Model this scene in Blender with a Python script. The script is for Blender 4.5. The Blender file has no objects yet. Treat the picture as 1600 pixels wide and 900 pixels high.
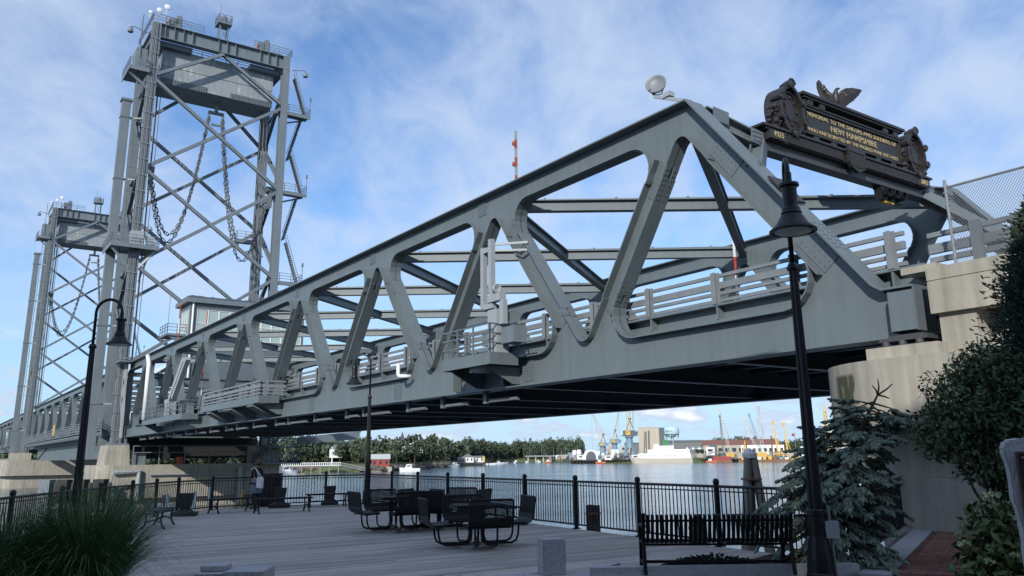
import bpy, bmesh, math, random
from mathutils import Vector, Matrix, noise
random.seed(7)
SC = bpy.context.scene
COL = SC.collection
R = math.radians
sin, cos, pi = math.sin, math.cos, math.pi
# ------------------------------------------------------------------ camera
cam_d = bpy.data.cameras.new('camera'); cam = bpy.data.objects.new('camera', cam_d); COL.objects.link(cam)
SC.camera = cam
EYE = 1.65
cam_d.sensor_width = 36.0
cam_d.lens = 36.0 * 1290.0 / 1600.0
cam_d.shift_y = -50.0 / 1600.0
cam_d.clip_start = 0.1; cam_d.clip_end = 12000
PITCH = math.atan(314.0 / 1290.0)
cam.matrix_world = Matrix.Translation((0, 0, EYE)) @ Matrix.Rotation(R(90) + PITCH, 4, 'X') @ Matrix.Rotation(R(-0.7), 4, 'Z')
# ------------------------------------------------------------------ light
SUN_YAW, SUN_EL = R(-163.0), R(25.0)
sd = Vector((sin(SUN_YAW) * cos(SUN_EL), cos(SUN_YAW) * cos(SUN_EL), sin(SUN_EL)))
sl = bpy.data.lights.new('sun', 'SUN'); sl.energy = 3.3; sl.angle = R(0.6); sl.color = (1.0, 0.95, 0.87)
so = bpy.data.objects.new('sun', sl); COL.objects.link(so); so.location = (0, -30, 60)
so.rotation_euler = sd.to_track_quat('Z', 'Y').to_euler()
SC.view_settings.view_transform = 'Standard'; SC.view_settings.look = 'None'
SC.view_settings.exposure = 0.34; SC.view_settings.gamma = 1.0
# ------------------------------------------------------------------ world: sky with clouds
W = bpy.data.worlds.new('World'); SC.world = W; W.use_nodes = True
def build_world():
    nt = W.node_tree; N = nt.nodes; L = nt.links
    for n in list(N): N.remove(n)
    out = N.new('ShaderNodeOutputWorld'); bg = N.new('ShaderNodeBackground'); bg.inputs[1].default_value = 0.125
    sky = N.new('ShaderNodeTexSky'); sky.sky_type = 'NISHITA'; sky.sun_disc = False
    sky.sun_elevation = SUN_EL; sky.sun_rotation = SUN_YAW
    sky.air_density = 1.0; sky.dust_density = 0.3; sky.ozone_density = 3.0
    tc = N.new('ShaderNodeTexCoord')
    sep = N.new('ShaderNodeSeparateXYZ'); L.new(tc.outputs['Generated'], sep.inputs[0])
    def math_(op, a, b=None, c=None):
        m = N.new('ShaderNodeMath'); m.operation = op
        for i, v in enumerate((a, b, c)):
            if v is None: continue
            if isinstance(v, (int, float)): m.inputs[i].default_value = v
            else: L.new(v, m.inputs[i])
        return m.outputs[0]
    def ramp(v, a, b, smooth=True):
        m = N.new('ShaderNodeMapRange'); m.interpolation_type = 'SMOOTHSTEP' if smooth else 'LINEAR'
        L.new(v, m.inputs[0]); m.inputs[1].default_value = a; m.inputs[2].default_value = b
        return m.outputs[0]
    zc = math_('MAXIMUM', sep.outputs[2], 0.0)
    zz = math_('ADD', zc, 0.32)
    px = math_('DIVIDE', sep.outputs[0], zz); py = math_('DIVIDE', sep.outputs[1], zz)
    cmb = N.new('ShaderNodeCombineXYZ'); L.new(px, cmb.inputs[0]); L.new(py, cmb.inputs[1])
    def noise_(scale, detail, rough, dist, off, sc=(1, 1, 1), rot=0):
        mp = N.new('ShaderNodeMapping'); mp.inputs['Location'].default_value = off; mp.inputs['Scale'].default_value = sc
        mp.inputs['Rotation'].default_value = (0, 0, rot)
        L.new(cmb.outputs[0], mp.inputs[0])
        n = N.new('ShaderNodeTexNoise'); n.inputs['Scale'].default_value = scale; n.inputs['Detail'].default_value = detail
        n.inputs['Roughness'].default_value = rough; n.inputs['Distortion'].default_value = dist
        L.new(mp.outputs[0], n.inputs[0]); return n.outputs[0]
    big = noise_(1.5, 3, 0.5, 0.3, (3.1, 0.4, 0))
    med = noise_(3.4, 7, 0.56, 0.35, (1.3, 5.2, 0), (1.0, 0.85, 1), 0.5)
    wis = noise_(6.0, 8, 0.6, 0.6, (7.7, 2.2, 0), (1.3, 0.8, 1), -0.6)
    s = math_('ADD', math_('MULTIPLY', big, 0.9), math_('ADD', math_('MULTIPLY', med, 0.75), math_('MULTIPLY', wis, 0.62)))
    veil = math_('MULTIPLY', ramp(s, 0.80, 1.42), 0.88)
    # low cumulus bank above the horizon
    az = math_('ARCTAN2', sep.outputs[0], sep.outputs[1])
    cm2 = N.new('ShaderNodeCombineXYZ'); L.new(math_('MULTIPLY', az, 9.0), cm2.inputs[0]); L.new(math_('MULTIPLY', sep.outputs[2], 26.0), cm2.inputs[1])
    n2 = N.new('ShaderNodeTexNoise'); n2.inputs['Scale'].default_value = 1.25; n2.inputs['Detail'].default_value = 7; n2.inputs['Roughness'].default_value = 0.55
    L.new(cm2.outputs[0], n2.inputs[0])
    band = math_('MULTIPLY', ramp(sep.outputs[2], 0.005, 0.03), math_('SUBTRACT', 1.0, ramp(sep.outputs[2], 0.06, 0.16)))
    cum = math_('MULTIPLY', ramp(n2.outputs[0], 0.47, 0.57), band)
    fade = ramp(sep.outputs[2], 0.10, 0.22)
    veil = math_('MULTIPLY', veil, math_('ADD', math_('MULTIPLY', fade, 0.75), 0.25))
    tint = N.new('ShaderNodeMix'); tint.data_type = 'RGBA'; tint.blend_type = 'MULTIPLY'; tint.inputs[0].default_value = 1.0
    L.new(sky.outputs[0], tint.inputs[6]); tint.inputs[7].default_value = (0.78, 0.96, 1.14, 1)
    hz = N.new('ShaderNodeMix'); hz.data_type = 'RGBA'; L.new(math_('MULTIPLY', math_('SUBTRACT', 1.0, ramp(sep.outputs[2], -0.02, 0.30)), 0.85), hz.inputs[0])
    L.new(tint.outputs[2], hz.inputs[6]); hz.inputs[7].default_value = (3.0, 4.5, 6.1, 1)
    mx = N.new('ShaderNodeMix'); mx.data_type = 'RGBA'
    L.new(veil, mx.inputs[0]); L.new(hz.outputs[2], mx.inputs[6]); mx.inputs[7].default_value = (3.9, 4.65, 5.95, 1)
    mx2 = N.new('ShaderNodeMix'); mx2.data_type = 'RGBA'
    sh = N.new('ShaderNodeMix'); sh.data_type = 'RGBA'; L.new(ramp(n2.outputs[0], 0.54, 0.68), sh.inputs[0])
    sh.inputs[6].default_value = (3.8, 4.5, 5.7, 1); sh.inputs[7].default_value = (6.6, 6.7, 6.8, 1)
    L.new(math_('MULTIPLY', cum, 0.9), mx2.inputs[0]); L.new(mx.outputs[2], mx2.inputs[6]); L.new(sh.outputs[2], mx2.inputs[7])
    L.new(mx2.outputs[2], bg.inputs[0]); L.new(bg.outputs[0], out.inputs[0])
build_world()
# ------------------------------------------------------------------ materials
MATS = {}
def mat(name, col, rough=0.6, metal=0.0, var=0.12, scale=3.0, bump=0.0, bscale=40.0, streak=0.0, spec=0.5, tone=0.0, rnd=0.0, coord='Object', detail=5):
    m = bpy.data.materials.new(name); m.use_nodes = True; MATS[name] = m
    nt = m.node_tree; N = nt.nodes; L = nt.links; b = N['Principled BSDF']
    b.inputs['Roughness'].default_value = rough; b.inputs['Metallic'].default_value = metal
    b.inputs['Specular IOR Level'].default_value = spec
    tc = N.new('ShaderNodeTexCoord')
    n = N.new('ShaderNodeTexNoise'); n.inputs['Scale'].default_value = scale; n.inputs['Detail'].default_value = detail; n.inputs['Roughness'].default_value = 0.6
    L.new(tc.outputs[coord], n.inputs[0])
    val = n.outputs[0]
    def mth(op, a, b_):
        q = N.new('ShaderNodeMath'); q.operation = op
        for i, v in enumerate((a, b_)):
            if isinstance(v, (int, float)): q.inputs[i].default_value = v
            else: L.new(v, q.inputs[i])
        return q.outputs[0]
    f = mth('ADD', mth('MULTIPLY', mth('SUBTRACT', val, 0.5), 2.6 * var), 1.0)
    if streak:
        mp = N.new('ShaderNodeMapping'); mp.inputs['Scale'].default_value = (2.2, 2.2, 0.12); L.new(tc.outputs[coord], mp.inputs[0])
        n3 = N.new('ShaderNodeTexNoise'); n3.inputs['Scale'].default_value = 2.0; n3.inputs['Detail'].default_value = 6; L.new(mp.outputs[0], n3.inputs[0])
        f = mth('MULTIPLY', f, mth('ADD', mth('MULTIPLY', mth('SUBTRACT', n3.outputs[0], 0.5), 2.6 * streak), 1.0))
    if tone:
        a = N.new('ShaderNodeAttribute'); a.attribute_name = 'tone'
        f = mth('MULTIPLY', f, mth('ADD', mth('MULTIPLY', mth('SUBTRACT', a.outputs['Fac'], 0.5), 2 * tone), 1.0))
    if rnd:
        oi = N.new('ShaderNodeObjectInfo')
        f = mth('MULTIPLY', f, mth('ADD', mth('MULTIPLY', mth('SUBTRACT', oi.outputs['Random'], 0.5), 2 * rnd), 1.0))
    v = N.new('ShaderNodeVectorMath'); v.operation = 'SCALE'; v.inputs[0].default_value = col[:3]; L.new(f, v.inputs['Scale'])
    L.new(v.outputs[0], b.inputs['Base Color'])
    if bump:
        nb = N.new('ShaderNodeTexNoise'); nb.inputs['Scale'].default_value = bscale; nb.inputs['Detail'].default_value = 4; L.new(tc.outputs[coord], nb.inputs[0])
        bp = N.new('ShaderNodeBump'); bp.inputs['Strength'].default_value = bump; bp.inputs['Distance'].default_value = 0.02
        L.new(nb.outputs[0], bp.inputs['Height']); L.new(bp.outputs[0], b.inputs['Normal'])
    m['_v'] = 1
    return m
STEEL = mat('painted_steel', (0.124, 0.153, 0.165), 0.45, 0, 0.14, 0.5, 0.05, 30, streak=0.14)
TSTEEL = mat('tower_steel', (0.150, 0.180, 0.202), 0.5, 0, 0.16, 0.35, streak=0.20)
DARKST = mat('dark_steel_painted_shade', (0.055, 0.058, 0.062), 0.5, 0, 0.15, 1.0)  # bearing's own dark steel; on the portal beam, shade put into the colour
PLATE = mat('splice_steel', (0.118, 0.145, 0.162), 0.45, 0, 0.12, 2.0)
GALV = mat('galvanised_rail', (0.185, 0.205, 0.22), 0.5, 0.0, 0.2, 2.2, streak=0.12)
LIGHTP = mat('light_grey_paint', (0.30, 0.33, 0.345), 0.5, 0, 0.08, 2)
WHITEP = mat('white_paint', (0.74, 0.75, 0.74), 0.5, 0, 0.06, 2)
REDP = mat('red_paint', (0.42, 0.06, 0.04), 0.5)
BRONZE = mat('dark_bronze', (0.040, 0.036, 0.036), 0.42, 0.35, 0.3, 6, 0.25, 30)
GOLD = mat('gold_letter', (0.43, 0.355, 0.19), 0.5, 0.2, 0.08)
BLACK = mat('black_metal', (0.009, 0.010, 0.012), 0.42, 0, 0.2, 5, spec=0.35)
BLACKB = mat('bench_black', (0.008, 0.009, 0.011), 0.5, 0, 0.3, 8, spec=0.25)
RUBBER = mat('black_rubber', (0.02, 0.02, 0.022), 0.7, 0, 0.2, 4, streak=0.3)
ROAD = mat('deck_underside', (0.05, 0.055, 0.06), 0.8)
CONC = mat('concrete', (0.33, 0.31, 0.26), 0.85, 0, 0.22, 0.9, 0.35, 9, streak=0.34)
CONC2 = mat('pier_concrete', (0.33, 0.31, 0.26), 0.85, 0, 0.22, 0.8, 0.35, 9, streak=0.34)
GRAN = mat('granite', (0.34, 0.345, 0.355), 0.8, 0, 0.6, 42, 0.35, 60, detail=2)
GRAN2 = mat('granite_pale', (0.36, 0.365, 0.38), 0.85, 0, 0.25, 14, 0.5, 14)
WOOD = mat('deck_wood', (0.375, 0.340, 0.312), 0.75, 0, 0.20, 0.6, tone=0.34, bump=0.2, bscale=25)
PILE = mat('weathered_timber', (0.24, 0.215, 0.175), 0.85, 0, 0.25, 4, 0.3, 20, streak=0.3)
PILED = mat('dark_timber', (0.07, 0.058, 0.05), 0.85, 0, 0.3, 4, 0.3, 20, streak=0.3)
BRICK = mat('brick_clay', (0.205, 0.098, 0.075), 0.85, 0, 0.18, 9, 0.4, 40, rnd=0.28)
BRICKS = mat('brick_clay_far', (0.205, 0.098, 0.075), 0.85, 0, 0.2, 9, tone=0.28)
MORTAR = mat('joint_sand', (0.11, 0.095, 0.085), 0.95)
SOIL = mat('soil', (0.035, 0.028, 0.022), 0.95, 0, 0.4, 6, 0.6, 20)
GLASS = mat('window_glass', (0.36, 0.45, 0.42), 0.12, 0, 0.15, 0.5, spec=0.8)
DGLASS = mat('far_window', (0.04, 0.05, 0.06), 0.15)
CHAINM = mat('chain_steel', (0.11, 0.115, 0.12), 0.55, 0.2, 0.3, 2)
ROPE = mat('wire_rope', (0.13, 0.14, 0.15), 0.6)
def leaf_mat(name, col, tone=0.35, rough=0.55, trans=0.0):
    return mat(name, col, rough, 0, 0.18, 1.3, tone=tone, spec=0.3)
SPRUCE = leaf_mat('spruce_needles', (0.155, 0.195, 0.150), 0.5, 0.75)
LEAF = leaf_mat('shrub_leaf', (0.058, 0.095, 0.036), 0.5)
CEDAR = leaf_mat('cedar_foliage', (0.034, 0.056, 0.036), 0.45, 0.8)
HYDR = leaf_mat('hydrangea_leaf', (0.088, 0.130, 0.045), 0.42)
PETAL = leaf_mat('flower_head', (0.46, 0.50, 0.28), 0.25)
GRASSM = leaf_mat('grass_blade', (0.075, 0.150, 0.055), 0.6)
FOREST = leaf_mat('far_foliage', (0.068, 0.092, 0.058), 0.6, 0.9)  # green lightened to stand in for distance haze
BARK = mat('bark', (0.06, 0.048, 0.038), 0.9, 0, 0.3, 8)
LAWN = mat('far_grass', (0.10, 0.13, 0.05), 0.9, 0, 0.35, 0.05)
ROCK = mat('shore_rock', (0.11, 0.10, 0.085), 0.9, 0, 0.5, 0.4, 0.5, 2)
SHINGLE = mat('roof_grey', (0.16, 0.165, 0.17), 0.8)
REDROOF = mat('roof_red', (0.24, 0.10, 0.075), 0.8)
REDWALL = mat('barn_red', (0.30, 0.06, 0.05), 0.8)
BEIGE = mat('beige_cladding', (0.45, 0.40, 0.32), 0.8, 0, 0.06, 0.1)
TANW = mat('tan_wall', (0.40, 0.37, 0.31), 0.8, 0, 0.1, 0.1)
SEAM = mat('pale_green_roof', (0.42, 0.47, 0.44), 0.7)
CBLUE = mat('crane_blue', (0.17, 0.265, 0.345), 0.6, 0, 0.1, 0.4)
CYEL = mat('crane_yellow', (0.60, 0.38, 0.07), 0.6, 0, 0.08, 0.4)
CGREY = mat('crane_pale', (0.52, 0.48, 0.42), 0.6, 0, 0.1, 0.4)
CDARK = mat('crane_dark', (0.08, 0.10, 0.12), 0.6)
ORANGE = mat('orange_paint', (0.50, 0.13, 0.05), 0.6)
ORANGED = mat('dull_red_paint', (0.36, 0.09, 0.045), 0.6)
GREENP = mat('green_paint', (0.03, 0.20, 0.06), 0.6)
TANKB = mat('tank_pale_blue', (0.44, 0.62, 0.68), 0.5, 0, 0.05, 0.1)
RUST = mat('rusty_steel', (0.20, 0.11, 0.06), 0.8, 0, 0.4, 1, streak=0.3)
SKIN = mat('skin', (0.52, 0.33, 0.25), 0.6); HAIR = mat('hair', (0.065, 0.032, 0.02), 0.6, 0, 0.3, 30)
CLOTHB = mat('black_cloth', (0.015, 0.015, 0.018), 0.9); DENIM = mat('denim', (0.16, 0.19, 0.25), 0.9, 0, 0.15, 20)
CANVAS = mat('white_canvas', (0.70, 0.68, 0.64), 0.9)
SEAL = mat('counterweight_paint', (0.27, 0.30, 0.32), 0.7, 0, 0.18, 0.25, streak=0.25)
def special_mats():
    # pale lime streaks on the counterweight
    nt = SEAL.node_tree; N = nt.nodes; L = nt.links; b = N['Principled BSDF']
    tc = N.new('ShaderNodeTexCoord'); mp = N.new('ShaderNodeMapping'); mp.inputs['Scale'].default_value = (1.0, 1.0, 0.42); L.new(tc.outputs['Object'], mp.inputs[0])
    vo = N.new('ShaderNodeTexVoronoi'); vo.inputs['Scale'].default_value = 0.95; vo.inputs['Randomness'].default_value = 0.75; L.new(mp.outputs[0], vo.inputs[0])
    r = N.new('ShaderNodeMapRange'); r.interpolation_type = 'SMOOTHSTEP'; L.new(vo.outputs['Distance'], r.inputs[0]); r.inputs[1].default_value = 0.30; r.inputs[2].default_value = 0.08
    n = N.new('ShaderNodeTexNoise'); n.inputs['Scale'].default_value = 0.6; L.new(tc.outputs['Object'], n.inputs[0])
    q = N.new('ShaderNodeMath'); q.operation = 'MULTIPLY'; L.new(r.outputs[0], q.inputs[0]); L.new(n.outputs[0], q.inputs[1])
    src = b.inputs['Base Color'].links[0].from_socket
    mx = N.new('ShaderNodeMix'); mx.data_type = 'RGBA'; L.new(q.outputs[0], mx.inputs[0]); L.new(src, mx.inputs[6]); mx.inputs[7].default_value = (0.60, 0.60, 0.58, 1)
    L.new(mx.outputs[2], b.inputs['Base Color'])
    # algae stain of its own shape on the pier (object space: x across, y along, z up)
    nt = CONC2.node_tree; N = nt.nodes; L = nt.links; b = N['Principled BSDF']
    tc = N.new('ShaderNodeTexCoord'); sp = N.new('ShaderNodeSeparateXYZ'); L.new(tc.outputs['Object'], sp.inputs[0])
    n = N.new('ShaderNodeTexNoise'); n.inputs['Scale'].default_value = 6; mp = N.new('ShaderNodeMapping'); mp.inputs['Scale'].default_value = (1.6, 1.6, 0.3); L.new(tc.outputs['Object'], mp.inputs[0]); L.new(mp.outputs[0], n.inputs[0])
    def mr(v, a, c):
        r = N.new('ShaderNodeMapRange'); r.interpolation_type = 'SMOOTHSTEP'; L.new(v, r.inputs[0]); r.inputs[1].default_value = a; r.inputs[2].default_value = c; return r.outputs[0]
    def mu(a, c):
        q = N.new('ShaderNodeMath'); q.operation = 'MULTIPLY'; L.new(a, q.inputs[0]); L.new(c, q.inputs[1]); return q.outputs[0]
    ad = N.new('ShaderNodeMath'); ad.operation = 'ADD'; sc = N.new('ShaderNodeMath'); sc.operation = 'MULTIPLY'; sc.inputs[1].default_value = 0.45
    L.new(n.outputs[0], sc.inputs[0]); L.new(sp.outputs[1], ad.inputs[0]); L.new(sc.outputs[0], ad.inputs[1])
    m1 = mr(ad.outputs[0], 5.35, 5.48); m2 = mr(ad.outputs[0], 6.14, 6.0); m3 = mr(sp.outputs[2], 3.48, 3.36)
    m4 = mr(n.outputs[0], 0.22, 0.5)
    k = mu(mu(m1, m2), mu(m3, m4))
    src = b.inputs['Base Color'].links[0].from_socket
    mx = N.new('ShaderNodeMix'); mx.data_type = 'RGBA'; L.new(k, mx.inputs[0]); L.new(src, mx.inputs[6]); mx.inputs[7].default_value = (0.062, 0.064, 0.032, 1)
    L.new(mx.outputs[2], b.inputs['Base Color'])
    # wood grain along the boards
    # water
    w = bpy.data.materials.new('river_water'); w.use_nodes = True; MATS['water'] = w
    nt = w.node_tree; N = nt.nodes; L = nt.links; b = N['Principled BSDF']
    b.inputs['Base Color'].default_value = (0.045, 0.070, 0.092, 1); b.inputs['Roughness'].default_value = 0.08; b.inputs['IOR'].default_value = 1.33
    g = N.new('ShaderNodeNewGeometry')
    mp = N.new('ShaderNodeMapping'); mp.inputs['Rotation'].default_value = (0, 0, 0.25); mp.inputs['Scale'].default_value = (0.8, 1.5, 1); L.new(g.outputs['Position'], mp.inputs[0])
    n1 = N.new('ShaderNodeTexNoise'); n1.inputs['Scale'].default_value = 0.9; n1.inputs['Detail'].default_value = 5; n1.inputs['Roughness'].default_value = 0.6; n1.inputs['Distortion'].default_value = 0.5; L.new(mp.outputs[0], n1.inputs[0])
    n2 = N.new('ShaderNodeTexNoise'); n2.inputs['Scale'].default_value = 0.035; n2.inputs['Detail'].default_value = 4; L.new(mp.outputs[0], n2.inputs[0])
    bp = N.new('ShaderNodeBump'); bp.inputs['Distance'].default_value = 0.22; L.new(n1.outputs[0], bp.inputs['Height'])
    r = N.new('ShaderNodeMapRange'); L.new(n2.outputs[0], r.inputs[0]); r.inputs[1].default_value = 0.35; r.inputs[2].default_value = 0.65; r.inputs[3].default_value = 0.3; r.inputs[4].default_value = 0.8
    L.new(r.outputs[0], bp.inputs['Strength'])
    L.new(bp.outputs[0], b.inputs['Normal'])
    return w
WATER = special_mats()
# ------------------------------------------------------------------ mesh helpers
class MB:
    def __init__(s): s.v = []; s.f = []; s.t = []; s.smooth = False; s.cuts = []; s.marks = []
    def mark(s): s.marks.append(len(s.f)); return s
    def tone(s, k, n0):
        s.t += [k] * (len(s.f) - len(s.t))
    def add(s, vs, fs, tone=None):
        s.cuts.append(len(s.f)); o = len(s.v); s.v += [tuple(p) for p in vs]; s.f += [tuple(i + o for i in f) for f in fs]
        if tone is not None or s.t:
            s.t += [0.5] * (len(s.f) - len(fs) - len(s.t)); s.t += [0.5 if tone is None else tone] * len(fs)
        return s
    def box(s, x0, x1, y0, y1, z0, z1, tone=None):
        return s.add([(x0, y0, z0), (x1, y0, z0), (x1, y1, z0), (x0, y1, z0), (x0, y0, z1), (x1, y0, z1), (x1, y1, z1), (x0, y1, z1)],
                     [(0, 3, 2, 1), (4, 5, 6, 7), (0, 1, 5, 4), (1, 2, 6, 5), (2, 3, 7, 6), (3, 0, 4, 7)], tone)
    def beam(s, p, q, w, h, up=(0, 0, 1), tone=None, w2=None, h2=None):
        p, q = Vector(p), Vector(q); d = (q - p).normalized(); u = Vector(up)
        a = d.cross(u)
        if a.length < 1e-4: a = d.cross(Vector((0, 1, 0)))
        a.normalize(); b = a.cross(d)
        w2 = w if w2 is None else w2; h2 = h if h2 is None else h2
        vs = [p - a * w / 2 - b * h / 2, p + a * w / 2 - b * h / 2, p + a * w / 2 + b * h / 2, p - a * w / 2 + b * h / 2,
              q - a * w2 / 2 - b * h2 / 2, q + a * w2 / 2 - b * h2 / 2, q + a * w2 / 2 + b * h2 / 2, q - a * w2 / 2 + b * h2 / 2]
        return s.add(vs, [(0, 3, 2, 1), (4, 5, 6, 7), (0, 1, 5, 4), (1, 2, 6, 5), (2, 3, 7, 6), (3, 0, 4, 7)][::1], tone)
    def ibeam(s, p, q, w, h, tf=0.05, tw=0.04, up=(0, 0, 1)):
        p, q = Vector(p), Vector(q); d = (q - p).normalized(); a = d.cross(Vector(up)).normalized(); b = a.cross(d)
        s.beam(p + b * (h - tf) / 2, q + b * (h - tf) / 2, w, tf, up); s.beam(p - b * (h - tf) / 2, q - b * (h - tf) / 2, w, tf, up)
        s.beam(p, q, tw, h - 2 * tf, up); return s
    def tube(s, pts, r, n=6, closed=False, caps=True):
        pts = [Vector(p) for p in pts]; m = len(pts); rings = []
        prev = None
        for i, p in enumerate(pts):
            if closed: d = pts[(i + 1) % m] - pts[i - 1]
            else: d = pts[min(i + 1, m - 1)] - pts[max(i - 1, 0)]
            d.normalize()
            if prev is None:
                a = d.cross(Vector((0, 0, 1)))
                if a.length < 1e-3: a = d.cross(Vector((1, 0, 0)))
            else: a = prev - d * prev.dot(d)
            a.normalize(); prev = a; b = d.cross(a)
            rr = r[i] if isinstance(r, (list, tuple)) else r
            rings.append([p + (a * cos(2 * pi * k / n) + b * sin(2 * pi * k / n)) * rr for k in range(n)])
        vs = [v for rg in rings for v in rg]; fs = []
        for i in range(m if closed else m - 1):
            j = (i + 1) % m
            for k in range(n): fs.append((i * n + k, i * n + (k + 1) % n, j * n + (k + 1) % n, j * n + k))
        if caps and not closed: fs += [tuple(range(n))[::-1], tuple((m - 1) * n + k for k in range(n))]
        return s.add(vs, fs)
    def lathe(s, c, prof, n=16, axis='Z'):
        c = Vector(c); vs = []; fs = []
        for r, z in prof:
            for k in range(n):
                a = 2 * pi * k / n
                if axis == 'Z': vs.append(c + Vector((r * cos(a), r * sin(a), z)))
                elif axis == 'Y': vs.append(c + Vector((r * cos(a), z, r * sin(a))))
                else: vs.append(c + Vector((z, r * cos(a), r * sin(a))))
        m = len(prof)
        for i in range(m - 1):
            for k in range(n): fs.append((i * n + k, i * n + (k + 1) % n, (i + 1) * n + (k + 1) % n, (i + 1) * n + k))
        if prof[0][0] > 1e-4: fs.append(tuple(range(n))[::-1])
        if prof[-1][0] > 1e-4: fs.append(tuple((m - 1) * n + k for k in range(n)))
        return s.add(vs, fs)
    def prism(s, poly, mp, c0, c1):
        n = len(poly)
        vs = [mp(a, b, c0) for a, b in poly] + [mp(a, b, c1) for a, b in poly]
        fs = [tuple(range(n))[::-1], tuple(range(n, 2 * n))] + [(i, (i + 1) % n, n + (i + 1) % n, n + i) for i in range(n)]
        return s.add(vs, fs)
    def ribbon(s, path, mp, c0, c1, th, side=1, closed=False):
        m = len(path); P = [Vector((a, b)) for a, b in path]; Q = []
        for i in range(m):
            if closed: d1 = (P[i] - P[i - 1]); d2 = (P[(i + 1) % m] - P[i])
            else: d1 = P[i] - P[max(i - 1, 0)]; d2 = P[min(i + 1, m - 1)] - P[i]
            if d1.length < 1e-6: d1 = d2
            if d2.length < 1e-6: d2 = d1
            d1.normalize(); d2.normalize(); n1 = Vector((-d1.y, d1.x)); n2 = Vector((-d2.y, d2.x)); nn = n1 + n2
            if nn.length < 1e-3: nn = n1
            nn.normalize(); k = 1 / max(0.4, nn.dot(n1)); Q.append(P[i] + nn * th * side * k)
        vs = []
        for i in range(m): vs += [mp(P[i].x, P[i].y, c0), mp(P[i].x, P[i].y, c1), mp(Q[i].x, Q[i].y, c1), mp(Q[i].x, Q[i].y, c0)]
        fs = []
        for i in range(m if closed else m - 1):
            j = (i + 1) % m
            for k in range(4): fs.append((i * 4 + k, j * 4 + k, j * 4 + (k + 1) % 4, i * 4 + (k + 1) % 4))
        if not closed: fs += [(0, 1, 2, 3), (m * 4 - 1, m * 4 - 2, m * 4 - 3, m * 4 - 4)]
        return s.add(vs, fs)
    def mesh(s, name, m, off=(0, 0, 0), smooth=False):
        me = bpy.data.meshes.new(name); ox, oy, oz = off
        me.from_pydata([(x - ox, y - oy, z - oz) for x, y, z in s.v], [], s.f); me.materials.append(m)
        if s.t:
            s.t += [0.5] * (len(s.f) - len(s.t))
            a = me.attributes.new('tone', 'FLOAT', 'FACE'); a.data.foreach_set('value', s.t)
        me.validate(); me.update()
        bm = bmesh.new(); bm.from_mesh(me); 
        if not s.t: bmesh.ops.recalc_face_normals(bm, faces=bm.faces)
        bm.to_mesh(me); bm.free()
        if smooth or s.smooth: me.polygons.foreach_set('use_smooth', [True] * len(me.polygons))
        return me
RB = R(35.2)                       # the bridge frame: x across (t), y along (s)
BM = Matrix.Rotation(RB, 4, 'Z')
def Bw(t, s, z=0.0): return BM @ Vector((t, s, z))
class Thing:
    def __init__(s, name, label, cat, o=(0, 0, 0), frame='W', group=None, rz=0.0):
        s.o = Vector(o) if frame != 'L' else Vector((0, 0, 0)); s.e = bpy.data.objects.new(name, None); COL.objects.link(s.e)
        s.e.empty_display_size = 0.3
        if frame == 'B': s.e.location = BM @ Vector(o); s.e.rotation_euler = (0, 0, RB)
        else: s.e.location = o; s.e.rotation_euler = (0, 0, rz)
        s.e['label'] = label; s.e['category'] = cat
        if group: s.e['group'] = group
    def part(s, name, mb, m, parent=None, label=None, stuff=False, smooth=False, split=False):
        if split:                                    # every separate piece becomes an object of its own
            st = sorted(set(mb.marks or mb.cuts)) + [len(mb.f)]; o = None
            for a, b in zip(st, st[1:]):
                if b <= a: continue
                q = MB(); ids = sorted({i for f in mb.f[a:b] for i in f}); mp = {i: k for k, i in enumerate(ids)}
                q.v = [mb.v[i] for i in ids]; q.f = [tuple(mp[i] for i in f) for f in mb.f[a:b]]; q.smooth = mb.smooth
                o = s.part(name, q, m, parent, label, stuff, smooth)
            return o
        o = bpy.data.objects.new(name, mb.mesh(name, m, s.o, smooth)); COL.objects.link(o)
        o.parent = parent or s.e
        if label: o['label'] = label
        if stuff: o['kind'] = 'stuff'
        return o
    def inst(s, name, me, loc, rot=(0, 0, 0), parent=None, scale=None):
        o = bpy.data.objects.new(name, me); COL.objects.link(o); o.parent = parent or s.e
        o.location = Vector(loc) - s.o; o.rotation_euler = rot
        if scale: o.scale = scale
        return o
def struct(name, mb, m, stuff=False, frame='W'):
    o = bpy.data.objects.new(name, mb.mesh(name, m)); COL.objects.link(o); o['kind'] = 'stuff' if stuff else 'structure'
    if frame == 'B': o.rotation_euler = (0, 0, RB)
    return o
def solo(name, mb, m, label, cat, o=(0, 0, 0), frame='W', group=None, smooth=False):
    ob = bpy.data.objects.new(name, mb.mesh(name, m, o, smooth)); COL.objects.link(ob)
    if frame == 'B': ob.location = BM @ Vector(o); ob.rotation_euler = (0, 0, RB)
    else: ob.location = o
    ob['label'] = label; ob['category'] = cat
    if group: ob['group'] = group
    return ob
def copy_tree(e, parent=None):
    c = e.copy(); COL.objects.link(c)
    if parent: c.parent = parent
    for ch in list(e.children): copy_tree(ch, c)
    return c
def polar(yaw, dist, z=0.0): return Vector((sin(R(yaw)) * dist, cos(R(yaw)) * dist, z))
def textmesh(body, size, depth=0.02, spc=1.0):
    cu = bpy.data.curves.new('lettering', 'FONT'); cu.body = body; cu.size = size; cu.extrude = depth; cu.align_x = 'CENTER'; cu.align_y = 'CENTER'
    cu.offset = 0.004 * size; cu.space_character = spc; cu.resolution_u = 3
    ob = bpy.data.objects.new('lettering', cu); COL.objects.link(ob)
    dg = bpy.context.evaluated_depsgraph_get(); me = bpy.data.meshes.new_from_object(ob.evaluated_get(dg))
    bpy.data.objects.remove(ob); bpy.data.curves.remove(cu)
    return me
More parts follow.
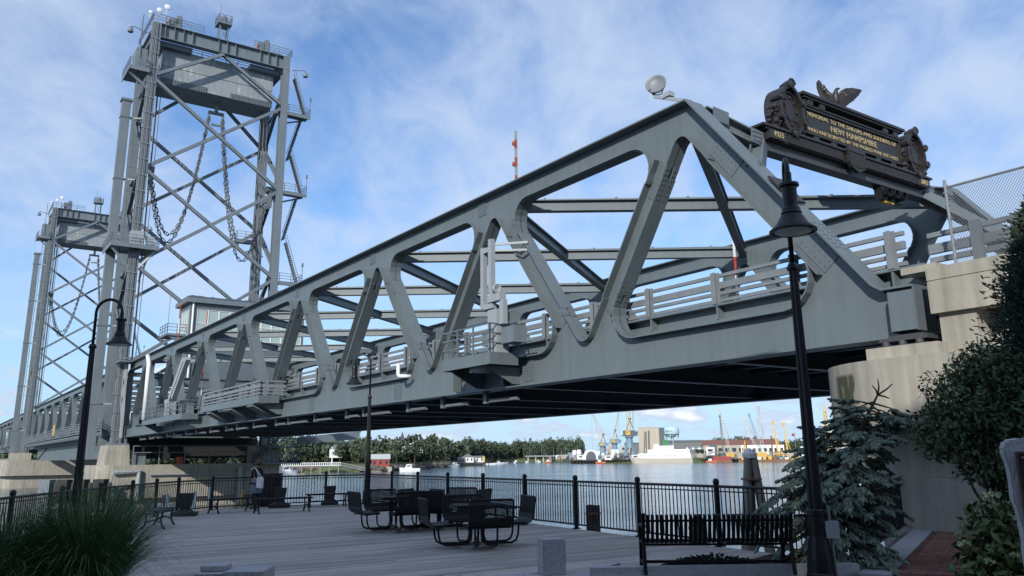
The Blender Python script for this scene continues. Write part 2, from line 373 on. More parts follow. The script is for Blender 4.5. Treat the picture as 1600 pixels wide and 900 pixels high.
# ------------------------------------------------------------------ setting: water, plaza
wb = MB(); wb.add([(-9000, -400, -3.2), (9000, -400, -3.2), (9000, 11000, -3.2), (-9000, 11000, -3.2)], [(0, 1, 2, 3)])
struct('river_water', wb, WATER)
# ------------------------------------------------------------------ truss span
T0, T1 = 18.6, 34.3
ZT, ZB, ZTU, ZBU = 12.40, 4.28, 11.58, 5.35
ZU, ZL = 10.25, 6.85
def xline(p, q, z): k = (z - p[1]) / (q[1] - p[1]); return (p[0] + (q[0] - p[0]) * k, z)
def isect(a, b, c, d):
    x1, y1 = a; x2, y2 = b; x3, y3 = c; x4, y4 = d
    D = (x1 - x2) * (y3 - y4) - (y1 - y2) * (x3 - x4)
    A = x1 * y2 - y1 * x2; B = x3 * y4 - y3 * x4
    return ((A * (x3 - x4) - (x1 - x2) * B) / D, (A * (y3 - y4) - (y1 - y2) * B) / D)
def rounded(poly, rad, n=7):
    out = []; m = len(poly)
    for i in range(m):
        p, a, b = Vector(poly[i]), Vector(poly[i - 1]), Vector(poly[(i + 1) % m]); r = rad[i]
        u = (a - p).normalized(); v = (b - p).normalized(); th = math.acos(max(-1, min(1, u.dot(v)))); tl = r / math.tan(th / 2)
        c = p + (u + v).normalized() * (r / sin(th / 2)); s0 = p + u * tl; s1 = p + v * tl
        a0 = math.atan2(s0.y - c.y, s0.x - c.x); a1 = math.atan2(s1.y - c.y, s1.x - c.x); da = a1 - a0
        while da > pi: da -= 2 * pi
        while da < -pi: da += 2 * pi
        for k in range(n + 1): out.append((c.x + r * cos(a0 + da * k / n), c.y + r * sin(a0 + da * k / n)))
    return out
def split_portion(poly, z, upper):
    """ordered run of the closed polygon lying above (or below) z, with the crossing points added"""
    m = len(poly); ins = [(p[1] > z) == upper for p in poly]
    st = next(i for i in range(m) if ins[i] and not ins[i - 1])
    run = [xline(poly[st - 1], poly[st], z)]; i = st
    while ins[i % m]: run.append(poly[i % m]); i += 1
    run.append(xline(poly[(i - 1) % m], poly[i % m], z))
    if run[0][0] > run[-1][0]: run.reverse()
    return run                                         # south (small s) to north
def truss_span(th, shift=0.0, bolts=True, sides=(T0, T1), npan=8):
    P = 10.85
    nodes = [(11.15, 4.86)]
    for k in range(npan):
        nodes.append((16.4 + P * k + (0.33 if k == 0 else 0), 12.0 if k else 12.14)); nodes.append((21.75 + P * k, 4.70))
    nodes[0] = (10.85 + 0.33 - 0.35, 4.86)
    sN = nodes[-1][0] + 3.9
    def offs(i, sgn, hw):
        (a, b), (c, d) = nodes[i], nodes[i + 1]; dx, dz = c - a, d - b; l = math.hypot(dx, dz); nx, nz = -dz / l, dx / l
        if nx < 0: nx, nz = -nx, -nz                  # points north
        return (a + nx * hw * sgn, b + nz * hw * sgn), (c + nx * hw * sgn, d + nz * hw * sgn)
    HW = lambda i: 0.40 if i == 0 else 0.31
    holes = []
    for i in range(2 * npan - 1):
        l1 = offs(i, 1, HW(i)); l2 = offs(i + 1, -1, HW(i + 1))
        ap = isect(*l1, *l2)
        if (i + 1) % 2 == 1: tri = [xline(*l1, ZBU), xline(*l2, ZBU), ap]; rad = [0.85, 0.85, 0.33]; holes.append(rounded(tri, rad))
        else: tri = [xline(*l2, ZTU), xline(*l1, ZTU), ap]; rad = [0.8, 0.8, 0.42]; holes.append(rounded(tri, rad))
    l1 = offs(2 * npan - 1, 1, 0.31)
    holes.append(rounded([xline(*l1, ZBU), (sN - 0.6, ZBU), (sN - 0.6, ZTU), xline(*l1, ZTU)], [0.7, 0.7, 0.5, 0.7]))
    up = [split_portion(h, ZU, True) for h in holes]; lo = [split_portion(h, ZL, False) for h in holes]
    oe = ((16.4, 12.40), (10.80, 5.36))
    for t in sides:
        near = t == sides[0]
        mp = lambda a, b, c: (t + c, a + shift, b)
        w, f = 0.025, 0.30
        top = MB(); outl = [xline(*oe, ZU), (16.4, ZT), (sN, ZT), (sN, ZU)]
        poly = list(outl)
        for r in reversed(up): poly += list(reversed(r))
        top.prism(poly, mp, -w, w)
        top.ribbon([xline(*oe, ZU), (16.4, ZT), (sN, ZT)], mp, -0.38, 0.38, 0.05, 1)
        for r in up: top.ribbon(r, mp, -f, f, 0.04, 1)
        tc = th.part('top_chord', top, STEEL)
        bot = MB(); poly = [xline(*oe, ZL), (10.80, 5.36), (9.9, 5.36), (9.9, ZB), (sN, ZB), (sN, ZL)]
        for r in reversed(lo): poly += list(reversed(r))
        bot.prism(poly, mp, -w, w)
        bot.ribbon([(9.9, ZB), (sN, ZB)], mp, -0.36, 0.36, 0.05, -1)
        bot.ribbon([xline(*oe, ZL), (10.95, 5.55), (10.7, 5.38), (9.9, 5.36)], mp, -0.38, 0.38, 0.05, -1)
        for r in lo: bot.ribbon(r, mp, -f, f, 0.04, -1)
        bc = th.part('bottom_chord', bot, STEEL)
        for i in range(2 * npan + 1):
            d = MB()
            if i == 0: sl0, sl1 = xline(*oe, ZL), xline(*oe, ZU)
            else: sl0 = [p for p in lo[i - 1]][-1]; sl1 = up[i - 1][-1]
            if i == 2 * npan: sr0, sr1 = (sN, ZL), (sN, ZU)
            else: sr0 = lo[i][0]; sr1 = up[i][0]
            d.prism([sl0, sr0, sr1, sl1], mp, -w, w)
            d.ribbon([sl0, sl1], mp, -f, f, 0.04, 1); d.ribbon([sr0, sr1], mp, -f, f, 0.04, -1)
            if i == 0: d.ribbon([sl0, sl1], mp, -0.38, 0.38, 0.05, 1)
            dg = th.part('end_post' if i in (0, 2 * npan) else 'diagonal', d, STEEL)
            if not bolts or (not near and i > 6): continue
            for (a, b) in ((ZU, sl1), (ZL, sl0)):
                pl = MB(); c0 = (Vector(sl1) + Vector(sr1)) / 2 if a == ZU else (Vector(sl0) + Vector(sr0)) / 2
                ax = (Vector(sl1) - Vector(sl0)).normalized(); nx = Vector((-ax.y, ax.x)); hw = abs((Vector(sr1) - Vector(sl1)).dot(nx)) / 2
                if near:
                    L_ = 0.62
                    for sg in (-1, 1):
                        q = [c0 + ax * x * L_ + nx * y * (hw - 0.07) for x, y in ((-1, -1), (1, -1), (1, 1), (-1, 1))]
                        pl.prism([(v.x, v.y) for v in q], mp, sg * 0.028, sg * 0.05)
                        for g in (-1, 1):                  # flange cover plates with bolt heads
                            e = c0 + nx * g * (hw + 0.001)
                            pl.ribbon([(e - ax * L_)[:], (e + ax * L_)[:]], mp, sg * 0.06, sg * 0.28, 0.03, g)
                            for bi in range(7):
                                for bj in (0.11, 0.23):
                                    bp = e + ax * (bi - 3) * 0.17
                                    pl.ribbon([(bp - ax * 0.02 + nx * g * 0.03)[:], (bp + ax * 0.02 + nx * g * 0.03)[:]], mp, sg * (bj - 0.02), sg * (bj + 0.02), 0.022, g)
                    for bi in range(6):
                        for bj in (-0.5, 0, 0.5):
                            bp = c0 + ax * (bi - 2.5) * 0.2 + nx * bj * hw
                            pl.prism([(bp.x + x * .019, bp.y + y * .019) for x, y in ((-1, -1), (1, -1), (1, 1), (-1, 1))], mp, -0.066, -0.05)
                th.part('splice_plate', pl, PLATE, parent=dg)if near else None
    return nodes, sN
span = Thing('truss_bridge_span', 'blue grey steel truss span nearest the plaza, carrying the memorial portal', 'bridge span', (T0, 55, ZB), 'B')
nodes, SN = truss_span(span)
# south bearing stiffeners of the near and far girder
for t in (T0, T1):
    m = MB()
    m.box(t - 0.42, t - 0.03, 9.86, 9.90, 4.34, 5.34); m.box(t - 0.40, t - 0.03, 10.48, 10.52, 4.34, 5.30); m.box(t - 0.45, t - 0.41, 9.88, 10.5, 4.36, 5.28)
    m.box(t + 0.03, t + 0.4, 9.86, 9.9, 4.34, 5.34)
    span.part('bearing_stiffener', m, STEEL)
# chord splices along the near web, stiffeners on the girder web
m = MB()
for s in (25.3, 36.0, 46.9, 57.7, 68.5, 79.4):
    m.mark(); m.box(T0 - 0.05, T0 - 0.027, s - 0.35, s + 0.35, 4.42, 5.25)
    for i in range(6):
        for j in range(7): m.box(T0 - 0.075, T0 - 0.05, s - 0.30 + i * 0.12 - .02, s - 0.30 + i * 0.12 + .02, 4.5 + j * 0.11 - .02, 4.5 + j * .11 + .02)
    s2 = s + 3.2
    m.mark(); m.box(T0 - 0.05, T0 - 0.027, s2 - 0.30, s2 + 0.30, 11.70, 12.30)
    for i in range(4):
        for j in range(4): m.box(T0 - 0.075, T0 - 0.05, s2 - 0.22 + i * .14 - .025, s2 - 0.22 + i * .14 + .025, 11.8 + j * .13 - .025, 11.8 + j * .13 + .025)
span.part('web_splice', m, PLATE, split=True)
for s in (26.6, 30.3): span.part('web_stiffener', MB().box(T0 - 0.36, T0 - 0.03, s - 0.03, s + 0.03, 4.34, 5.3), STEEL)
# lateral bracing between the two top chords
Tn = [nodes[i][0] for i in range(1, len(nodes), 2)]
for k in range(len(Tn)):
    for j in (k - 1, k + 1):
        if 0 <= j < len(Tn):
            m = MB(); m.ibeam((T0 + 0.31, Tn[k], 11.86 - (0.0 if j < k else 0.005)), (T1 - 0.31, Tn[j], 11.86 - (0.0 if j < k else 0.005)), 0.36 if j < k else 0.37, 0.50 if j < k else 0.52)
            la = span.part('top_lateral', m, STEEL)
            if j < k and k < 6:
                d = Vector((T1 - T0, Tn[j] - Tn[k], 0)).normalized()
                c = MB(); a = Vector((T0 + 0.5, Tn[k], 12.16)); b = Vector((T1 - 0.5, Tn[j], 12.16)); c.tube([a, b], 0.035, 5)
                for q in range(6): pp = a + (b - a) * (q + 0.5) / 6; c.box(pp.x - .03, pp.x + .03, pp.y - .06, pp.y + .06, 12.115, 12.24)
                span.part('conduit', c, GALV, parent=la)
# deck: slab, stringers, floor beams
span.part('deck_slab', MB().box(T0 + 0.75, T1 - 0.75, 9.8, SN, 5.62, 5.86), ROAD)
m = MB()
for t in [T0 + 1.3 + i * 1.87 for i in range(8)]: m.mark(); m.ibeam((t, 9.9, 5.2), (t, SN, 5.2), 0.3, 0.8)
span.part('stringer', m, STEEL, split=True)
for i in range(len(nodes)):
    s = nodes[i][0] if i else 10.4
    if i % 2 == 0: span.part('floor_beam', MB().ibeam((T0 + 0.03, s + .2, 4.72), (T1 - 0.03, s + .2, 4.72), 0.36, 0.84), STEEL)
    elif True: span.part('floor_beam', MB().ibeam((T0 + 0.03, s, 4.74), (T1 - 0.03, s, 4.74), 0.34, 0.8), STEEL)
for t, sg in ((T0, 1), (T1, -1)):
    m = MB(); m.box(t + sg * 0.70, t + sg * 0.74, 9.9, SN, 5.50, 6.02); m.box(t + sg * 0.45, t + sg * 0.70, 9.9, SN, 5.50, 5.56); m.box(t + sg * 0.40, t + sg * 0.70, 10.0, SN, 5.96, 6.02)
    span.part('deck_fascia', m, STEEL)
    m = MB()
    for i in range(33): s = 10.8 + i * 2.79; m.box(t + sg * 0.42, t + sg * 0.69, s - 0.03, s + 0.03, 5.56, 5.95)
    span.part('fascia_bracket', m, STEEL, split=True)
# guard rails
def guard_rail(th, t, sg, s0, s1, n, z=6.02, m_=GALV):
    rl = th.part('guard_rail', MB().box(t - .05, t + .05, s0, s1, z + 0.83, z + 0.93), m_)
    for zz, h in ((0.58, 0.20), (0.34, 0.10), (0.12, 0.10)):
        th.part('rail_bar', MB().box(t - .05, t + .05, s0, s1, z + zz - h / 2, z + zz + h / 2), m_, parent=rl)
    for i in range(n):
        s = s0 + 0.3 + (s1 - s0 - 0.6) * i / (n - 1)
        p = MB(); p.box(t + sg * .055, t + sg * .075, s - 0.10, s + 0.10, z, z + 0.97); p.box(t + sg * .075, t + sg * .23, s - 0.012, s + 0.012, z, z + .97); p.box(t + sg * .23, t + sg * .25, s - .09, s + .09, z, z + 0.95)
        for zz in (0.88, 0.58, 0.34, 0.12): p.box(t + sg * .05, t + sg * .09, s + .06, s + .09, z + zz - .02, z + zz + .02)
        th.part('rail_post', p, m_, parent=rl)
guard_rail(span, T0 + 0.62, -1, 10.5, SN - .4, 33)
guard_rail(span, T1 - 0.62, 1, 10.5, SN - .4, 33)
# service pipe and hangers under the deck edge
m = MB(); rp = random.Random(9); pipes = [(26.4 + i * 3.62, 26.4 + i * 3.62 + rp.uniform(1.2, 2.9)) for i in range(19)]
for a, b in pipes: m.tube([(18.85, a, 3.88), (18.85, b, 3.88)], 0.09, 8)
pp = span.part('pipe_segment', m, GALV, split=True)
m = MB()
for a, b in pipes: m.box(18.76, 18.94, b + .15, b + .4, 3.78, 4.222)
span.part('pipe_hanger', m, STEEL, split=True)
# outrigger platforms on the near side
def railing(mb, pts, h=1.07, n=None, rows=(0.36, 0.72, 1.07), r=0.028, step=1.0):
    pts = [Vector(p) for p in pts]
    for a, b in zip(pts, pts[1:]):
        k = max(1, round((b - a).length / step))
        for i in range(k + 1): q = a + (b - a) * i / k; mb.beam(q, q + Vector((0, 0, h)), 2 * r, 2 * r)
        for z in rows: mb.beam(a + Vector((0, 0, z)), b + Vector((0, 0, z)), 2 * r * .9, 2 * r * .9)
def platform(s0, s1, z, t0=16.85, rails=True):
    m = MB(); m.box(t0, T0 - 0.45, s0, s1, z - 0.06, z); m.box(t0, t0 + 0.04, s0, s1, z - 0.45, z - 0.062); m.box(t0 + .04, T0 - .45, s0, s0 + .04, z - 0.45, z - .062); m.box(t0 + .04, T0 - .45, s1 - .04, s1, z - .45, z - .062)
    p = span.part('service_platform', m, STEEL)
    if rails:
        r = MB(); railing(r, [(T0 - .42, s1 - .03, z), (t0 + .03, s1 - .03, z), (t0 + .03, s0 + .03, z), (T0 - .42, s0 + .03, z)]); span.part('platform_railing', r, STEEL, parent=p)
    b = MB()
    for s in (s0 + 0.5, s1 - 0.5): b.prism([(t0 + .1, z - .47), (T0 - .03, z - .47), (T0 - .03, z - 1.1), (T0 - .4, z - 1.1)], lambda a, c, e: (a, s + e, c), -.02, .02)
    span.part('platform_bracket', b, STEEL, parent=p, split=True)
    return p
platform(25.4, 28.9, 5.45)
platform(69.8, 84.2, 5.35)
p = platform(51.2, 64.3, 5.55, rails=False)
r = MB(); 
guard_rail(span, 16.95, 1, 51.3, 64.2, 6, 5.56)
for s in (51.25, 64.25):
    r.mark()
    for zz, h in ((0.88, .1), (0.58, 0.2), (.34, .1), (.12, .1)): r.box(17.05, T0 - 0.05, s - .05, s + .05, 5.56 + zz - h / 2, 5.56 + zz + h / 2)
span.part('platform_side_rail', r, GALV, parent=p, split=True)
for s in (53.0, 57.5, 62.3):
    span.part('platform_knee', MB().prism([(16.9, 5.05), (T0 - .03, 5.05), (T0 - .03, 4.32), (T0 - .35, 4.32), (16.9, 4.95)], lambda a, c, e: (a, s + e, c), -.6, .6), STEEL, parent=p)
# floodlights on the arm at the peak
# ------------------------------------------------------------------ portal with the memorial sign
SG = 16.2
portal = span
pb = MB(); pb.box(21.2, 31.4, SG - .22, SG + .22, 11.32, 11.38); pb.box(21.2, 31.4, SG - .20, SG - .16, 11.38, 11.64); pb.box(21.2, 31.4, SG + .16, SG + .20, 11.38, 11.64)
span.part('portal_beam', pb, DARKST)  # shade below the cornice is painted in by the dark colour
for t, sg in ((T0, 1), (T1, -1)):
    m = MB(); tin = t + sg * (2.65 if sg > 0 else 2.95)
    m.ibeam((t + sg * .39, 16.42, 12.10), (tin, SG, 11.62), 0.46, 0.5, up=(0, 0, 1))
    m.ibeam((t + sg * 0.15, 14.35, 9.6), (tin + sg * .12, SG - .05, 11.5), 0.40, 0.46, up=(0, 1, 0.2))
    pl = MB(); pl.mark(); pl.beam((tin - sg * .5, SG - .26, 11.69), (tin + sg * .1, SG - .26, 11.62), .02, .5)
    pm = MB(); pm.beam((t + sg * .6, 16.12, 12.12), (t + sg * 1.3, 16.1, 12.06), .02, .44)
    for i in range(5):
        for j in range(3): pl.box(tin + sg * (-.42 + i * .1) - .02, tin + sg * (-.42 + i * .1) + .02, SG - .31, SG - .27, 11.50 + j * .15, 11.54 + j * .15)
    pa = span.part('portal_bracket', m, STEEL); span.part('bracket_splice', pl, PLATE, parent=pa); span.part('bracket_splice', pm, PLATE, parent=pa)
plq = MB(); plq.add([], [])
d = Vector((0, 10.85 - 16.4, 5.36 - 12.4)).normalized(); nrm = Vector((0, -d.z, d.y)) * -1
nrm = Vector((0, -(12.4 - 5.36), (16.4 - 10.8))).normalized()
pc = Vector((T0, 13.35, 8.62)); 
plq.beam(pc + d * .55 + nrm * .09, pc - d * .55 + nrm * .09, .62, .05, nrm)
span.part('builder_plaque', plq, BRONZE)
sign = Thing('memorial_sign', 'dark bronze memorial with gold lettering and eagle above the bridge portal', 'memorial', (26.9, SG, 12.02), 'B'); sign.e.location = BM @ Vector((26.04, SG, 11.645)); sign.e.scale = (.92, 1, 1)
F = SG - 0.42
m = MB()
m.box(21.55, 32.7, SG - .50, SG + .35, 12.42, 12.50); m.box(21.75, 32.5, SG - .44, SG + .30, 12.34, 12.42); m.box(21.9, 32.35, SG - .40, SG + .26, 12.03, 12.34)
sign.part('cornice_base', m, BRONZE)
m = MB()
for i in range(92):
    t = 23.0 + i * 0.094
    if 26.35 < t < 27.75: continue
    m.box(t - .028, t + .028, F - .045, F + .021, 12.06, 12.32)
sign.part('flute', m, BRONZE, split=True)
for t in (22.35, 32.0): sign.part('date_block', MB().box(t - .45, t + .45, F - .07, F + .02, 12.04, 12.335), BRONZE)
# central tablet
m = MB(); m.box(24.25, 30.75, SG - .28, SG + .18, 12.72, 13.74)
m.box(24.25, 30.75, SG - .36, SG - .28, 13.66, 13.74); m.box(24.25, 30.75, SG - .36, SG - .28, 12.72, 12.79); m.box(24.25, 24.33, SG - .36, SG - .28, 12.79, 13.66); m.box(30.67, 30.75, SG - .36, SG - .28, 12.79, 13.66)
tab = sign.part('tablet', m, BRONZE)
m = MB(); m.box(24.05, 30.95, SG - .52, SG + .30, 14.08, 14.18); m.box(24.15, 30.85, SG - .46, SG + .25, 14.00, 14.08); m.box(24.35, 30.65, SG - .40, SG + .2, 13.745, 13.80)
m.box(25.2, 29.8, SG - .40, SG + .2, 14.18, 14.25)
for t in (24.6, 25.35, 29.65, 30.4): m.box(t - .16, t + .16, SG - .42, SG + .2, 13.80, 14.0)
m.box(25.9, 29.1, SG - .2, SG + .1, 13.80, 14.0)
sign.part('tablet_cornice', m, BRONZE)
m = MB()
for t in (24.9, 26.0, 29.0, 30.1): m.box(t - .16, t + .16, SG - .34, SG + .15, 12.50, 12.72)
m.box(26.0, 29.0, SG - .05, SG + .1, 12.5, 12.72)
sign.part('tablet_foot', m, BRONZE, split=True)
# shield
sh = [(-.58, .42), (-.62, .30), (-.56, .12), (-.60, -.2), (-.45, -.42), (-.2, -.52), (0, -.60), (.2, -.52), (.45, -.42), (.60, -.2), (.56, .12), (.62, .30), (.58, .42), (.25, .47), (0, .43), (-.25, .47)]
m = MB(); m.prism([(27.05 + a * .95, 12.22 + b * .85) for a, b in sh], lambda a, b, c: (a, c, b), F - .16, F - .02)
sd_ = sign.part('shield', m, BRONZE)
m = MB()
for i in range(7): m.box(27.05 - .42 + i * .14 - .035, 27.05 - .42 + i * .14 + .035, F - .19, F - .16, 11.86 + .06 * abs(i - 3) / 3, 12.40)
m.box(26.55, 27.55, F - .20, F - .16, 12.42, 12.52)
sign.part('shield_stripe', m, BRONZE, parent=sd_, split=True)
# the two oval medallions with wreath and scrolls
def ell(cx, cz, a, b, n=26): return [(cx + a * cos(2 * pi * k / n), cz + b * sin(2 * pi * k / n)) for k in range(n)]
for cx in (23.35, 31.75):
    cz = 13.32; e = MB(); mpp = lambda a, b, c: (a, c, b)
    e.prism(ell(cx, cz, .62, .80), mpp, SG - .34, SG + .12)
    md = sign.part('medallion', e, BRONZE)
    e = MB(); e.ribbon(ell(cx, cz, .70, .90), mpp, SG - .50, SG + .2, .12, 1, True); e.ribbon(ell(cx, cz, .52, .70), mpp, SG - .40, SG - .3, .05, 1, True)
    sign.part('medallion_rim', e, BRONZE, parent=md)
    e = MB()
    for (dx, dz, r) in ((0, .92, .17), (.0, -.86, .15), (-.66, .35, .12), (.66, .35, .12), (-.66, -.35, .12), (.66, -.35, .12)):
        e.mark(); e.lathe((cx + dx, SG - .56, cz + dz), [(.02, 0), (r * .6, -.02), (r, .05), (r, .22), (r * .7, .45), (.02, .5)], 10, 'Y')
        e.tube([(cx + dx + r * 1.25 * cos(a) * (1 - k * .04), SG - .54, cz + dz + r * 1.25 * sin(a) * (1 - k * .04)) for k, a in enumerate([i * .6 for i in range(11)])], .035, 5)
    sign.part('scroll', e, BRONZE, parent=md, split=True)
    e = MB(); rr = random.Random(3)           # seal relief and leafy festoons
    e.prism([(cx + a * .30, cz - .05 + b * .34) for a, b in ((-.9, .7), (-.5, .9), (0, .8), (.5, .9), (.9, .7), (.8, -.2), (.4, -.8), (0, -1), (-.4, -.8), (-.8, -.2))], mpp, SG - .39, SG - .34)
    for k in range(9):
        a = k * 2 * pi / 9; e.lathe((cx + .38 * cos(a), SG - .37, cz + .5 * sin(a)), [(.01, -.04), (.06, -.01), (.07, .03)], 6, 'Y')
    sign.part('seal_relief', e, BRONZE, parent=md, split=True)
    e = MB()
    for sgn in (-1, 1):
        e.mark()
        for k in range(34):
            u = rr.random(); bx = cx + sgn * (.55 + .42 * rr.random() * (1 - u * .45)); bz = 12.52 + u * .95; r = .07 + .06 * rr.random()
            e.lathe((bx, SG - .36 + .3 * rr.random(), bz), [(.01, -r), (r * .8, -r * .5), (r, 0), (r * .8, r * .5), (.01, r)], 6, 'Z')
    sign.part('festoon', e, BRONZE, parent=md, split=True)
# lettering
for body, size, z in (('MEMORIAL TO THE SAILORS AND SOLDIERS OF', .225, 13.50), ('NEW HAMPSHIRE', .33, 13.20), ('WHO PARTICIPATED IN THE WORLD WAR 1917-1919', .205, 12.92)):
    me = textmesh(body, size, .012, 1.12); me.materials.append(GOLD); xs = [v.co.x for v in me.vertices]; wdt = max(xs) - min(xs)
    tgt = {'M': 6.0, 'N': 3.1, 'W': 6.05}[body[0]]
    o = sign.inst('lettering', me, (27.5, SG - .30, z), (R(90), 0, 0), parent=None, scale=(tgt / wdt, 1, 1))
for body, t in (('1923', 22.35), ('2013', 32.0)):
    me = textmesh(body, .27); me.materials.append(GOLD); sign.inst('date_lettering', me, (t, F - .085, 12.19), (R(90), 0, 0))
# eagle
def skin_mesh(name, pts, edges, m, sub=2, root=0):
    me = bpy.data.meshes.new(name); me.from_pydata([p[:3] for p in pts], edges, []); me.materials.append(m)
    o = bpy.data.objects.new(name, me); COL.objects.link(o)
    o.modifiers.new('skin', 'SKIN'); o.modifiers.new('sub', 'SUBSURF').levels = sub; o.modifiers['sub'].render_levels = sub; o.modifiers['skin'].use_smooth_shade = True
    for i, p in enumerate(pts):
        o.data.skin_vertices[0].data[i].radius = (p[3], p[4] if len(p) > 4 else p[3]); o.data.skin_vertices[0].data[i].use_root = i == root
    dg = bpy.context.evaluated_depsgraph_get(); nm = bpy.data.meshes.new_from_object(o.evaluated_get(dg)); nm.name = name
    bpy.data.objects.remove(o); bpy.data.meshes.remove(me)
    nm.polygons.foreach_set('use_smooth', [True] * len(nm.polygons))
    return nm
eag = Thing('eagle_statue', 'bronze eagle with spread wings perched on top of the memorial', 'statue', (26.45, SG - .1, 14.25), 'B'); eag.e.location = BM @ Vector((26.0, SG - .1, 13.875)); eag.e.rotation_euler = (0, 0, R(4)); eag.e.scale = (.76, .76, .80)
me = skin_mesh('body', [(0, 0, .12, .10), (0, 0, .32, .17), (0, -.02, .58, .19), (0, -.03, .78, .13), (.05, -.05, .95, .095), (.14, -.08, .99, .06), (.22, -.1, .95, .025), (0, .12, -.02, .10, .05)], [(0, 1), (1, 2), (2, 3), (3, 4), (4, 5), (5, 6), (0, 7)], BRONZE)
eag.inst('body', me, (26.45, SG - .1, 14.27))
WL = [(-.08, .60), (-.24, .78), (-.42, .90), (-.56, 1.10), (-.66, 1.34), (-.76, 1.44), (-.86, 1.32), (-.88, 1.05), (-.82, .78), (-.72, .54), (-.58, .36), (-.42, .24), (-.24, .18), (-.08, .26)]
WR = [(.08, .62), (.28, .90), (.55, 1.04), (.90, 1.06), (1.30, 1.00), (1.36, .92), (1.24, .80), (1.16, .68), (1.02, .56), (.88, .42), (.68, .30), (.50, .16), (.32, .04), (.15, 0.0), (.06, .2)]
for outl, sgn in ((WL, -1), (WR, 1)):
    m = MB(); o = (26.45, SG - .1, 14.27)
    m.prism(outl, lambda a, b, c: (o[0] + a, o[1] + c + .02 * abs(a), o[2] + b), -.03, .03)
    wg = eag.part('wing', m, BRONZE)
    m = MB(); sh0 = Vector((sgn * .12, .66)); n = 11
    for k in range(n):
        u = k / (n - 1)
        if sgn < 0: tipp = Vector((-.83 + .60 * u ** 1.3, 1.26 - 1.06 * u)); r0 = Vector((-.62 + .48 * u, 1.12 - .54 * u))
        else: tipp = Vector((1.28 - 1.04 * u ** 1.2, .90 - .84 * u)); r0 = Vector((.78 - .64 * u, 1.0 - .36 * u))
        m.beam((o[0] + r0.x, o[1] - .06 + .02 * abs(r0.x), o[2] + r0.y), (o[0] + tipp.x, o[1] - .05 + .02 * abs(tipp.x), o[2] + tipp.y), .03, .105, Vector((1, 0, .4)), w2=.02, h2=.06)
    for k in range(7):
        u = k / 6; c = Vector((sgn * (.14 + .42 * u), .66 + .14 * sin(u * 3))) if sgn > 0 else Vector((-.14 - .42 * u, .66 + .42 * u * u)); m.lathe((o[0] + c.x, o[1] - .05 + .02 * abs(c.x), o[2] + c.y), [(.02, -.05), (.09, -.02), (.10, .03)], 7, 'Y')
    eag.part('feathers', m, BRONZE, parent=wg)
m = MB()
for x in (-.1, .1): m.tube([(26.45 + x, SG - .1, 14.45), (26.45 + x, SG - .14, 14.27)], [.06, .05], 6)
eag.part('leg', m, BRONZE)
# traffic light under the portal beam
tl = Thing('traffic_signal', 'black traffic signal head hanging under the bridge memorial', 'traffic light', (28.85, SG, 11.7), 'B'); tl.e.location = BM @ Vector((28.8, SG, 11.32))
m = MB(); m.box(28.1, 29.6, SG - .08, SG + .08, 11.58, 11.70)
tl.part('mount', m, BLACK)
for t in (28.3, 28.8, 29.3):
    h = MB(); h.box(t - .2, t + .2, SG - .25, SG + .05, 11.16, 11.62); h.lathe((t, SG - .25, 11.40), [(.17, 0), (.17, -.22), (.15, -.22), (.15, 0)], 12, 'Y'); tl.part('signal_head', h, BLACK)
tl.part('amber_housing', MB().box(28.35, 28.95, SG - .2, SG - .02, 11.07, 11.155), CYEL)
# floodlight arm at the peak
fl = Thing('floodlight', 'round grey dish floodlight on an arm at the truss peak', 'floodlight', (T0, 16.6, 12.46), 'B')
m = MB(); m.beam((T0, 16.5, 12.50), (T0 - .02, 18.0, 13.22), .12, .10); m.box(T0 - .12, T0 + .12, 17.25, 17.55, 12.98, 13.14)
fl.part('arm', m, LIGHTP)
m = MB(); m.tube([(T0, 17.95, 13.2), (T0 - .0, 18.05, 13.35)], .05, 6); m.tube([(T0 - .33, 17.9, 13.62), (T0 - .30, 18.0, 13.4), (T0, 18.05, 13.3), (T0 + .30, 18.0, 13.4), (T0 + .33, 17.9, 13.62)], .025, 5); fl.part('yoke', m, LIGHTP)
m = MB(); m.lathe((0, 0, 0), [(.02, .14), (.2, .14), (.29, .08), (.34, 0), (.36, -.08), (.34, -.09), (.30, -.02), (.05, 0)], 20, 'X')
mm = MB(); rot = Matrix.Rotation(R(30), 4, 'Z') @ Matrix.Rotation(R(14), 4, 'Y')
mm.v = [tuple(rot @ Vector(v) + Vector((T0, 17.92, 13.62))) for v in m.v]; mm.f = m.f; mm.smooth = True
fl.part('lamp_dish', mm, GALV)
# ------------------------------------------------------------------ things on the near platform
gate = Thing('barrier_gate_machine', 'light grey barrier gate cabinet with tall twin mast on the near platform', 'barrier gate', (17.5, 25.6, 5.45), 'B')
gate.part('cabinet', MB().box(17.2, 17.75, 24.75 + .7, 25.35 + .7, 5.46, 7.1), LIGHTP)
m = MB(); m.box(17.3, 17.5, 25.95, 26.15, 8.0, 9.95); m.box(17.3, 17.5, 26.50, 26.70, 7.6, 9.70); m.box(17.3, 17.5, 26.16, 26.495, 9.45, 9.65)
m.box(17.3, 17.5, 26.5, 26.7, 7.25, 7.595); m.box(17.3, 17.5, 25.9, 26.495, 7.2, 7.4)
gate.part('mast', m, LIGHTP)
m = MB(); m.box(17.25, 17.55, 25.3, 26.15, 7.42, 7.7); m.box(17.3, 17.5, 25.9, 26.1, 7.705, 8.0); m.box(17.3, 17.5, 25.15, 25.4, 6.5, 7.42); gate.part('linkage', m, LIGHTP)
m = MB(); m.beam((17.5, 26.0, 9.75), (18.4, 25.0, 9.75), .07, .09); m.beam((17.5, 26.0, 9.5), (18.4, 25.0, 9.45), .06, .08); gate.part('stay_arm', m, LIGHTP)
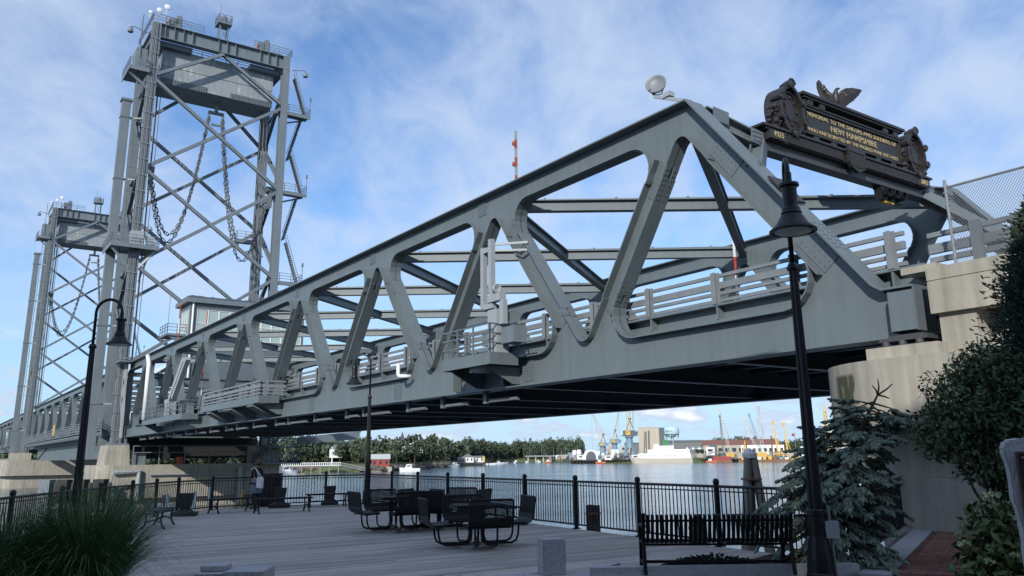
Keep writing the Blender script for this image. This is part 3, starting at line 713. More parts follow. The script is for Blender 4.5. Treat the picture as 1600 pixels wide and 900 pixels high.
m = MB(); m.lathe((17.35, 25.55, 7.9), [(.02, .22), (.16, .2), (.2, .02), (.17, 0), (.02, .05)], 12, 'Y'); m.tube([(17.35, 25.65, 7.7), (17.35, 25.65, 7.9)], .05, 6); gate.part('warning_lamp', m, LIGHTP)
gate.part('motor_box', MB().box(17.3, 17.9, 24.5, 25.3, 5.75, 6.35), TSTEEL)
gate.part('lower_counterweight', MB().box(17.3, 17.6, 26.2, 26.6, 5.8, 6.3), TSTEEL)
solo('white_elbow_pipe', MB().tube([(17.9, 34.7, 5.95), (17.9, 34.7, 5.46), (17.92, 34.62, 5.36), (17.98, 34.35, 5.34), (18.3, 34.2, 5.34)], .09, 10), WHITEP, 'short white elbow pipe beside the truss girder', 'pipe', (17.9, 34.2, 5.3), 'B', smooth=True)
solo('white_standpipe', MB().tube([(16.8, 83.2, 5.4), (16.8, 83.2, 10.6), (16.8, 84.0, 11.4)], .20, 10), WHITEP, 'tall slim white pipe rising above the truss by the tower', 'pipe', (16.8, 83.2, 5.4), 'B', smooth=True)
g2 = Thing('gate_housing', 'pale grey tapered gate housing on the platform by the tower', 'barrier gate', (17.5, 77, 5.4), 'B')
g2.part('cabinet', MB().box(17.3, 18.0, 76.5, 78.0, 5.36, 6.9), LIGHTP)
m = MB()
m.beam((17.5, 76.6, 6.905), (17.6, 73.2, 10.0), .4, .5); m.beam((17.5, 75.6, 6.905), (17.6, 72.2, 10.0), .4, .35); g2.part('mast', m, LIGHTP)
# raised barrier arms, red and white
def arm(t, s, z0, z1, label):
    a = Thing('road_barrier', label, 'barrier arm', (t, s, z0), 'B', 'raised road barrier arms on the bridge')
    n = 7; w = MB(); r = MB()
    for i in range(n): (w if i % 2 else r).box(t - .04, t + .04, s - .055, s + .055, z0 + (z1 - z0) * i / n, z0 + (z1 - z0) * (i + 1) / n - .003)
    a.part('white_band', w, WHITEP, split=True); a.part('red_band', r, REDP, split=True)
    m = MB(); m.box(t - .2, t + .2, s + .1, s + .5, 5.87, 7.2); m.box(t - .04, t + .04, s + .1, s + .2, 7.2, z0 + .8); a.part('pedestal', m, LIGHTP)
    r = MB()
    for i in (0.35, 0.7): r.box(t - .1, t + .1, s - .15, s - .1, z0 + (z1 - z0) * i - .05, z0 + (z1 - z0) * i + .05)
    a.part('lamp', r, REDP, split=True)
mk = Thing('striped_mast', 'thin dull red and white striped mast standing on the near top chord', 'mast', (T0, 26.0, 12.4), 'B')
w = MB(); r = MB()
for k in range(6): (w if k % 2 else r).box(T0 - .045, T0 + .045, 25.955, 26.045, 12.42 + k * .39, 12.42 + (k + 1) * .39 - .003)
mk.part('red_band', r, ORANGED, split=True); mk.part('white_band', w, LIGHTP, split=True)
r = MB(); r.box(T0 - .16, T0 - .065, 25.95, 26.05, 14.1, 14.25); r.box(T0 - .16, T0 - .065, 25.95, 26.05, 13.2, 13.35); mk.part('lamp', r, ORANGED, split=True)
mk.part('foot', MB().box(T0 - .2, T0 + .2, 25.8, 26.2, 12.405, 12.418), STEEL)
arm(33.0, 27.0, 6.6, 13.4, 'red and white barrier arm seen between truss diagonals near the portal')
arm(20.2, 87.6, 6.6, 17.3, 'red and white barrier arm in front of the operator house windows')
arm(22.6, 86.4, 6.6, 16.6, 'second red and white barrier arm by the operator house, right of the first')
# ------------------------------------------------------------------ lift towers
def hleg(m, t, s, z0, z1, w=0.95, dpt=1.1, tf=.07):
    m.box(t - w / 2, t + w / 2, s - dpt / 2, s - dpt / 2 + tf, z0, z1); m.box(t - w / 2, t + w / 2, s + dpt / 2 - tf, s + dpt / 2, z0, z1); m.box(t - .05, t + .05, s - dpt / 2 + tf, s + dpt / 2 - tf, z0, z1)
def catenary(a, b, sag, n):
    a, b = Vector(a), Vector(b); return [a + (b - a) * u + Vector((0, 0, -4 * sag * u * (1 - u))) for u in [i / n for i in range(n + 1)]]
def chain_mesh(m, path, pitch=.52, ln=.72, w=.165, r=.05):
    L = [0]
    for a, b in zip(path, path[1:]): L.append(L[-1] + (b - a).length)
    n = int(L[-1] / pitch); j = 0
    for i in range(n):
        d = (i + .5) * pitch
        while L[j + 1] < d: j += 1
        k = (d - L[j]) / (L[j + 1] - L[j]); c = path[j].lerp(path[j + 1], k); t = (path[j + 1] - path[j]).normalized()
        a = t.cross(Vector((0, 1, 0))).normalized(); b = t.cross(a)
        if i % 2: a = b
        m.tube([c + t * (ln / 2) * y + a * w * x for x, y in ((1, .55), (.6, 1), (-.6, 1), (-1, .55), (-1, -.55), (-.6, -1), (.6, -1), (1, -.55))], r, 4, True)
        m.beam(c - a * w, c + a * w, .07, .07)
def tower(s, label, near, flip=1):
    """s: face looking at the plaza; the tower runs 7.5 m behind it"""
    tw = Thing('lift_tower', label, 'bridge tower', (26.5, s, 2), 'B', 'lift bridge towers')
    tl, tr, sb = 18.0, 34.75, s + 7.6
    for t, ss, nm in ((tl, s, 1), (tr, s, 1), (tl, sb, 0), (tr, sb, 0)):
        m = MB(); hleg(m, t, ss, 2.6, 55.3 if nm else 53.2, 0.95 if nm else 1.05, 0.9 if nm else 1.2); tw.part('leg', m, TSTEEL)
    m = MB()
    for ss in (s, sb):
        m.box(tl - .45, tr + .45, ss - .45, ss - .38, 55.25, 55.33) if 0 else None
    # head girders
    for ss in (s, sb):
        m = MB(); m.ibeam((tl - .45, ss - .02, 54.42), (tr + .45, ss - .02, 54.42), .9, 1.9, .08, .06)
        for i in range(15):
            if i in (4, 5, 9, 10): continue
            t = tl + 1.0 + i * 1.1; m.box(t - .03, t + .03, ss - .42, ss + .38, 53.56, 55.28)
        tw.part('head_girder', m, TSTEEL)
    m = MB()
    for t in (tl, tr): m.mark(); m.ibeam((t, s + .46, 54.3), (t, sb - .62, 54.3), .7, 1.7)
    tw.part('side_girder', m, TSTEEL, split=True)
    # sheave housings under the head girder ends
    for a, b in ((tl + .55, tl + 4.6), (tr - 4.6, tr - .55)): tw.part('sheave_housing', MB().box(a, b, s + .5, sb - .7, 52.8, 53.45), PLATE)
    # bracing
    lv = [48.0, 36.1, 24.2, 12.3]
    for ss, lvl, zt in ((s - .1, lv, 53.4), (sb + .1, [44.3, 32.3, 20.3, 8.4], 52.0)):
        mid = (tl + tr) / 2
        brs = [((mid, zt), (tl + .4, lvl[0] + .4)), ((mid, zt), (tr - .4, lvl[0] + .4))]
        for a, b in zip(lvl, lvl[1:]): brs += [((tl + .4, a - .3), (tr - .4, b + .3)), ((tr - .4, a - .3), (tl + .4, b + .3))]
        for k, (a, b) in enumerate(brs):
            yy = ss + (.13 if k % 2 else -.13)
            m = MB(); m.ibeam((a[0], yy, a[1]), (b[0], yy, b[1]), .40, .37, .05, .04, up=(0, 1, 0)); tw.part('brace', m, TSTEEL)
    for t in (tl, tr):                                     # side K bracing
        m = MB(); zz = [51, 44, 38, 32, 26, 20, 14]
        for i, (a, b) in enumerate(zip(zz, zz[1:])):
            p, q = ((s + .5, a), (sb - .6, b)) if i % 2 == 0 else ((sb - .6, a), (s + .5, b)); m.ibeam((t, p[0], p[1]), (t, q[0], q[1]), .45, .45, .05, .04, up=(1, 0, 0))
        for z in (48, 36, 24): m.beam((t, s + .46, z), (t, sb - .62, z), .4, .4)
        tw.part('side_brace', m, TSTEEL)
    # counterweight
    cw = tw.part('counterweight', MB().box(19.25, 33.6, s + 1.4, s + 6.2, 48.25, 53.1), SEAL)
    m = MB(); m.box(19.25, 25.0, s + 1.33, s + 1.398, 48.15, 48.95)
    for i in range(19): m.box(19.45 + i * .3, 19.5 + i * .3, s + 1.26, s + 1.33, 48.2, 48.9)
    m.box(28.0, 33.6, s + 1.33, s + 1.398, 48.15, 48.95)
    for i in range(18): m.box(28.2 + i * .3, 28.25 + i * .3, s + 1.26, s + 1.33, 48.2, 48.9)
    m.box(19.25, 33.6, s + 1.36, s + 1.396, 50.55, 50.62)
    tw.part('counterweight_ledge', m, PLATE, parent=cw)
    m = MB()
    for i in range(7):
        for t in (tl + 1.4, tr - 1.4): m.tube([(t - .45 + i * .15, s + 3.4 + (i % 3) * .5, 53), (t - .45 + i * .15, s + 3.4 + (i % 3) * .5, 12.5)], .045, 4)
    tw.part('wire_rope', m, ROPE, split=True)
    # hanger and balance chains
    m = MB(); m.box(26.8, 27.2, s + 3.6, s + 4.0, 46.6, 48.15); m.box(26.0, 28.0, s + 3.6, s + 4.0, 46.5, 46.85); m.box(26.5, 28.1, s + 3.7, s + 3.9, 44.9, 45.15)
    for t in (26.1, 27.9): m.box(t - .14, t + .14, s + 3.65, s + 3.95, 45.15, 46.5)
    tw.part('chain_hanger', m, TSTEEL)
    m = MB()
    for o in (-.28, .28):
        chain_mesh(m, catenary((26.1, s + 3.8 + o, 45.8), (19.35, s + 2.2 + o * 1.5, 36.2), 12.0 + o * 1.6, 60)); chain_mesh(m, catenary((27.9, s + 3.8 + o, 45.8), (34.2, s + 3.2 + o * 1.5, 35.4), 12.6 + o * 1.6, 60))
    tw.part('balance_chain', m, CHAINM, stuff=True)
    for t in (19.2, 34.2):
        m = MB(); m.prism([(t - .6, 37.0), (t + .4, 37.0), (t + .4, 36.2), (t - .3, 36.5)], lambda a, b, c: (a, c, b), s + 1.4, s + 2.9)
        for o in (-.5, .5): m.beam((t + .1, s + 2.2 + o, 36.4), (t + .15, s + 2.2 + o, 34.3), .22, .3)
        tw.part('chain_anchor', m, TSTEEL)
    # tall guide column outside the near corner
    m = MB(); m.box(15.35, 16.35, s + 2.3, s + 3.2, 2.05, 45.2); gc = tw.part('guide_column', m, TSTEEL)
    m = MB(); m.mark(); m.box(15.2, 16.5, s + 2.15, s + 3.35, 45.2, 45.5)
    for z in (8, 17, 26, 35, 43): m.mark(); m.box(15.28, 16.42, s + 2.22, s + 3.28, z, z + .22); m.beam((16.42, s + 2.7, z + .1), (17.6, s + 2.0, z + .1), .14, .2)
    tw.part('column_band', m, TSTEEL, parent=gc, split=True)
    # head details
    m = MB()
    railing(m, [(tl - .6, sb + .4, 55.4), (tl - .6, s - .5, 55.4), (tl + 5.6, s - .5, 55.4)], step=1.5, r=.035); railing(m, [(tr - 4.6, s - .5, 55.4), (tr + .6, s - .5, 55.4), (tr + .6, sb + .4, 55.4)], step=1.5, r=.035)
    railing(m, [(19.4, s + 1.5, 52.75), (33.4, s + 1.5, 52.75)], step=1.5, r=.035)
    tw.part('top_railing', m, TSTEEL)
    for t in (20.1, 31.6):
        q = MB(); q.box(t - .5, t + .2, s + .6, s + 1.6, 55.35, 57.1); q.box(t + .3, t + .9, s + .5, s + 1.3, 55.35, 57.5); q.lathe((t + .6, s + .9, 57.4), [(.3, 0), (.3, .2), (.02, .3)], 8); q.box(t + .92, t + 1.0, s + .6, s + 1.2, 55.4, 57.3); dr = tw.part('sheave_motor', q, TSTEEL)
        tw.part('motor_guard', MB().beam((t - 1.1, s + .7, 55.5), (t - .55, s + .7, 56.7), .5, .12), ORANGE, parent=dr)
    tw.part('hood', MB().box(31.8 + 1, 31.8 + 2.6, s + .6, s + 2.2, 55.3, 56.1), TSTEEL)
    m = MB(); c = (26.3, s + .8)
    for dx, dy in ((-.55, -.45), (.55, -.45), (-.55, .45), (.55, .45)): m.beam((c[0] + dx, c[1] + dy, 55.3), (c[0] + dx, c[1] + dy, 57.9), .13, .13)
    m.beam((c[0] - .55, c[1] - .46, 55.5), (c[0] + .55, c[1] - .46, 57.6), .08, .08); m.beam((c[0] + .55, c[1] - .46, 55.5), (c[0] - .55, c[1] - .46, 57.6), .08, .08)
    m.box(c[0] - .9, c[0] + .9, c[1] - .9, c[1] + .9, 57.9, 58.1); railing(m, [(c[0] - .85, c[1] - .85, 58.1), (c[0] + .85, c[1] - .85, 58.1), (c[0] + .85, c[1] + .85, 58.1), (c[0] - .85, c[1] + .85, 58.1), (c[0] - .85, c[1] - .85, 58.1)], step=1.0, r=.03)
    m.lathe((c[0], c[1], 58.1), [(.5, 0), (.5, 1.0), (.25, 1.3), (.02, 1.35)], 8); m.tube([(c[0] - .5, c[1], 58.1), (c[0] - .5, c[1], 61)], .03, 4)
    tw.part('beacon_stand', m, TSTEEL)
    # near-corner platforms, conduits and ladder on the front leg
    m = MB()
    for i in range(5): m.tube([(tl - .62 + i * .17, s - .55 - .06 * (i % 2), 3.5), (tl - .62 + i * .17, s - .55 - .06 * (i % 2), 55.2)], .065, 5)
    for z in range(5, 55, 2): m.box(tl - .75, tl + .25, s - .68, s - .62, z, z + .12)
    tw.part('conduit_run', m, GALV)
    m = MB()
    for o in (-.22, .22): m.beam((tl - 1.6, s + .3 + o, 4), (tl - 1.6, s + .3 + o, 56.2), .07, .07)
    for z in range(8, 112): m.beam((tl - 1.6, s + .1, z / 2), (tl - 1.6, s + .5, z / 2), .04, .04)
    for z in range(6, 56, 3): m.beam((tl - 1.6, s + .3, z), (tl - .4, s + .3, z), .06, .06)
    tw.part('ladder', m, TSTEEL)
    def plat(t0, t1, s0, s1, z, nm='landing', rr=True):
        q = MB(); q.box(t0, t1, s0, s1, z - .12, z); q.box(t0, t1, s0, s0 + .06, z - .5, z - .12); q.box(t0, t0 + .06, s0 + .06, s1, z - .5, z - .12)
        p = tw.part(nm, q, TSTEEL)
        q = MB(); railing(q, [(t0 + .05, s1 - .05, z), (t0 + .05, s0 + .05, z), (t1 - .05, s0 + .05, z), (t1 - .05, s1 - .05, z)], step=1.2, r=.03); tw.part('landing_railing', q, TSTEEL, parent=p)
        return p
    p = plat(15.2, 17.5, s - 1.0, s + 4, 48.6); q = MB(); q.beam((15.4, s, 48.1), (17.5, s, 46.4), .2, .3); q.box(16, 17.3, s + .2, s + 2.6, 48.6, 51.6); tw.part('hoist_box', q, TSTEEL, parent=p)
    if near:
        p = plat(15.1, 20.3, s - 1.9, s + 3.6, 26.2); q = MB()
        q.beam((15.4, s - 1.2, 25.6), (17.6, s - .3, 23.4), .18, .25); q.beam((20.0, s - 1.2, 25.7), (18.4, s - .3, 23.6), .18, .25); q.box(17.2, 18.6, s - 1.4, s - .6, 26.2, 27.9); q.box(19.0, 19.8, s - 1.2, s - .6, 26.2, 27.4)
        tw.part('landing_equipment', q, LIGHTP, parent=p)
        p = plat(30.6, 33.0, s + 3.0, s + 5.2, 29.8); tw.part('bracket', MB().beam((32.8, s + 4, 29.7), (34.4, s + 4, 27.9), .2, .3), TSTEEL, parent=p)
    # lamps on brackets
    for t, dr in ((16.9, -1), (35.6, 1)):
        q = MB(); q.tube([(t, s - .3, 53.6), (t + dr * 1.6, s - .3, 54.0), (t + dr * 1.9, s - .3, 53.9)], .06, 5); q.lathe((t + dr * 1.9, s - .3, 53.1), [(.3, 0), (.36, .1), (.28, .5), (.1, .8)], 10); tw.part('bracket_lamp', q, TSTEEL)
    # dishes on the near top corner
    for dt, dz, r in ((-1.0, 56.3, .24), (.0, 56.9, .32), (.9, 57.6, .38)):
        q = MB(); q.lathe((tl + dt, s - .6, dz), [(.02, .1), (r * .7, 0), (r, -.14), (r * .9, -.2), (.02, -.12)], 14, 'Y'); q.smooth = True; q.tube([(tl + dt, s - .5, dz), (tl + dt, s - .3, dz - .4), (tl + dt, s - .3, 55.4)], .05, 5); tw.part('antenna_dish', q, WHITEP)
    # zigzag stairs on the far corner
    zs = [12.2, 24.0, 36.2, 47.4] if near else [24.0, 47.4]
    for z in zs:
        p = plat(35.3, 38.4, s - .6, s + 1.4, z)
        q = MB()
        for o in (-.35, .35):
            q.beam((38.0, s + .4 + o, z), (36.2, s + .4 + o, z + 5.4), .07, .26, up=(0, 1, 0)); q.beam((38.0, s + .4 + o, z + 1.0), (36.2, s + .4 + o, z + 6.4), .05, .06)
            q.beam((36.2, s + 1.6 + o, z - 6.2), (37.8, s + 1.6 + o, z - .1), .07, .26, up=(0, 1, 0)); q.beam((36.2, s + 1.6 + o, z - 5.2), (37.8, s + 1.6 + o, z + .9), .05, .06)
        for i in range(20): u = (i + .5) / 20; q.box(38.0 - 1.8 * u - .16, 38.0 - 1.8 * u + .16, s + .05, s + .75, z + 5.4 * u - .03, z + 5.4 * u + .03); q.box(36.2 + 1.6 * u - .16, 36.2 + 1.6 * u + .16, s + 1.25, s + 1.95, z - 6.2 + 6.1 * u - .03, z - 6.2 + 6.1 * u + .03)
        q.beam((38.35, s - .5, z), (38.35, s - .5, z + 2.2), .06, .06); q.box(38.25, 38.45, s - .6, s - .4, z + 2.2, z + 2.7)
        tw.part('stair_flight', q, TSTEEL, parent=p)
        tw.part('stair_bracket', MB().beam((35.2, s + .4, z - 1.4), (38.2, s + .4, z - .3), .15, .2), TSTEEL, parent=p)
    return tw
TW = 102.6
tower(TW, 'tall nearer lift tower with streaked counterweight and hanging chains', True)
tower(197.0, 'distant lift tower partly behind the nearer tower at left', False)
# rusty end bearing column and splice of the near truss at the tower
eb = Thing('tower_bearing_column', 'pale stained bearing column where the truss meets the tower', 'bearing column', (18.3, 100.6, 3.7), 'B')
m = MB(); m.prism([(99.9, 3.75), (100.9, 3.75), (100.9, 6.3), (101.9, 8), (101.9, 12.3), (100.2, 12.3), (100.2, 8.5), (99.9, 7)], lambda a, b, c: (c, a, b), 17.95, 18.12)
for s0, z0 in ((100.8, 10.2), (100.8, 8.2)): m.box(17.9, 17.945, s0 - .5, s0 + .6, z0 - .45, z0 + .55)
eb.part('column', m, LIGHTP)
m = MB()
for z0 in (10.25, 8.3): m.box(17.88, 17.895, 100.55, 101.05, z0 - .3, z0 + .35)
eb.part('slot', m, ROAD, split=True)
eb.part('walkway', MB().box(16.9, 18.2, 98.6, 101.9, 12.32, 12.45), TSTEEL)
# ------------------------------------------------------------------ lift span and far span
lift = Thing('truss_bridge_span', 'blue grey truss span between the two lift towers', 'bridge span', (T0, 150, ZB), 'B')
truss_span(lift, 94.2, False)
def simple_deck(th, s0, s1):
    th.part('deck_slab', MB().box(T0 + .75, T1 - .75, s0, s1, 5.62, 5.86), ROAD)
    m = MB()
    for i in range(9): s = s0 + 1 + (s1 - s0 - 2) * i / 8; m.mark(); m.ibeam((T0 + .03, s, 4.74), (T1 - .03, s, 4.74), .3, .8)
    th.part('floor_beam', m, STEEL, split=True)
    guard_rail(th, T0 + .62, -1, s0 + .5, s1 - .5, 30); guard_rail(th, T1 - .62, 1, s0 + .5, s1 - .5, 10)
    m = MB()
    for i in range(9): s = s0 + 4 + (s1 - s0 - 8) * i / 8; m.mark(); m.ibeam((T0 + .4, s, 11.86), (T1 - .4, s, 11.86), .36, .5)
    th.part('top_lateral', m, STEEL, split=True)
simple_deck(lift, 104.2, 195.4)
w = MB(); w.box(17.0, 17.6, 106, 190, 5.2, 5.3); railing(w, [(17.0, 106, 5.3), (17.0, 190, 5.3)], step=2.2, r=.05, rows=(.3, .6, .9, 1.2)); lift.part('side_walkway', w, GALV)
w = MB(); w.tube([(17.6, 107, 4.9), (17.6, 189, 4.9)], .4, 8); lift.part('side_pipe', w, TSTEEL)
w = MB(); w.box(19, 19.3, 112, 186, 2.0, 4.6); w.beam((18.9, 128, 4.2), (18.9, 116, 2.3), .2, .25); w.beam((18.9, 172, 4.2), (18.9, 184, 2.3), .2, .25); lift.part('underslung_girder', w, STEEL)
solo('warning_sign', MB().box(16.9, 16.95, 147.0, 148.6, 5.7, 7.3), CYEL, 'small amber notice board on the lift span walkway', 'sign', (16.9, 147.8, 5.7), 'B')
far = Thing('truss_bridge_span', 'farthest truss span beyond the distant tower at the left edge', 'bridge span', (T0, 250, ZB), 'B')
truss_span(far, 195.5, False)
simple_deck(far, 205.5, 297)
hut = Thing('control_cabin', 'grey cabin on the far span at the left edge of the picture', 'cabin', (16.5, 214, 3), 'B')
hut.part('body', MB().box(15.6, 18.0, 210, 218, 5, 9), STEEL); hut.part('base', MB().prism([(15.3, 4.6), (18.2, 4.6), (18.2, 3.6), (16.2, 3.9)], lambda a, b, c: (a, c, b), 209.5, 218.5), STEEL)
hut.part('roof', MB().box(15.3, 18.3, 209.6, 218.4, 9.0, 9.3), TSTEEL); hut.part('window', MB().box(15.55, 15.598, 212, 216, 6.8, 8.2), GLASS)
# ------------------------------------------------------------------ operator house
oh = Thing('operator_house', 'grey bridge operator house with green tinted window bands and low roof', 'operator house', (28, 96, 12), 'B')
a0, a1, b0, b1 = 23.2, 36.6, 96.0, 100.4
m = MB(); m.box(a0, a1, b0, b1, 10.6, 15.05); m.box(a0, a1, b0, b1, 18.35, 19.05); m.box(a0, a0 + .8, b0, b0 + .06, 15.05, 18.35)
m.box(a1 - .3, a1, b0, b1, 15.05, 18.35); m.box(a0, a1 - .3, b1 - .1, b1, 15.05, 18.35)
m.box(a0, a0 + .06, b0 + .06, b0 + .3, 15.05, 18.35); m.box(a0, a0 + .06, b1 - .4, b1 - .1, 15.05, 18.35)
oh.part('wall', m, PLATE)
m = MB(); m.box(a0 - .5, a1 + .5, b0 - .5, b1 + .5, 19.05, 19.55)
rf = oh.part('roof', m, TSTEEL)
m = MB(); m.box(a0 - .35, a1 + .35, b0 - .35, b1 + .35, 19.55, 19.78); rr = random.Random(5)
for i in range(40): x = a0 + rr.random() * (a1 - a0); y = b0 - .3 + rr.random() * .8; m.box(x - .2, x + .15, y, y + .3, 19.78, 19.84 + .10 * rr.random())
m.tube([(31.6, 97, 19.7), (31.6, 97, 20.7)], .08, 6)
oh.part('gravel_edge', m, CDARK, parent=rf)
nwin = 10; ww = (a1 - .3 - a0 - .8) / nwin
for i in range(nwin):
    for z0, z1 in ((15.1, 16.65), (16.75, 18.3)):
        t0 = a0 + .8 + i * ww; g = oh.part('window', MB().box(t0 + .06, t0 + ww - .06, b0 + .05, b0 + .08, z0 + .05, z1), GLASS)
        f = MB(); f.box(t0, t0 + .06, b0 - .02, b0 + .09, z0, z1 + .06); f.box(t0 + ww - .06, t0 + ww, b0 - .02, b0 + .09, z0, z1 + .06); f.box(t0 + .06, t0 + ww - .06, b0 - .02, b0 + .09, z0, z0 + .05); f.box(t0 + .06, t0 + ww - .06, b0 - .02, b0 + .09, z1, z1 + .05)
        oh.part('frame', f, WHITEP, parent=g)
for i in range(4):
    for z0, z1 in ((15.4, 16.7), (16.8, 18.3)):
        s0 = b0 + .35 + i * .95; g = oh.part('window', MB().box(a0 + .03, a0 + .05, s0 + .05, s0 + .88, z0 + .05, z1), GLASS)
        f = MB(); f.box(a0 - .02, a0 + .06, s0, s0 + .05, z0, z1 + .05); f.box(a0 - .02, a0 + .06, s0 + .05, s0 + .93, z0, z0 + .06); f.box(a0 - .02, a0 + .06, s0 + .05, s0 + .93, z1, z1 + .05); oh.part('frame', f, WHITEP, parent=g)
oh.part('drainpipe', MB().tube([(a0 + .3, b0 - .15, 19.4), (a0 + .3, b0 - .15, 10.6)], .12, 6), WHITEP)
m = MB(); m.box(a0 - 2.1, a0, b0 + .8, b1, 15.3, 15.55); railing(m, [(a0, b0 + .85, 15.55), (a0 - 2.05, b0 + .85, 15.55), (a0 - 2.05, b1, 15.55)], step=1.2, r=.035); m.tube([(a0 - 2.0, b0 + 1, 15.5), (a0 - 2.0, b0 + 1, 20.4)], .03, 4); m.prism([(a0 - 2, 15.25), (a0, 15.25), (a0, 14.2)], lambda a, b, c: (a, c, b), b0 + 1.0, b0 + 1.2)
oh.part('balcony', m, TSTEEL)
oh.part('floor_beam', MB().ibeam((T0 + .5, 95.4, 10.0), (a1, 95.4, 10.0), .5, 1.0), STEEL)
# ------------------------------------------------------------------ mid-river piers
def rpier(t0, t1, s0, s1, z0, z1, rad=1.6):
    m = MB(); pts = rounded([(t0, s0), (t1, s0), (t1, s1), (t0, s1)], [rad, .4, .4, rad], 6); m.prism(pts, lambda a, b, c: (a, b, c), z0, z1); return m
p1 = Thing('bridge_pier', 'pale concrete pier under the nearer lift tower', 'bridge pier', (26, 102, -3.2), 'B', 'concrete river piers')
p1.part('cap', rpier(15.7, 35.6, 98.8, 108, -2.2, 1.3), CONC)
p1.part('footing', rpier(16.6, 35.0, 99.6, 107.2, -3.6, -2.2), CONC)
m = MB(); m.prism([(16.5, 1.3), (19.0, 1.3), (18.8, 3.4), (16.7, 3.4)], lambda a, b, c: (a, c, b), 99.2, 104.0)
p1.part('pedestal', m, CONC)
p1.part('pedestal', MB().box(33.2, 35.4, 99.2, 104, 1.3, 3.4), CONC)
m = MB()
for t in (17.2, 17.9, 18.5): m.box(t - .12, t + .12, 99.8, 101, 3.4, 4.2)
m.box(16.8, 18.8, 99.6, 101.4, 3.402, 3.6)
p1.part('bearing', m, TSTEEL)
m = MB(); railing(m, [(19.2, 98.9, 1.3), (35.4, 98.9, 1.3)], step=2.6, r=.05, rows=(1.3, 2.0), h=2.0); p1.part('pier_railing', m, GALV)
m = MB(); m.box(19.4, 20.6, 99.3, 100.5, 1.3, 2.4); m.box(32.2, 33.2, 99.1, 100, 1.3, 2.5); p1.part('equipment_cabinet', m, TSTEEL, split=True)
p1.part('machinery_enclosure', MB().box(19.4, 35.2, 106.4, 107.6, 1.95, 4.25), RUBBER)
m = MB(); m.tube([(17.4, 98.5, .55), (19.9, 98.5, .6), (19.9, 98.5, -2.4)], .28, 8); m.tube([(30.8, 98.5, .9), (30.8, 98.5, -3)], .28, 8); m.beam((19.9, 98.5, -.6), (17.2, 98.5, -1.1), .15, .3); m.tube([(21, 98.55, .25), (30.8, 98.55, .25)], .12, 6); p1.part('drain_pipe', m, LIGHTP)
m = MB(); m.box(14.2, 17.4, 97.6, 98.7, -2.6, -.7); m.box(14.2, 14.3, 97.6, 98.7, -.7, -.1); p1.part('fender_box', m, TSTEEL)
m = MB()
for k in range(2): m.tube([(24.0 + k * .3, 99.0, 1.32), (24.0 + k * .3, 99.0, 2.1)], .2, 8)
p1.part('gas_bottle', m, REDP, split=True)
# machinery stair hanging under the deck at the far side of the pier
st = Thing('access_stair', 'dark steel access stair under the deck beside the river pier', 'stair', (34, 100, 1.3), 'B')
m = MB()
for s in (97.4, 98.5): m.beam((32.4, s, 1.4), (35.6, s, 5.0), .12, .35, up=(0, 1, 0))
for i in range(14): u = i / 13; m.box(32.4 + 3.2 * u - .15, 32.4 + 3.2 * u + .15, 97.4, 98.5, 1.4 + 3.6 * u, 1.46 + 3.6 * u)
st.part('flight', m, TSTEEL)
m = MB(); m.box(32.6, 37.4, 96.8, 99.2, 1.2, 1.35); railing(m, [(33, 96.9, 1.35), (37.3, 96.9, 1.35), (37.3, 99, 1.35)], step=1.0, r=.04, rows=(.3, .6, .9, 1.2)); railing(m, [(33.4, 97.2, 3.2), (37.3, 97.2, 3.2), (37.3, 99, 3.2)], step=1.0, r=.04, rows=(.3, .6, .9, 1.2)); m.box(33.2, 37.4, 97, 99.2, 3.05, 3.2)
for t in (33.5, 37.3): m.beam((t, 97, 1.3), (t, 97, 5.0), .12, .12)
st.part('landing', m, TSTEEL)
ug = Thing('inspection_gantry', 'dark steel gantry slung beneath the far edge of the deck', 'gantry', (40, 96, 3.5), 'B')
m = MB(); m.prism([(36.2, 4.2), (44.2, 4.95), (43.4, 3.95), (38.2, 3.55), (36.2, 3.6)], lambda a, b, c: (a, c, b), 95.0, 95.4); ug.part('girder', m, TSTEEL)
m = MB()
for i in range(5): m.box(36.3, 38.2, 94.9, 94.98, 3.62 + i * .12, 3.68 + i * .12)
ug.part('grille_bar', m, PLATE, split=True); 
m = MB(); m.box(36.5, 43.4, 95.4, 98, 3.4, 3.5); ug.part('floor', m, TSTEEL)
p2 = Thing('bridge_pier', 'pale concrete pier under the distant lift tower', 'bridge pier', (26, 200, -3.2), 'B', 'concrete river piers')
p2.part('cap', rpier(13.5, 37, 193.0, 206, -.8, 2.2), CONC); p2.part('footing', rpier(14.5, 36, 194, 205, -3.6, -.8), CONC)
m = MB(); m.box(15.5, 19, 196, 203, 2.2, 3.6); m.box(33, 36, 196, 203, 2.2, 3.6); p2.part('pedestal', m, CONC, split=True)
p3 = Thing('bridge_pier', 'concrete pier with leaning timber fenders at the far left edge', 'bridge pier', (16, 240, -3.2), 'B', 'concrete river piers')
p3.part('cap', rpier(8, 38, 214, 224, -1.0, 2.6), CONC); p3.part('footing', rpier(9, 37, 215, 223, -3.6, -1.0), CONC)
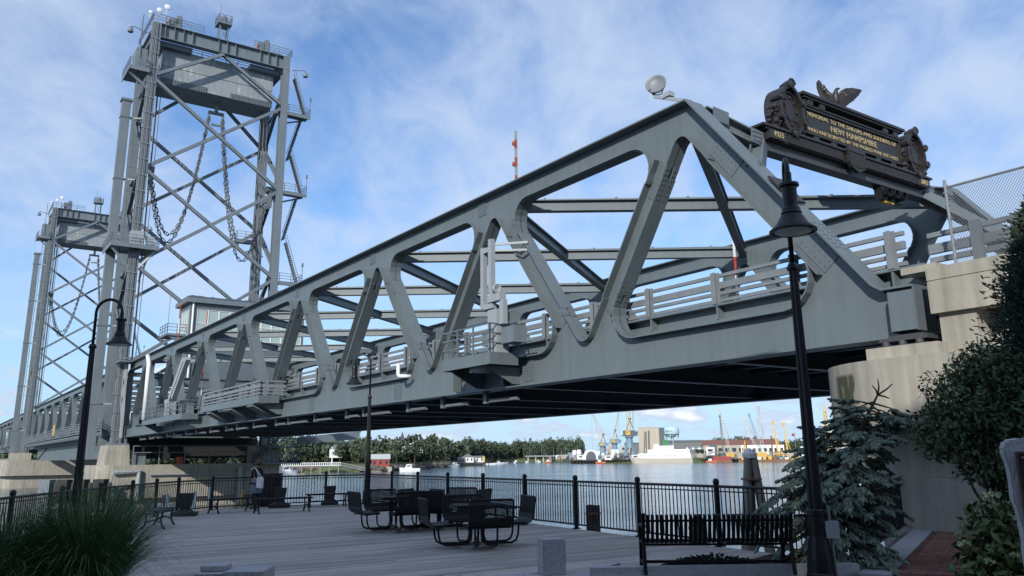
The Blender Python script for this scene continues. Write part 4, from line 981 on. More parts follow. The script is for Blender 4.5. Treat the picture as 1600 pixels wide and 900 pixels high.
# steel fender boxes standing in the water at left
for i, x in enumerate((34, 61, 88, 118)):
    dirv = Vector(((x - 765) / 1327.0, 1, 0)); q = dirv * 66
    f = Thing('fender_pile', ['grey steel fender box, leftmost of the row in the river', 'black steel fender box, second from the left in the row', 'black steel fender box, third from the left in the row', 'black steel fender box half hidden by the left lamp post'][i], 'fender', (q.x, q.y, -3.2), 'W', 'fender boxes in the river')
    m = MB(); m.box(q.x - .42, q.x + .42, q.y, q.y + .9, -1.35, .35); f.part('panel', m, [LIGHTP, RUBBER, RUBBER, RUBBER][i] if 0 else [TSTEEL, RUBBER, RUBBER, RUBBER][i])
    m = MB(); m.box(q.x - .40, q.x + .40, q.y + .05, q.y + .85, -3.4, -1.35); f.part('lower_panel', m, TSTEEL)
    m = MB(); m.tube([(q.x + .68, q.y + .5, -3.6), (q.x + .68, q.y + .5, .1)], .16, 7); f.part('pile', m, PILED)
# ------------------------------------------------------------------ south abutment and approach
ab = Thing('concrete_abutment', 'pale concrete bridge abutment with rounded pier cap and algae stain', 'abutment', (21, 6, 0), 'B')
cap = rounded([(17.35, -6), (17.35, 12.95), (36, 12.95), (36, -6)], [.1, 2.6, 1.5, .1], 12)
ab.part('pier_cap', MB().prism(cap, lambda a, b, c: (a, b, c), 2.42, 3.68), CONC2)
cap2 = rounded([(17.45, -6), (17.45, 12.8), (35.9, 12.8), (35.9, -6)], [.1, 2.6, 1.5, .1], 12)
ab.part('cap_skirt', MB().prism(cap2, lambda a, b, c: (a, b, c), 2.18, 2.40), CONC)
m = MB(); m.prism([(-6, 2.18), (12.5, 2.18), (11.6, .6), (11.3, -3.4), (-6, -3.4)], lambda a, b, c: (c, a, b), 18.55, 34.8); ab.part('stem', m, CONC)
ab.part('stem_ledge', MB().box(18.05, 35, -6, 10.9, -3.4, 1.10), CONC)
ab.part('pedestal', MB().box(17.75, 19.9, 9.25, 10.95, 3.68, 3.98), CONC)
m = MB(); m.box(18.0, 19.4, 9.6, 10.75, 4.12, 4.20); m.box(18.15, 19.2, 9.75, 10.6, 4.20, 4.27); m.box(17.95, 19.45, 9.55, 10.8, 3.984, 4.02)
for s in (9.8, 10.2, 10.6): m.lathe((18.05, s, 4.02), [(.09, 0), (.09, .10)], 8)
m.lathe((18.7, 10.2, 4.02), [(.4, 0), (.4, .1)], 12)
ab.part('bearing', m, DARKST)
m = MB(); m.box(18.0, 18.45, -14, 9.45, 5.36, 5.64); m.box(18.02, 18.45, -14, 9.44, 5.325, 5.36); m.box(18.0, 18.45, 7.95, 9.45, 4.62, 5.325); m.box(18.0, 18.45, -14, 7.948, 4.98, 5.325); m.box(18.45, 34.6, -14, 9.4, 5.1, 5.6)
ab.part('parapet', m, CONC)
ab.part('pillar', MB().box(18.15, 19.2, 8.55, 9.35, 3.68, 4.618), CONC); ab.part('low_wall', MB().box(18.05, 18.6, -14, 8.548, 3.684, 4.08), CONC)
ab.part('back_wall', MB().box(19.9, 20.2, -14, 9.3, 3.68, 5.1), CONC)
ab.part('side_beam', MB().ibeam((18.9, 8.3, 4.35), (18.9, 2, 4.35), .3, .4), TSTEEL)
ab.part('ledge_slab', MB().box(18.5, 20, 9.45, 10.3, 5.70, 5.86), CONC)
guard = Thing('approach_rail', 'galvanised four bar railing on top of the abutment parapet', 'railing', (18.9, 6, 5.64), 'B')
for zz, h in ((0.95, .11), (.62, .22), (.36, .12), (.12, .12)): guard.part('rail_bar', MB().box(18.85, 18.98, -13, 9.75 - (.15 if zz < .2 else 0), 5.64 + zz - h / 2, 5.64 + zz + h / 2), GALV)
for s in (8.6, 5.8, 3.0, .2):
    m = MB(); m.box(18.74, 18.84, s - .12, s + .12, 5.642, 6.70); guard.part('rail_post', m, GALV)
cf = Thing('chain_link_fence', 'tall galvanised chain link fence along the abutment parapet', 'fence', (18.2, 6, 5.64), 'B')
for s in (8.85, 5.8, 2.7):
    m = MB(); m.tube([(18.2, s, 5.644), (18.2, s, 7.55)], .035, 8); m.lathe((18.2, s, 7.55), [(.04, 0), (.03, .05), (.01, .06)], 8); cf.part('post', m, GALV)
m = MB(); m.tube([(18.2, 8.85, 7.42), (18.2, -4, 7.42)], .028, 6); cf.part('top_rail', m, GALV)
m = MB(); h = 1.72; z0 = 5.68; p = .062
i = 0
while True:
    s = 8.82 - i * p
    if s < 3.0: break
    for sg in (1, -1):
        a = (18.2 + sg * .003, s, z0); b = (18.2 + sg * .003, s - sg * h * .72, z0 + h)
        if sg == -1 and b[1] > 8.82: k = (8.82 - s) / (h * .72); b = (a[0], 8.82, z0 + h * k)
        if (Vector(b) - Vector(a)).length > .02: m.beam(a, b, .007, .007)
    i += 1
i = 1
while i * p * 1.39 < h: z = z0 + i * p * 1.39; e = min((z0 + h - z) * .72, 6); m.beam((18.203, 8.82, z), (18.203, 8.82 - e, z0 + h), .007, .007); i += 1
cf.part('wire_mesh', m, GALV, stuff=True)
m = MB()
for k in range(6): m.beam((18.17, 8.85, 5.8 + k * .3), (18.23, 8.85, 5.8 + k * .3), .11, .03)
cf.part('tie_band', m, GALV, split=True)
# ------------------------------------------------------------------ plaza and timber deck
RF = [(3.77 - 1.17 * k, 16.05 + 2.1 * k) for k in range(-1, 9)]
LF = [(-9.45, 13.9), (-9.78, 16.7), (-10.25, 19.4), (-10.65, 22.0), (-10.85, 24.3), (-11.05, 26.4), (-11.0, 28.0), (-10.45, 29.6)]
FF = [(-10.45, 29.6), (-8.92, 31.2), (-7.2, 32.6), (-5.59, 32.85)]
DECK = RF[:] + [(-7.2, 32.7), (-8.97, 31.3), (-10.5, 29.7)] + LF[::-1][1:] + [(-9.7, 12.0), (4.6, 13.0)]
m = MB(); m.prism(DECK, lambda a, b, c: (a, b, c), -0.20, -0.05); struct('deck_base', m, PILED)
m = MB(); m.ribbon(RF + [(-7.2, 32.75), (-9.02, 31.35), (-10.55, 29.75)] + [(x - .06, y) for x, y in LF[::-1][1:]], lambda a, b, c: (a, b, c), -3.8, -0.052, .15, -1); struct('sea_wall', m, PILED)
bd = Vector((.817, .576)); bn = Vector((-.576, .817)); rr = random.Random(11)
m = MB(); w = .142; k = -20
polyd = [(Vector(p).dot(bd), Vector(p).dot(bn)) for p in DECK]
lo_, hi_ = min(p[1] for p in polyd), max(p[1] for p in polyd)
y = lo_ + .02
while y < hi_:
    yc = y + w / 2; xs = []
    for (x1, y1), (x2, y2) in zip(polyd, polyd[1:] + polyd[:1]):
        if (y1 > yc) != (y2 > yc): xs.append(x1 + (x2 - x1) * (yc - y1) / (y2 - y1))
    xs.sort()
    for a, b in zip(xs[::2], xs[1::2]):
        a += .02; b -= .02; x = a
        ln = 1.0 + 3.6 * rr.random()
        while x < b - .05:
            e = min(b, x + ln); z = .003 * rr.random()
            p0 = bd * x + bn * y; p1 = bd * (e - .004) + bn * y; p2 = p1 + bn * (w - .015); p3 = p0 + bn * (w - .015)
            m.add([(p.x, p.y, q) for q in (-.045, z) for p in (p0, p1, p2, p3)], [(0, 3, 2, 1), (4, 5, 6, 7), (0, 1, 5, 4), (1, 2, 6, 5), (2, 3, 7, 6), (3, 0, 4, 7)], min(1, max(0, rr.gauss(.5, .22))))
            x = e; ln = 3.66 + .0 * rr.random()
    y += w
struct('deck_boards', m, WOOD, stuff=True)
m = MB(); m.prism([(-60, -70), (60, -70), (60, 16.0), (12.5, 15.6), (9.9, 18.8), (9.0, 19.9), (5.2, 13.3), (4.6, 12.96), (-9.7, 11.96), (-60, 11.9)], lambda a, b, c: (a, b, c), -3.6, -0.065); struct('plaza_ground', m, MORTAR)
m = MB()
for i in range(9):                                   # granite edging in front of the deck
    a = -9.0 + i * 1.52; f = lambda x: 12.0 + (x + 9.7) * .07
    m.add([(x, yy, z) for z in (-.06, .004) for x, yy in ((a, f(a) - .42), (a + 1.51, f(a + 1.51) - .42), (a + 1.51, f(a + 1.51) - .02), (a, f(a) - .02))], [(0, 3, 2, 1), (4, 5, 6, 7), (0, 1, 5, 4), (1, 2, 6, 5), (2, 3, 7, 6), (3, 0, 4, 7)])
struct('granite_paving', m, GRAN2, stuff=False)
# brick path
pu = Vector((.505, .863)); pv = Vector((.863, -.505)); po = Vector((5.25, 13.2))
def pw(u, v, z): q = po + pu * u + pv * v; return (q.x, q.y, z)
m = MB(); m.add([pw(-3, .05, -.06), pw(-3, 4.6, -.06), pw(7.3, 4.6, -.06), pw(7.3, .05, -.06)], [(0, 1, 2, 3)]); path = struct('brick_path', m, MORTAR)
m = MB()
for i in range(7):
    u = -1.0 + i * 1.2; a = [pw(u, .06, 0), pw(u + 1.19, .06, 0), pw(u + 1.19, .46, 0), pw(u, .46, 0)]
    m.add([(p[0], p[1], z) for z in (-.06, .012) for p in a], [(0, 1, 2, 3), (7, 6, 5, 4), (0, 4, 5, 1), (1, 5, 6, 2), (2, 6, 7, 3), (3, 7, 4, 0)])
struct('granite_edging', m, GRAN2)
meshes = []
for k in range(3):
    b = MB(); b.box(-.0975, .0975, -.0465, .0465, -.05, 0.0); me = b.mesh('brick', BRICK)
    bm = bmesh.new(); bm.from_mesh(me); bmesh.ops.bevel(bm, geom=[e for e in bm.edges if all(v.co.z > -.01 for v in e.verts)], offset=.006 + .003 * k, segments=1, affect='EDGES'); bm.to_mesh(me); bm.free(); meshes.append(me)
rr = random.Random(4); far_b = MB(); cnt = 0
ang = math.atan2(pv.y, pv.x)
for r in range(84):
    u = -.55 + r * .102
    for c in range(13):
        v = .58 + c * .204 + (.102 if r % 2 else 0)
        z = .001 + .006 * rr.random()
        if cnt < 299:
            o = bpy.data.objects.new('brick', meshes[rr.randrange(3)]); COL.objects.link(o); o.parent = path; o.location = pw(u, v, z); o.rotation_euler = (rr.gauss(0, .012), rr.gauss(0, .012), ang + rr.gauss(0, .008)); cnt += 1
        else:
            cs = [pw(u + a * .0465, v + b * .0975, 0) for a, b in ((-1, -1), (1, -1), (1, 1), (-1, 1))]
            far_b.add([(p[0], p[1], q) for q in (-.05, z) for p in cs], [(0, 1, 2, 3), (7, 6, 5, 4), (0, 4, 5, 1), (1, 5, 6, 2), (2, 6, 7, 3), (3, 7, 4, 0)], rr.random())
o = struct('brick_paving', far_b, BRICKS, stuff=True); o.parent = path
m = MB(); m.prism([(6.9, 9.5), (14, 9.5), (14, 15.5), (11.5, 16.4), (10.2, 17.9)], lambda a, b, c: (a, b, c), -.06, .015); struct('planting_bed', m, SOIL)
m = MB(); m.prism([(1.25, 12.62), (4.9, 12.75), (5.1, 13.3), (4.3, 14.6), (3.4, 13.4), (1.4, 12.95)], lambda a, b, c: (a, b, c), -.05, .035); struct('planter_soil', m, SOIL)
kb = MB(); kb.prism([(1.05, 12.42), (4.9, 12.50), (4.9, 12.66), (1.35, 12.60)], lambda a, b, c: (a, b, c), -.05, .11); kb.prism([(1.05, 12.425), (1.34, 12.605), (1.55, 13.0), (1.38, 13.05)], lambda a, b, c: (a, b, c), -.05, .108); struct('planter_kerb', kb, GRAN2)
# ------------------------------------------------------------------ fences
pk = MB().box(-.008, .008, -.008, .008, 0, 1.0).mesh('picket', BLACK)
def fence(label, pts, h, spacing=.112, skip_first=False):
    f = Thing('railing_fence', label, 'fence', (pts[0][0], pts[0][1], 0))
    for i, p in enumerate(pts):
        if skip_first and i == 0: continue
        m = MB(); m.tube([(p[0], p[1], 0), (p[0], p[1], h + .02)], .052, 10)
        po_ = f.part('post', m, BLACK)
        m = MB(); m.lathe((p[0], p[1], h + .02), [(.056, 0), (.062, .02), (.058, .06), (.036, .088), (.005, .098)], 10); m.smooth = True; f.part('cap', m, BLACK, parent=po_)
        m = MB(); m.box(p[0] - .09, p[0] + .09, p[1] - .09, p[1] + .09, .004, .024); f.part('foot_plate', m, BLACK, parent=po_)
    for a, b in zip(pts, pts[1:]):
        A, B_ = Vector((*a, 0)), Vector((*b, 0)); d = (B_ - A); L = d.length; d.normalize()
        m = MB(); m.tube([A + Vector((0, 0, h - .03)), B_ + Vector((0, 0, h - .03))], .026, 8); f.part('top_rail', m, BLACK)
        m = MB(); m.beam(A + Vector((0, 0, .10)), B_ + Vector((0, 0, .10)), .04, .035); m.beam(A + Vector((0, 0, h - .12)), B_ + Vector((0, 0, h - .12)), .025, .022); f.part('lower_rail', m, BLACK)
        n = int(L / spacing)
        for i in range(1, n):
            q = A + d * (L * i / n); o = f.inst('picket', pk, (q.x, q.y, .10), (0, 0, math.atan2(d.y, d.x)), scale=(1, 1, h - .13))
fence('long black picket fence along the river side of the deck', RF, 1.10)
fence('black picket fence along the left side of the deck behind the grass', LF, 1.03)
fence('short black picket fence across the far end of the deck by the person', FF, 1.08, skip_first=True)
fence('black picket fence beside the brick path leading to the bridge pier', [(4.98, 13.85), (5.15, 13.25), (6.35, 15.3), (7.6, 17.4), (8.95, 19.75)], 1.12, skip_first=True)
m = MB(); m.box(-8.05, -7.2, 32.9, 33.3, -.5, 1.02); m.box(-8.9, -8.2, 32.2, 32.6, -.5, .98)
m = MB(); m.prism([(-9.35, 31.35), (-8.75, 31.95), (-8.75, 32.2), (-9.35, 31.6)], lambda a, b, c: (a, b, c), -.4, 1.16)
solo('screen_panel', m, RUBBER, 'dark solid screen panel behind the far fence next to the person', 'screen', (-9.0, 31.8, -.4))
# ------------------------------------------------------------------ street lamps
def lamp(label, x, y, yaw, zp, ztop, fluted, hd, hs=1.0):
    """zp: top of thick pole, ztop: crown of the gooseneck; yaw: direction of the arm"""
    l = Thing('street_lamp', label, 'street lamp', (x, y, 0), 'L', 'black gooseneck lamps on the plaza', rz=yaw)
    m = MB(); n = 16
    prof = [(.20, 0), (.20, .05), (.185, .07), (.175, .25), (.15, .40), (.125, .55), (.118, .8), (.125, .82), (.125, .88), (.115, .90)]
    m.lathe((0, 0, 0), prof, n)
    b = l.part('base', m, BLACK, smooth=False)
    m = MB(); vs = []; fs = []; nn = 24
    for r, z in ((.098, .9), (.062, zp)):
        for k in range(nn): a = 2 * pi * k / nn; q = r * (1.0 if k % 2 else .86); vs.append((q * cos(a), q * sin(a), z))
    fs = [(k, (k + 1) % nn, nn + (k + 1) % nn, nn + k) for k in range(nn)]; m.add(vs, fs)
    m.lathe((0, 0, zp), [(.085, -.03), (.09, 0), (.07, .06), (.045, .08)], 14); l.part('pole', m, BLACK)
    rad = hd / 2; m = MB(); pts = [(0, 0, zp), (0, 0, ztop - rad)] + [(rad - rad * cos(a), 0, ztop - rad + rad * sin(a)) for a in [pi * i / 14 for i in range(1, 15)]]
    zz = ztop - rad; pts.append((hd, 0, zz - .12)); m.tube(pts, .036, 8); m.smooth = True
    l.part('gooseneck', m, BLACK)
    zt = zz - .12; m = MB()
    m.lathe((hd, 0, zt), [(.05, .12), (.05, 0), (.06, -.02), (.14, -.05), (.145, -.09), (.105, -.11), (.105, -.40), (.13, -.43), (.135, -.47), (.15, -.50)], 18)
    h_ = l.part('lamp_head', m, BLACK)
    if hs != 1: h_.location = (hd * (1 - hs), 0, zt * (1 - hs)); h_.scale = (hs, hs, hs)
    m = MB(); m.lathe((hd, 0, zt), [(.13, -.49), (.17, -.56), (.235, -.67), (.33, -.75), (.335, -.775), (.315, -.775), (.29, -.76)], 26); m.smooth = True; l.part('shade', m, BLACK, parent=h_)
    m = MB(); m.lathe((hd, 0, zt - .76), [(.27, 0), (.25, -.02), (.02, -.035)], 22); m.smooth = True; l.part('lens', m, WHITEP, parent=h_)
lamp('tall black fluted lamp standing beside the spruce and slatted bench', 4.18, 12.0, R(-104), 4.33, 5.92, True, .56)
lamp('black gooseneck lamp rising behind the ornamental grass at left', -9.97, 19.5, R(0), 4.3, 5.44, True, .62, .86)
lamp('black gooseneck lamp at the far end of the deck beyond the tables', -5.55, 32.2, R(180), 3.95, 5.6, True, .62, .92)
# ------------------------------------------------------------------ granite pieces
def bev(mb, name, m_, off, w_=.012):
    me = mb.mesh(name, m_, off); bm = bmesh.new(); bm.from_mesh(me); bmesh.ops.bevel(bm, geom=list(bm.edges), offset=w_, segments=2, affect='EDGES'); bm.to_mesh(me); bm.free(); return me
def solo_me(name, me, label, cat, loc, rz=0):
    o = bpy.data.objects.new(name, me); COL.objects.link(o); o.location = loc; o.rotation_euler = (0, 0, rz); o['label'] = label; o['category'] = cat; return o
solo_me('granite_bollard', bev(MB().box(-.17, .17, -.17, .17, 0, .49), 'granite_bollard', GRAN, (0, 0, 0)), 'square speckled granite bollard at the edge of the timber deck', 'bollard', (.52, 12.68, 0), R(14))
gb = Thing('granite_block', 'low granite block with a square notch by the grass', 'granite block', (-3.75, 11.5, 0), 'L', rz=R(3))
for nm, b in (('block', (-.02, .50, -.30, .35, 0, .26)), ('block', (-.44, -.03, -.12, .45, 0, .22))):
    me = bev(MB().box(*b), nm, GRAN, (0, 0, 0), .01); gb.inst(nm, me, (0, 0, 0))
me = bev(MB().box(-.42, -.10, .10, .44, .222, .29), 'cap_stone', GRAN2, (0, 0, 0), .008); gb.inst('cap_stone', me, (0, 0, 0))
# ------------------------------------------------------------------ slatted bench at right
bn_ = Thing('slatted_bench', 'long black bench of vertical steel slats, seen from behind beside the lamp', 'bench', (2.88, 12.45, 0), 'L', rz=R(-3))
Lb = 2.04
prof = [(-.10, .82), (-.13, .80), (-.12, .74), (.0, .46), (.03, .43), (.08, .42), (.45, .44), (.50, .43), (.52, .38)]
sl_ = MB()
for i in range(len(prof) - 1): sl_.beam((0, prof[i][0], prof[i][1]), (0, prof[i + 1][0], prof[i + 1][1]), .047, .010, up=(0, .3, 1))
sme = sl_.mesh('slat', BLACKB)
for i in range(30): bn_.inst('slat', sme, (-Lb / 2 + .04 + i * (Lb - .08) / 29, 0, 0))
m = MB()
for yy, zz in ((-.105, .745), (.0, .47), (.08, .405), (.46, .425)): m.beam((-Lb / 2, yy + .015, zz - .01), (Lb / 2, yy + .015, zz - .01), .035, .03)
bn_.part('cross_bar', m, BLACKB)
for sx in (-1, 1):
    m = MB(); x = sx * (Lb / 2 + .02)
    m.beam((x, -.13, .84), (x, 0.0, .44), .05, .03, up=(0, 1, 0)); m.beam((x, .0, .44), (x, -.10, .0), .05, .035, up=(0, 1, 0)); m.beam((x, .45, .64), (x, .50, .0), .05, .035, up=(0, 1, 0)); m.beam((x, -.09, .66), (x, .47, .65), .06, .03); m.beam((x, -.05, .15), (x, .48, .15), .04, .03); m.beam((x, 0, .43), (x, .5, .43), .045, .03)
    bn_.part('end_frame', m, BLACKB)
bn_.part('stretcher', MB().beam((-Lb / 2, .2, .15), (Lb / 2, .2, .15), .03, .04), BLACKB)
# ------------------------------------------------------------------ backless benches
def low_bench(x, y, yaw, L_, label):
    b = Thing('backless_bench', label, 'bench', (x, y, 0), 'L', 'black backless benches along the fence', rz=yaw)
    n = 15; sme = MB().box(-.022, .022, -.24, .24, .435, .452).mesh('slat', BLACKB); n = int(L_ / .075)
    for i in range(n): b.inst('slat', sme, (-L_ / 2 + .04 + i * (L_ - .08) / (n - 1), 0, 0))
    m = MB()
    for yy in (-.22, 0, .22): m.beam((-L_ / 2, yy, .42), (L_ / 2, yy, .42), .03, .028)
    b.part('frame', m, BLACKB)
    for sx in (-1, 1):
        m = MB(); xx = sx * (L_ / 2 - .12)
        for s in (-1, 1): m.tube([(xx, s * .2, .41), (xx, s * .17, .25), (xx, s * .20, .1), (xx, s * .27, .0)], [.028, .024, .026, .034], 6)
        m.tube([(xx, -.18, .16), (xx, 0, .23), (xx, .18, .16)], .02, 6); b.part('leg_frame', m, BLACKB)
    m = MB(); m.tube([(-L_ / 2 + .12, 0, .2), (L_ / 2 - .12, 0, .2)], .012, 5); b.part('tie_rod', m, BLACKB)
low_bench(-9.2, 22.3, R(103), 1.75, 'black backless bench half hidden behind the grass tips')
low_bench(-9.25, 28.2, R(58), 1.75, 'black backless bench left of the standing person')
low_bench(-7.55, 27.9, R(35), 1.9, 'black backless bench in front of the standing person')
low_bench(-6.75, 30.9, R(22), 1.5, 'black backless bench against the far fence, right of the person')
low_bench(-.35, 21.9, R(-60), 1.5, 'black backless bench against the river fence behind the nearest table')
# ------------------------------------------------------------------ picnic tables with backed seats
def lattice(m, w_, h_, org, ux, uz, p=.036, b=.013):
    org, ux, uz = Vector(org), Vector(ux), Vector(uz); nrm = ux.cross(uz)
    for sg in (1, -1):
        k = -h_
        while k < w_:
            a = (k, 0) if sg == 1 else (k, h_); e = (k + h_, h_) if sg == 1 else (k + h_, 0)
            pts = []
            t0 = max(0, (0 - a[0]) / h_); t1 = min(1, (w_ - a[0]) / h_)
            if t1 > t0 + .02:
                P = lambda t: org + ux * (a[0] + (e[0] - a[0]) * t) + uz * (a[1] + (e[1] - a[1]) * t) + nrm * .002 * sg
                m.beam(P(t0), P(t1), b, .005, nrm)
            k += p
def table_set(x, y, yaw, label):
    t = Thing('picnic_table', label, 'table', (x, y, 0), 'L', 'black steel tables with attached seats', rz=yaw); t.e.scale = (.90, .90, 1.02)
    tp = MB(); c = .16; a = .50; tp.prism([(-a + c, -a), (a - c, -a), (a, -a + c), (a, a - c), (a - c, a), (-a + c, a), (-a, a - c), (-a, -a + c)], lambda p, q, r: (p, q, r), .735, .765)
    tp.prism([(-a + c - .01, -a - .012), (a - c + .01, -a - .012), (a + .012, -a + c - .01), (a + .012, a - c + .01), (a - c + .01, a + .012), (-a + c - .01, a + .012), (-a - .012, a - c + .01), (-a - .012, -a + c - .01)], lambda p, q, r: (p, q, r), .70, .734)
    t.part('tabletop', tp, BLACKB)
    W2 = .46
    seat = MB()
    prof = [(.62, .425), (.64, .445), (.98, .425), (1.06, .44), (1.11, .50), (1.13, .58)]
    for i in range(len(prof) - 1): seat.beam((prof[i][0], 0, prof[i][1]), (prof[i + 1][0], 0, prof[i + 1][1]), 2 * W2, .016)
    seat.beam((.62, 0, .415), (1.0, 0, .40), 2 * W2, .02)
    seat_me = seat.mesh('seat', BLACKB)
    bk = MB(); lattice(bk, 2 * W2 - .04, .33, (1.128, -W2 + .02, .55), (0, 1, 0), (.12, 0, .993))
    bk.tube([(1.11, -W2, .48), (1.13, -W2, .56), (1.165, -W2, .86), (1.168, -W2 + .03, .885), (1.168, W2 - .03, .885), (1.165, W2, .86), (1.13, W2, .56), (1.11, W2, .48)], .018, 6)
    bk.beam((1.129, -W2, .555), (1.129, W2, .555), .02, .03)
    bk_me = bk.mesh('backrest', BLACKB)
    fr = MB()
    for yy in (-.20, .20): 
        s_ = .35
        fr.tube([(.14, yy * s_, .70), (.14, yy * s_, .22), (.17, yy * s_ * 1.05, .12), (.26, yy * .6, .075), (.72, yy, .075), (.82, yy, .12), (.86, yy, .22), (.88, yy, .42)], .022, 7)
    fr.beam((.88, -.22, .405), (.88, .22, .405), .05, .03)
    fr_me = fr.mesh('leg_frame', BLACKB, smooth=False)
    pad_me = MB().box(.40, .56, -.24, .24, .004, .054).mesh('foot_pad', PILE)
    for k in range(4):
        r_ = (0, 0, k * pi / 2)
        s_ = t.inst('seat', seat_me, (0, 0, 0), r_); t.inst('backrest', bk_me, (0, 0, 0), (0, 0, 0), parent=s_)
        t.inst('leg_frame', fr_me, (0, 0, 0), r_); t.inst('foot_pad', pad_me, (0, 0, 0), r_)
table_set(-.74, 16.5, R(-72), 'black steel table with four backed seats, nearest to the granite bollard')
table_set(-2.80, 20.3, R(-60), 'black steel table with four backed seats, leftmost of the cluster')
table_set(-1.70, 20.8, R(-20), 'black steel table with four backed seats, middle one of the cluster')
# ------------------------------------------------------------------ bases of parasols
def parasol_base(x, y, label, sc=1.0):
    b = Thing('parasol_base', label, 'parasol base', (x, y, 0), 'L', 'black parasol bases on the deck', rz=R(12))
    b.part('slab', MB().box(-.45 * sc, .45 * sc, -.4 * sc, .4 * sc, 0.004, .12), RUBBER); m = MB(); m.lathe((0, 0, .12), [(.30, 0), (.16, .10), (.15, .14)], 12); b.part('collar', m, RUBBER)
    m = MB(); m.add([(-.17, -.17, .26), (.17, -.17, .26), (.17, .17, .26), (-.17, .17, .26), (-.23, -.2, .68), (.23, -.2, .68), (.23, .2, .68), (-.23, .2, .68)], [(0, 3, 2, 1), (4, 5, 6, 7), (0, 1, 5, 4), (1, 2, 6, 5), (2, 3, 7, 6), (3, 0, 4, 7)]); b.part('tub', m, RUBBER)
parasol_base(-10.2, 26.6, 'black square parasol base between two benches at the left fence', .8)
parasol_base(-8.35, 30.5, 'black parasol base just right of the standing person', .8)
parasol_base(-6.9, 32.0, 'black parasol base behind the bench at the far fence', .7)
# litter of white boards beyond the left fence: lobster crates and boards on a lower float
fl_ = Thing('boat_float', 'cluttered work float with upright white boards seen through the fence', 'float', (-11.5, 32.5, -1.2))
fl_.part('platform', MB().box(-14.5, -9.3, 32.2, 38, -3.3, -1.0), PILE)
rr = random.Random(8)
for i in range(26):
    x = -14.2 + rr.random() * 4.3; y = 32.4 + rr.random() * 2.0; h = .5 + rr.random() * 1.2; m = MB(); m.beam((x, y, -1.0), (x + rr.gauss(0, .08), y, -1 + h), .10 + .15 * rr.random(), .05)
    fl_.part('board', m, [WHITEP, PILE, GRAN2, CYEL][min(3, int(rr.random() * 3.1))])
for j in range(3):
    m = MB(); x0 = -13.6 + j * .02; 
    if j == 0:
        for i in range(9): m.box(-13.5 + i * .17, -13.4 + i * .17, 32.3, 32.34, -.9, .1)
        m.box(-13.6, -12.0, 32.34, 32.4, -.15, 0.0); m.box(-13.6, -12.0, 32.34, 32.4, -.8, -.65); fl_.part('pallet', m, WHITEP)
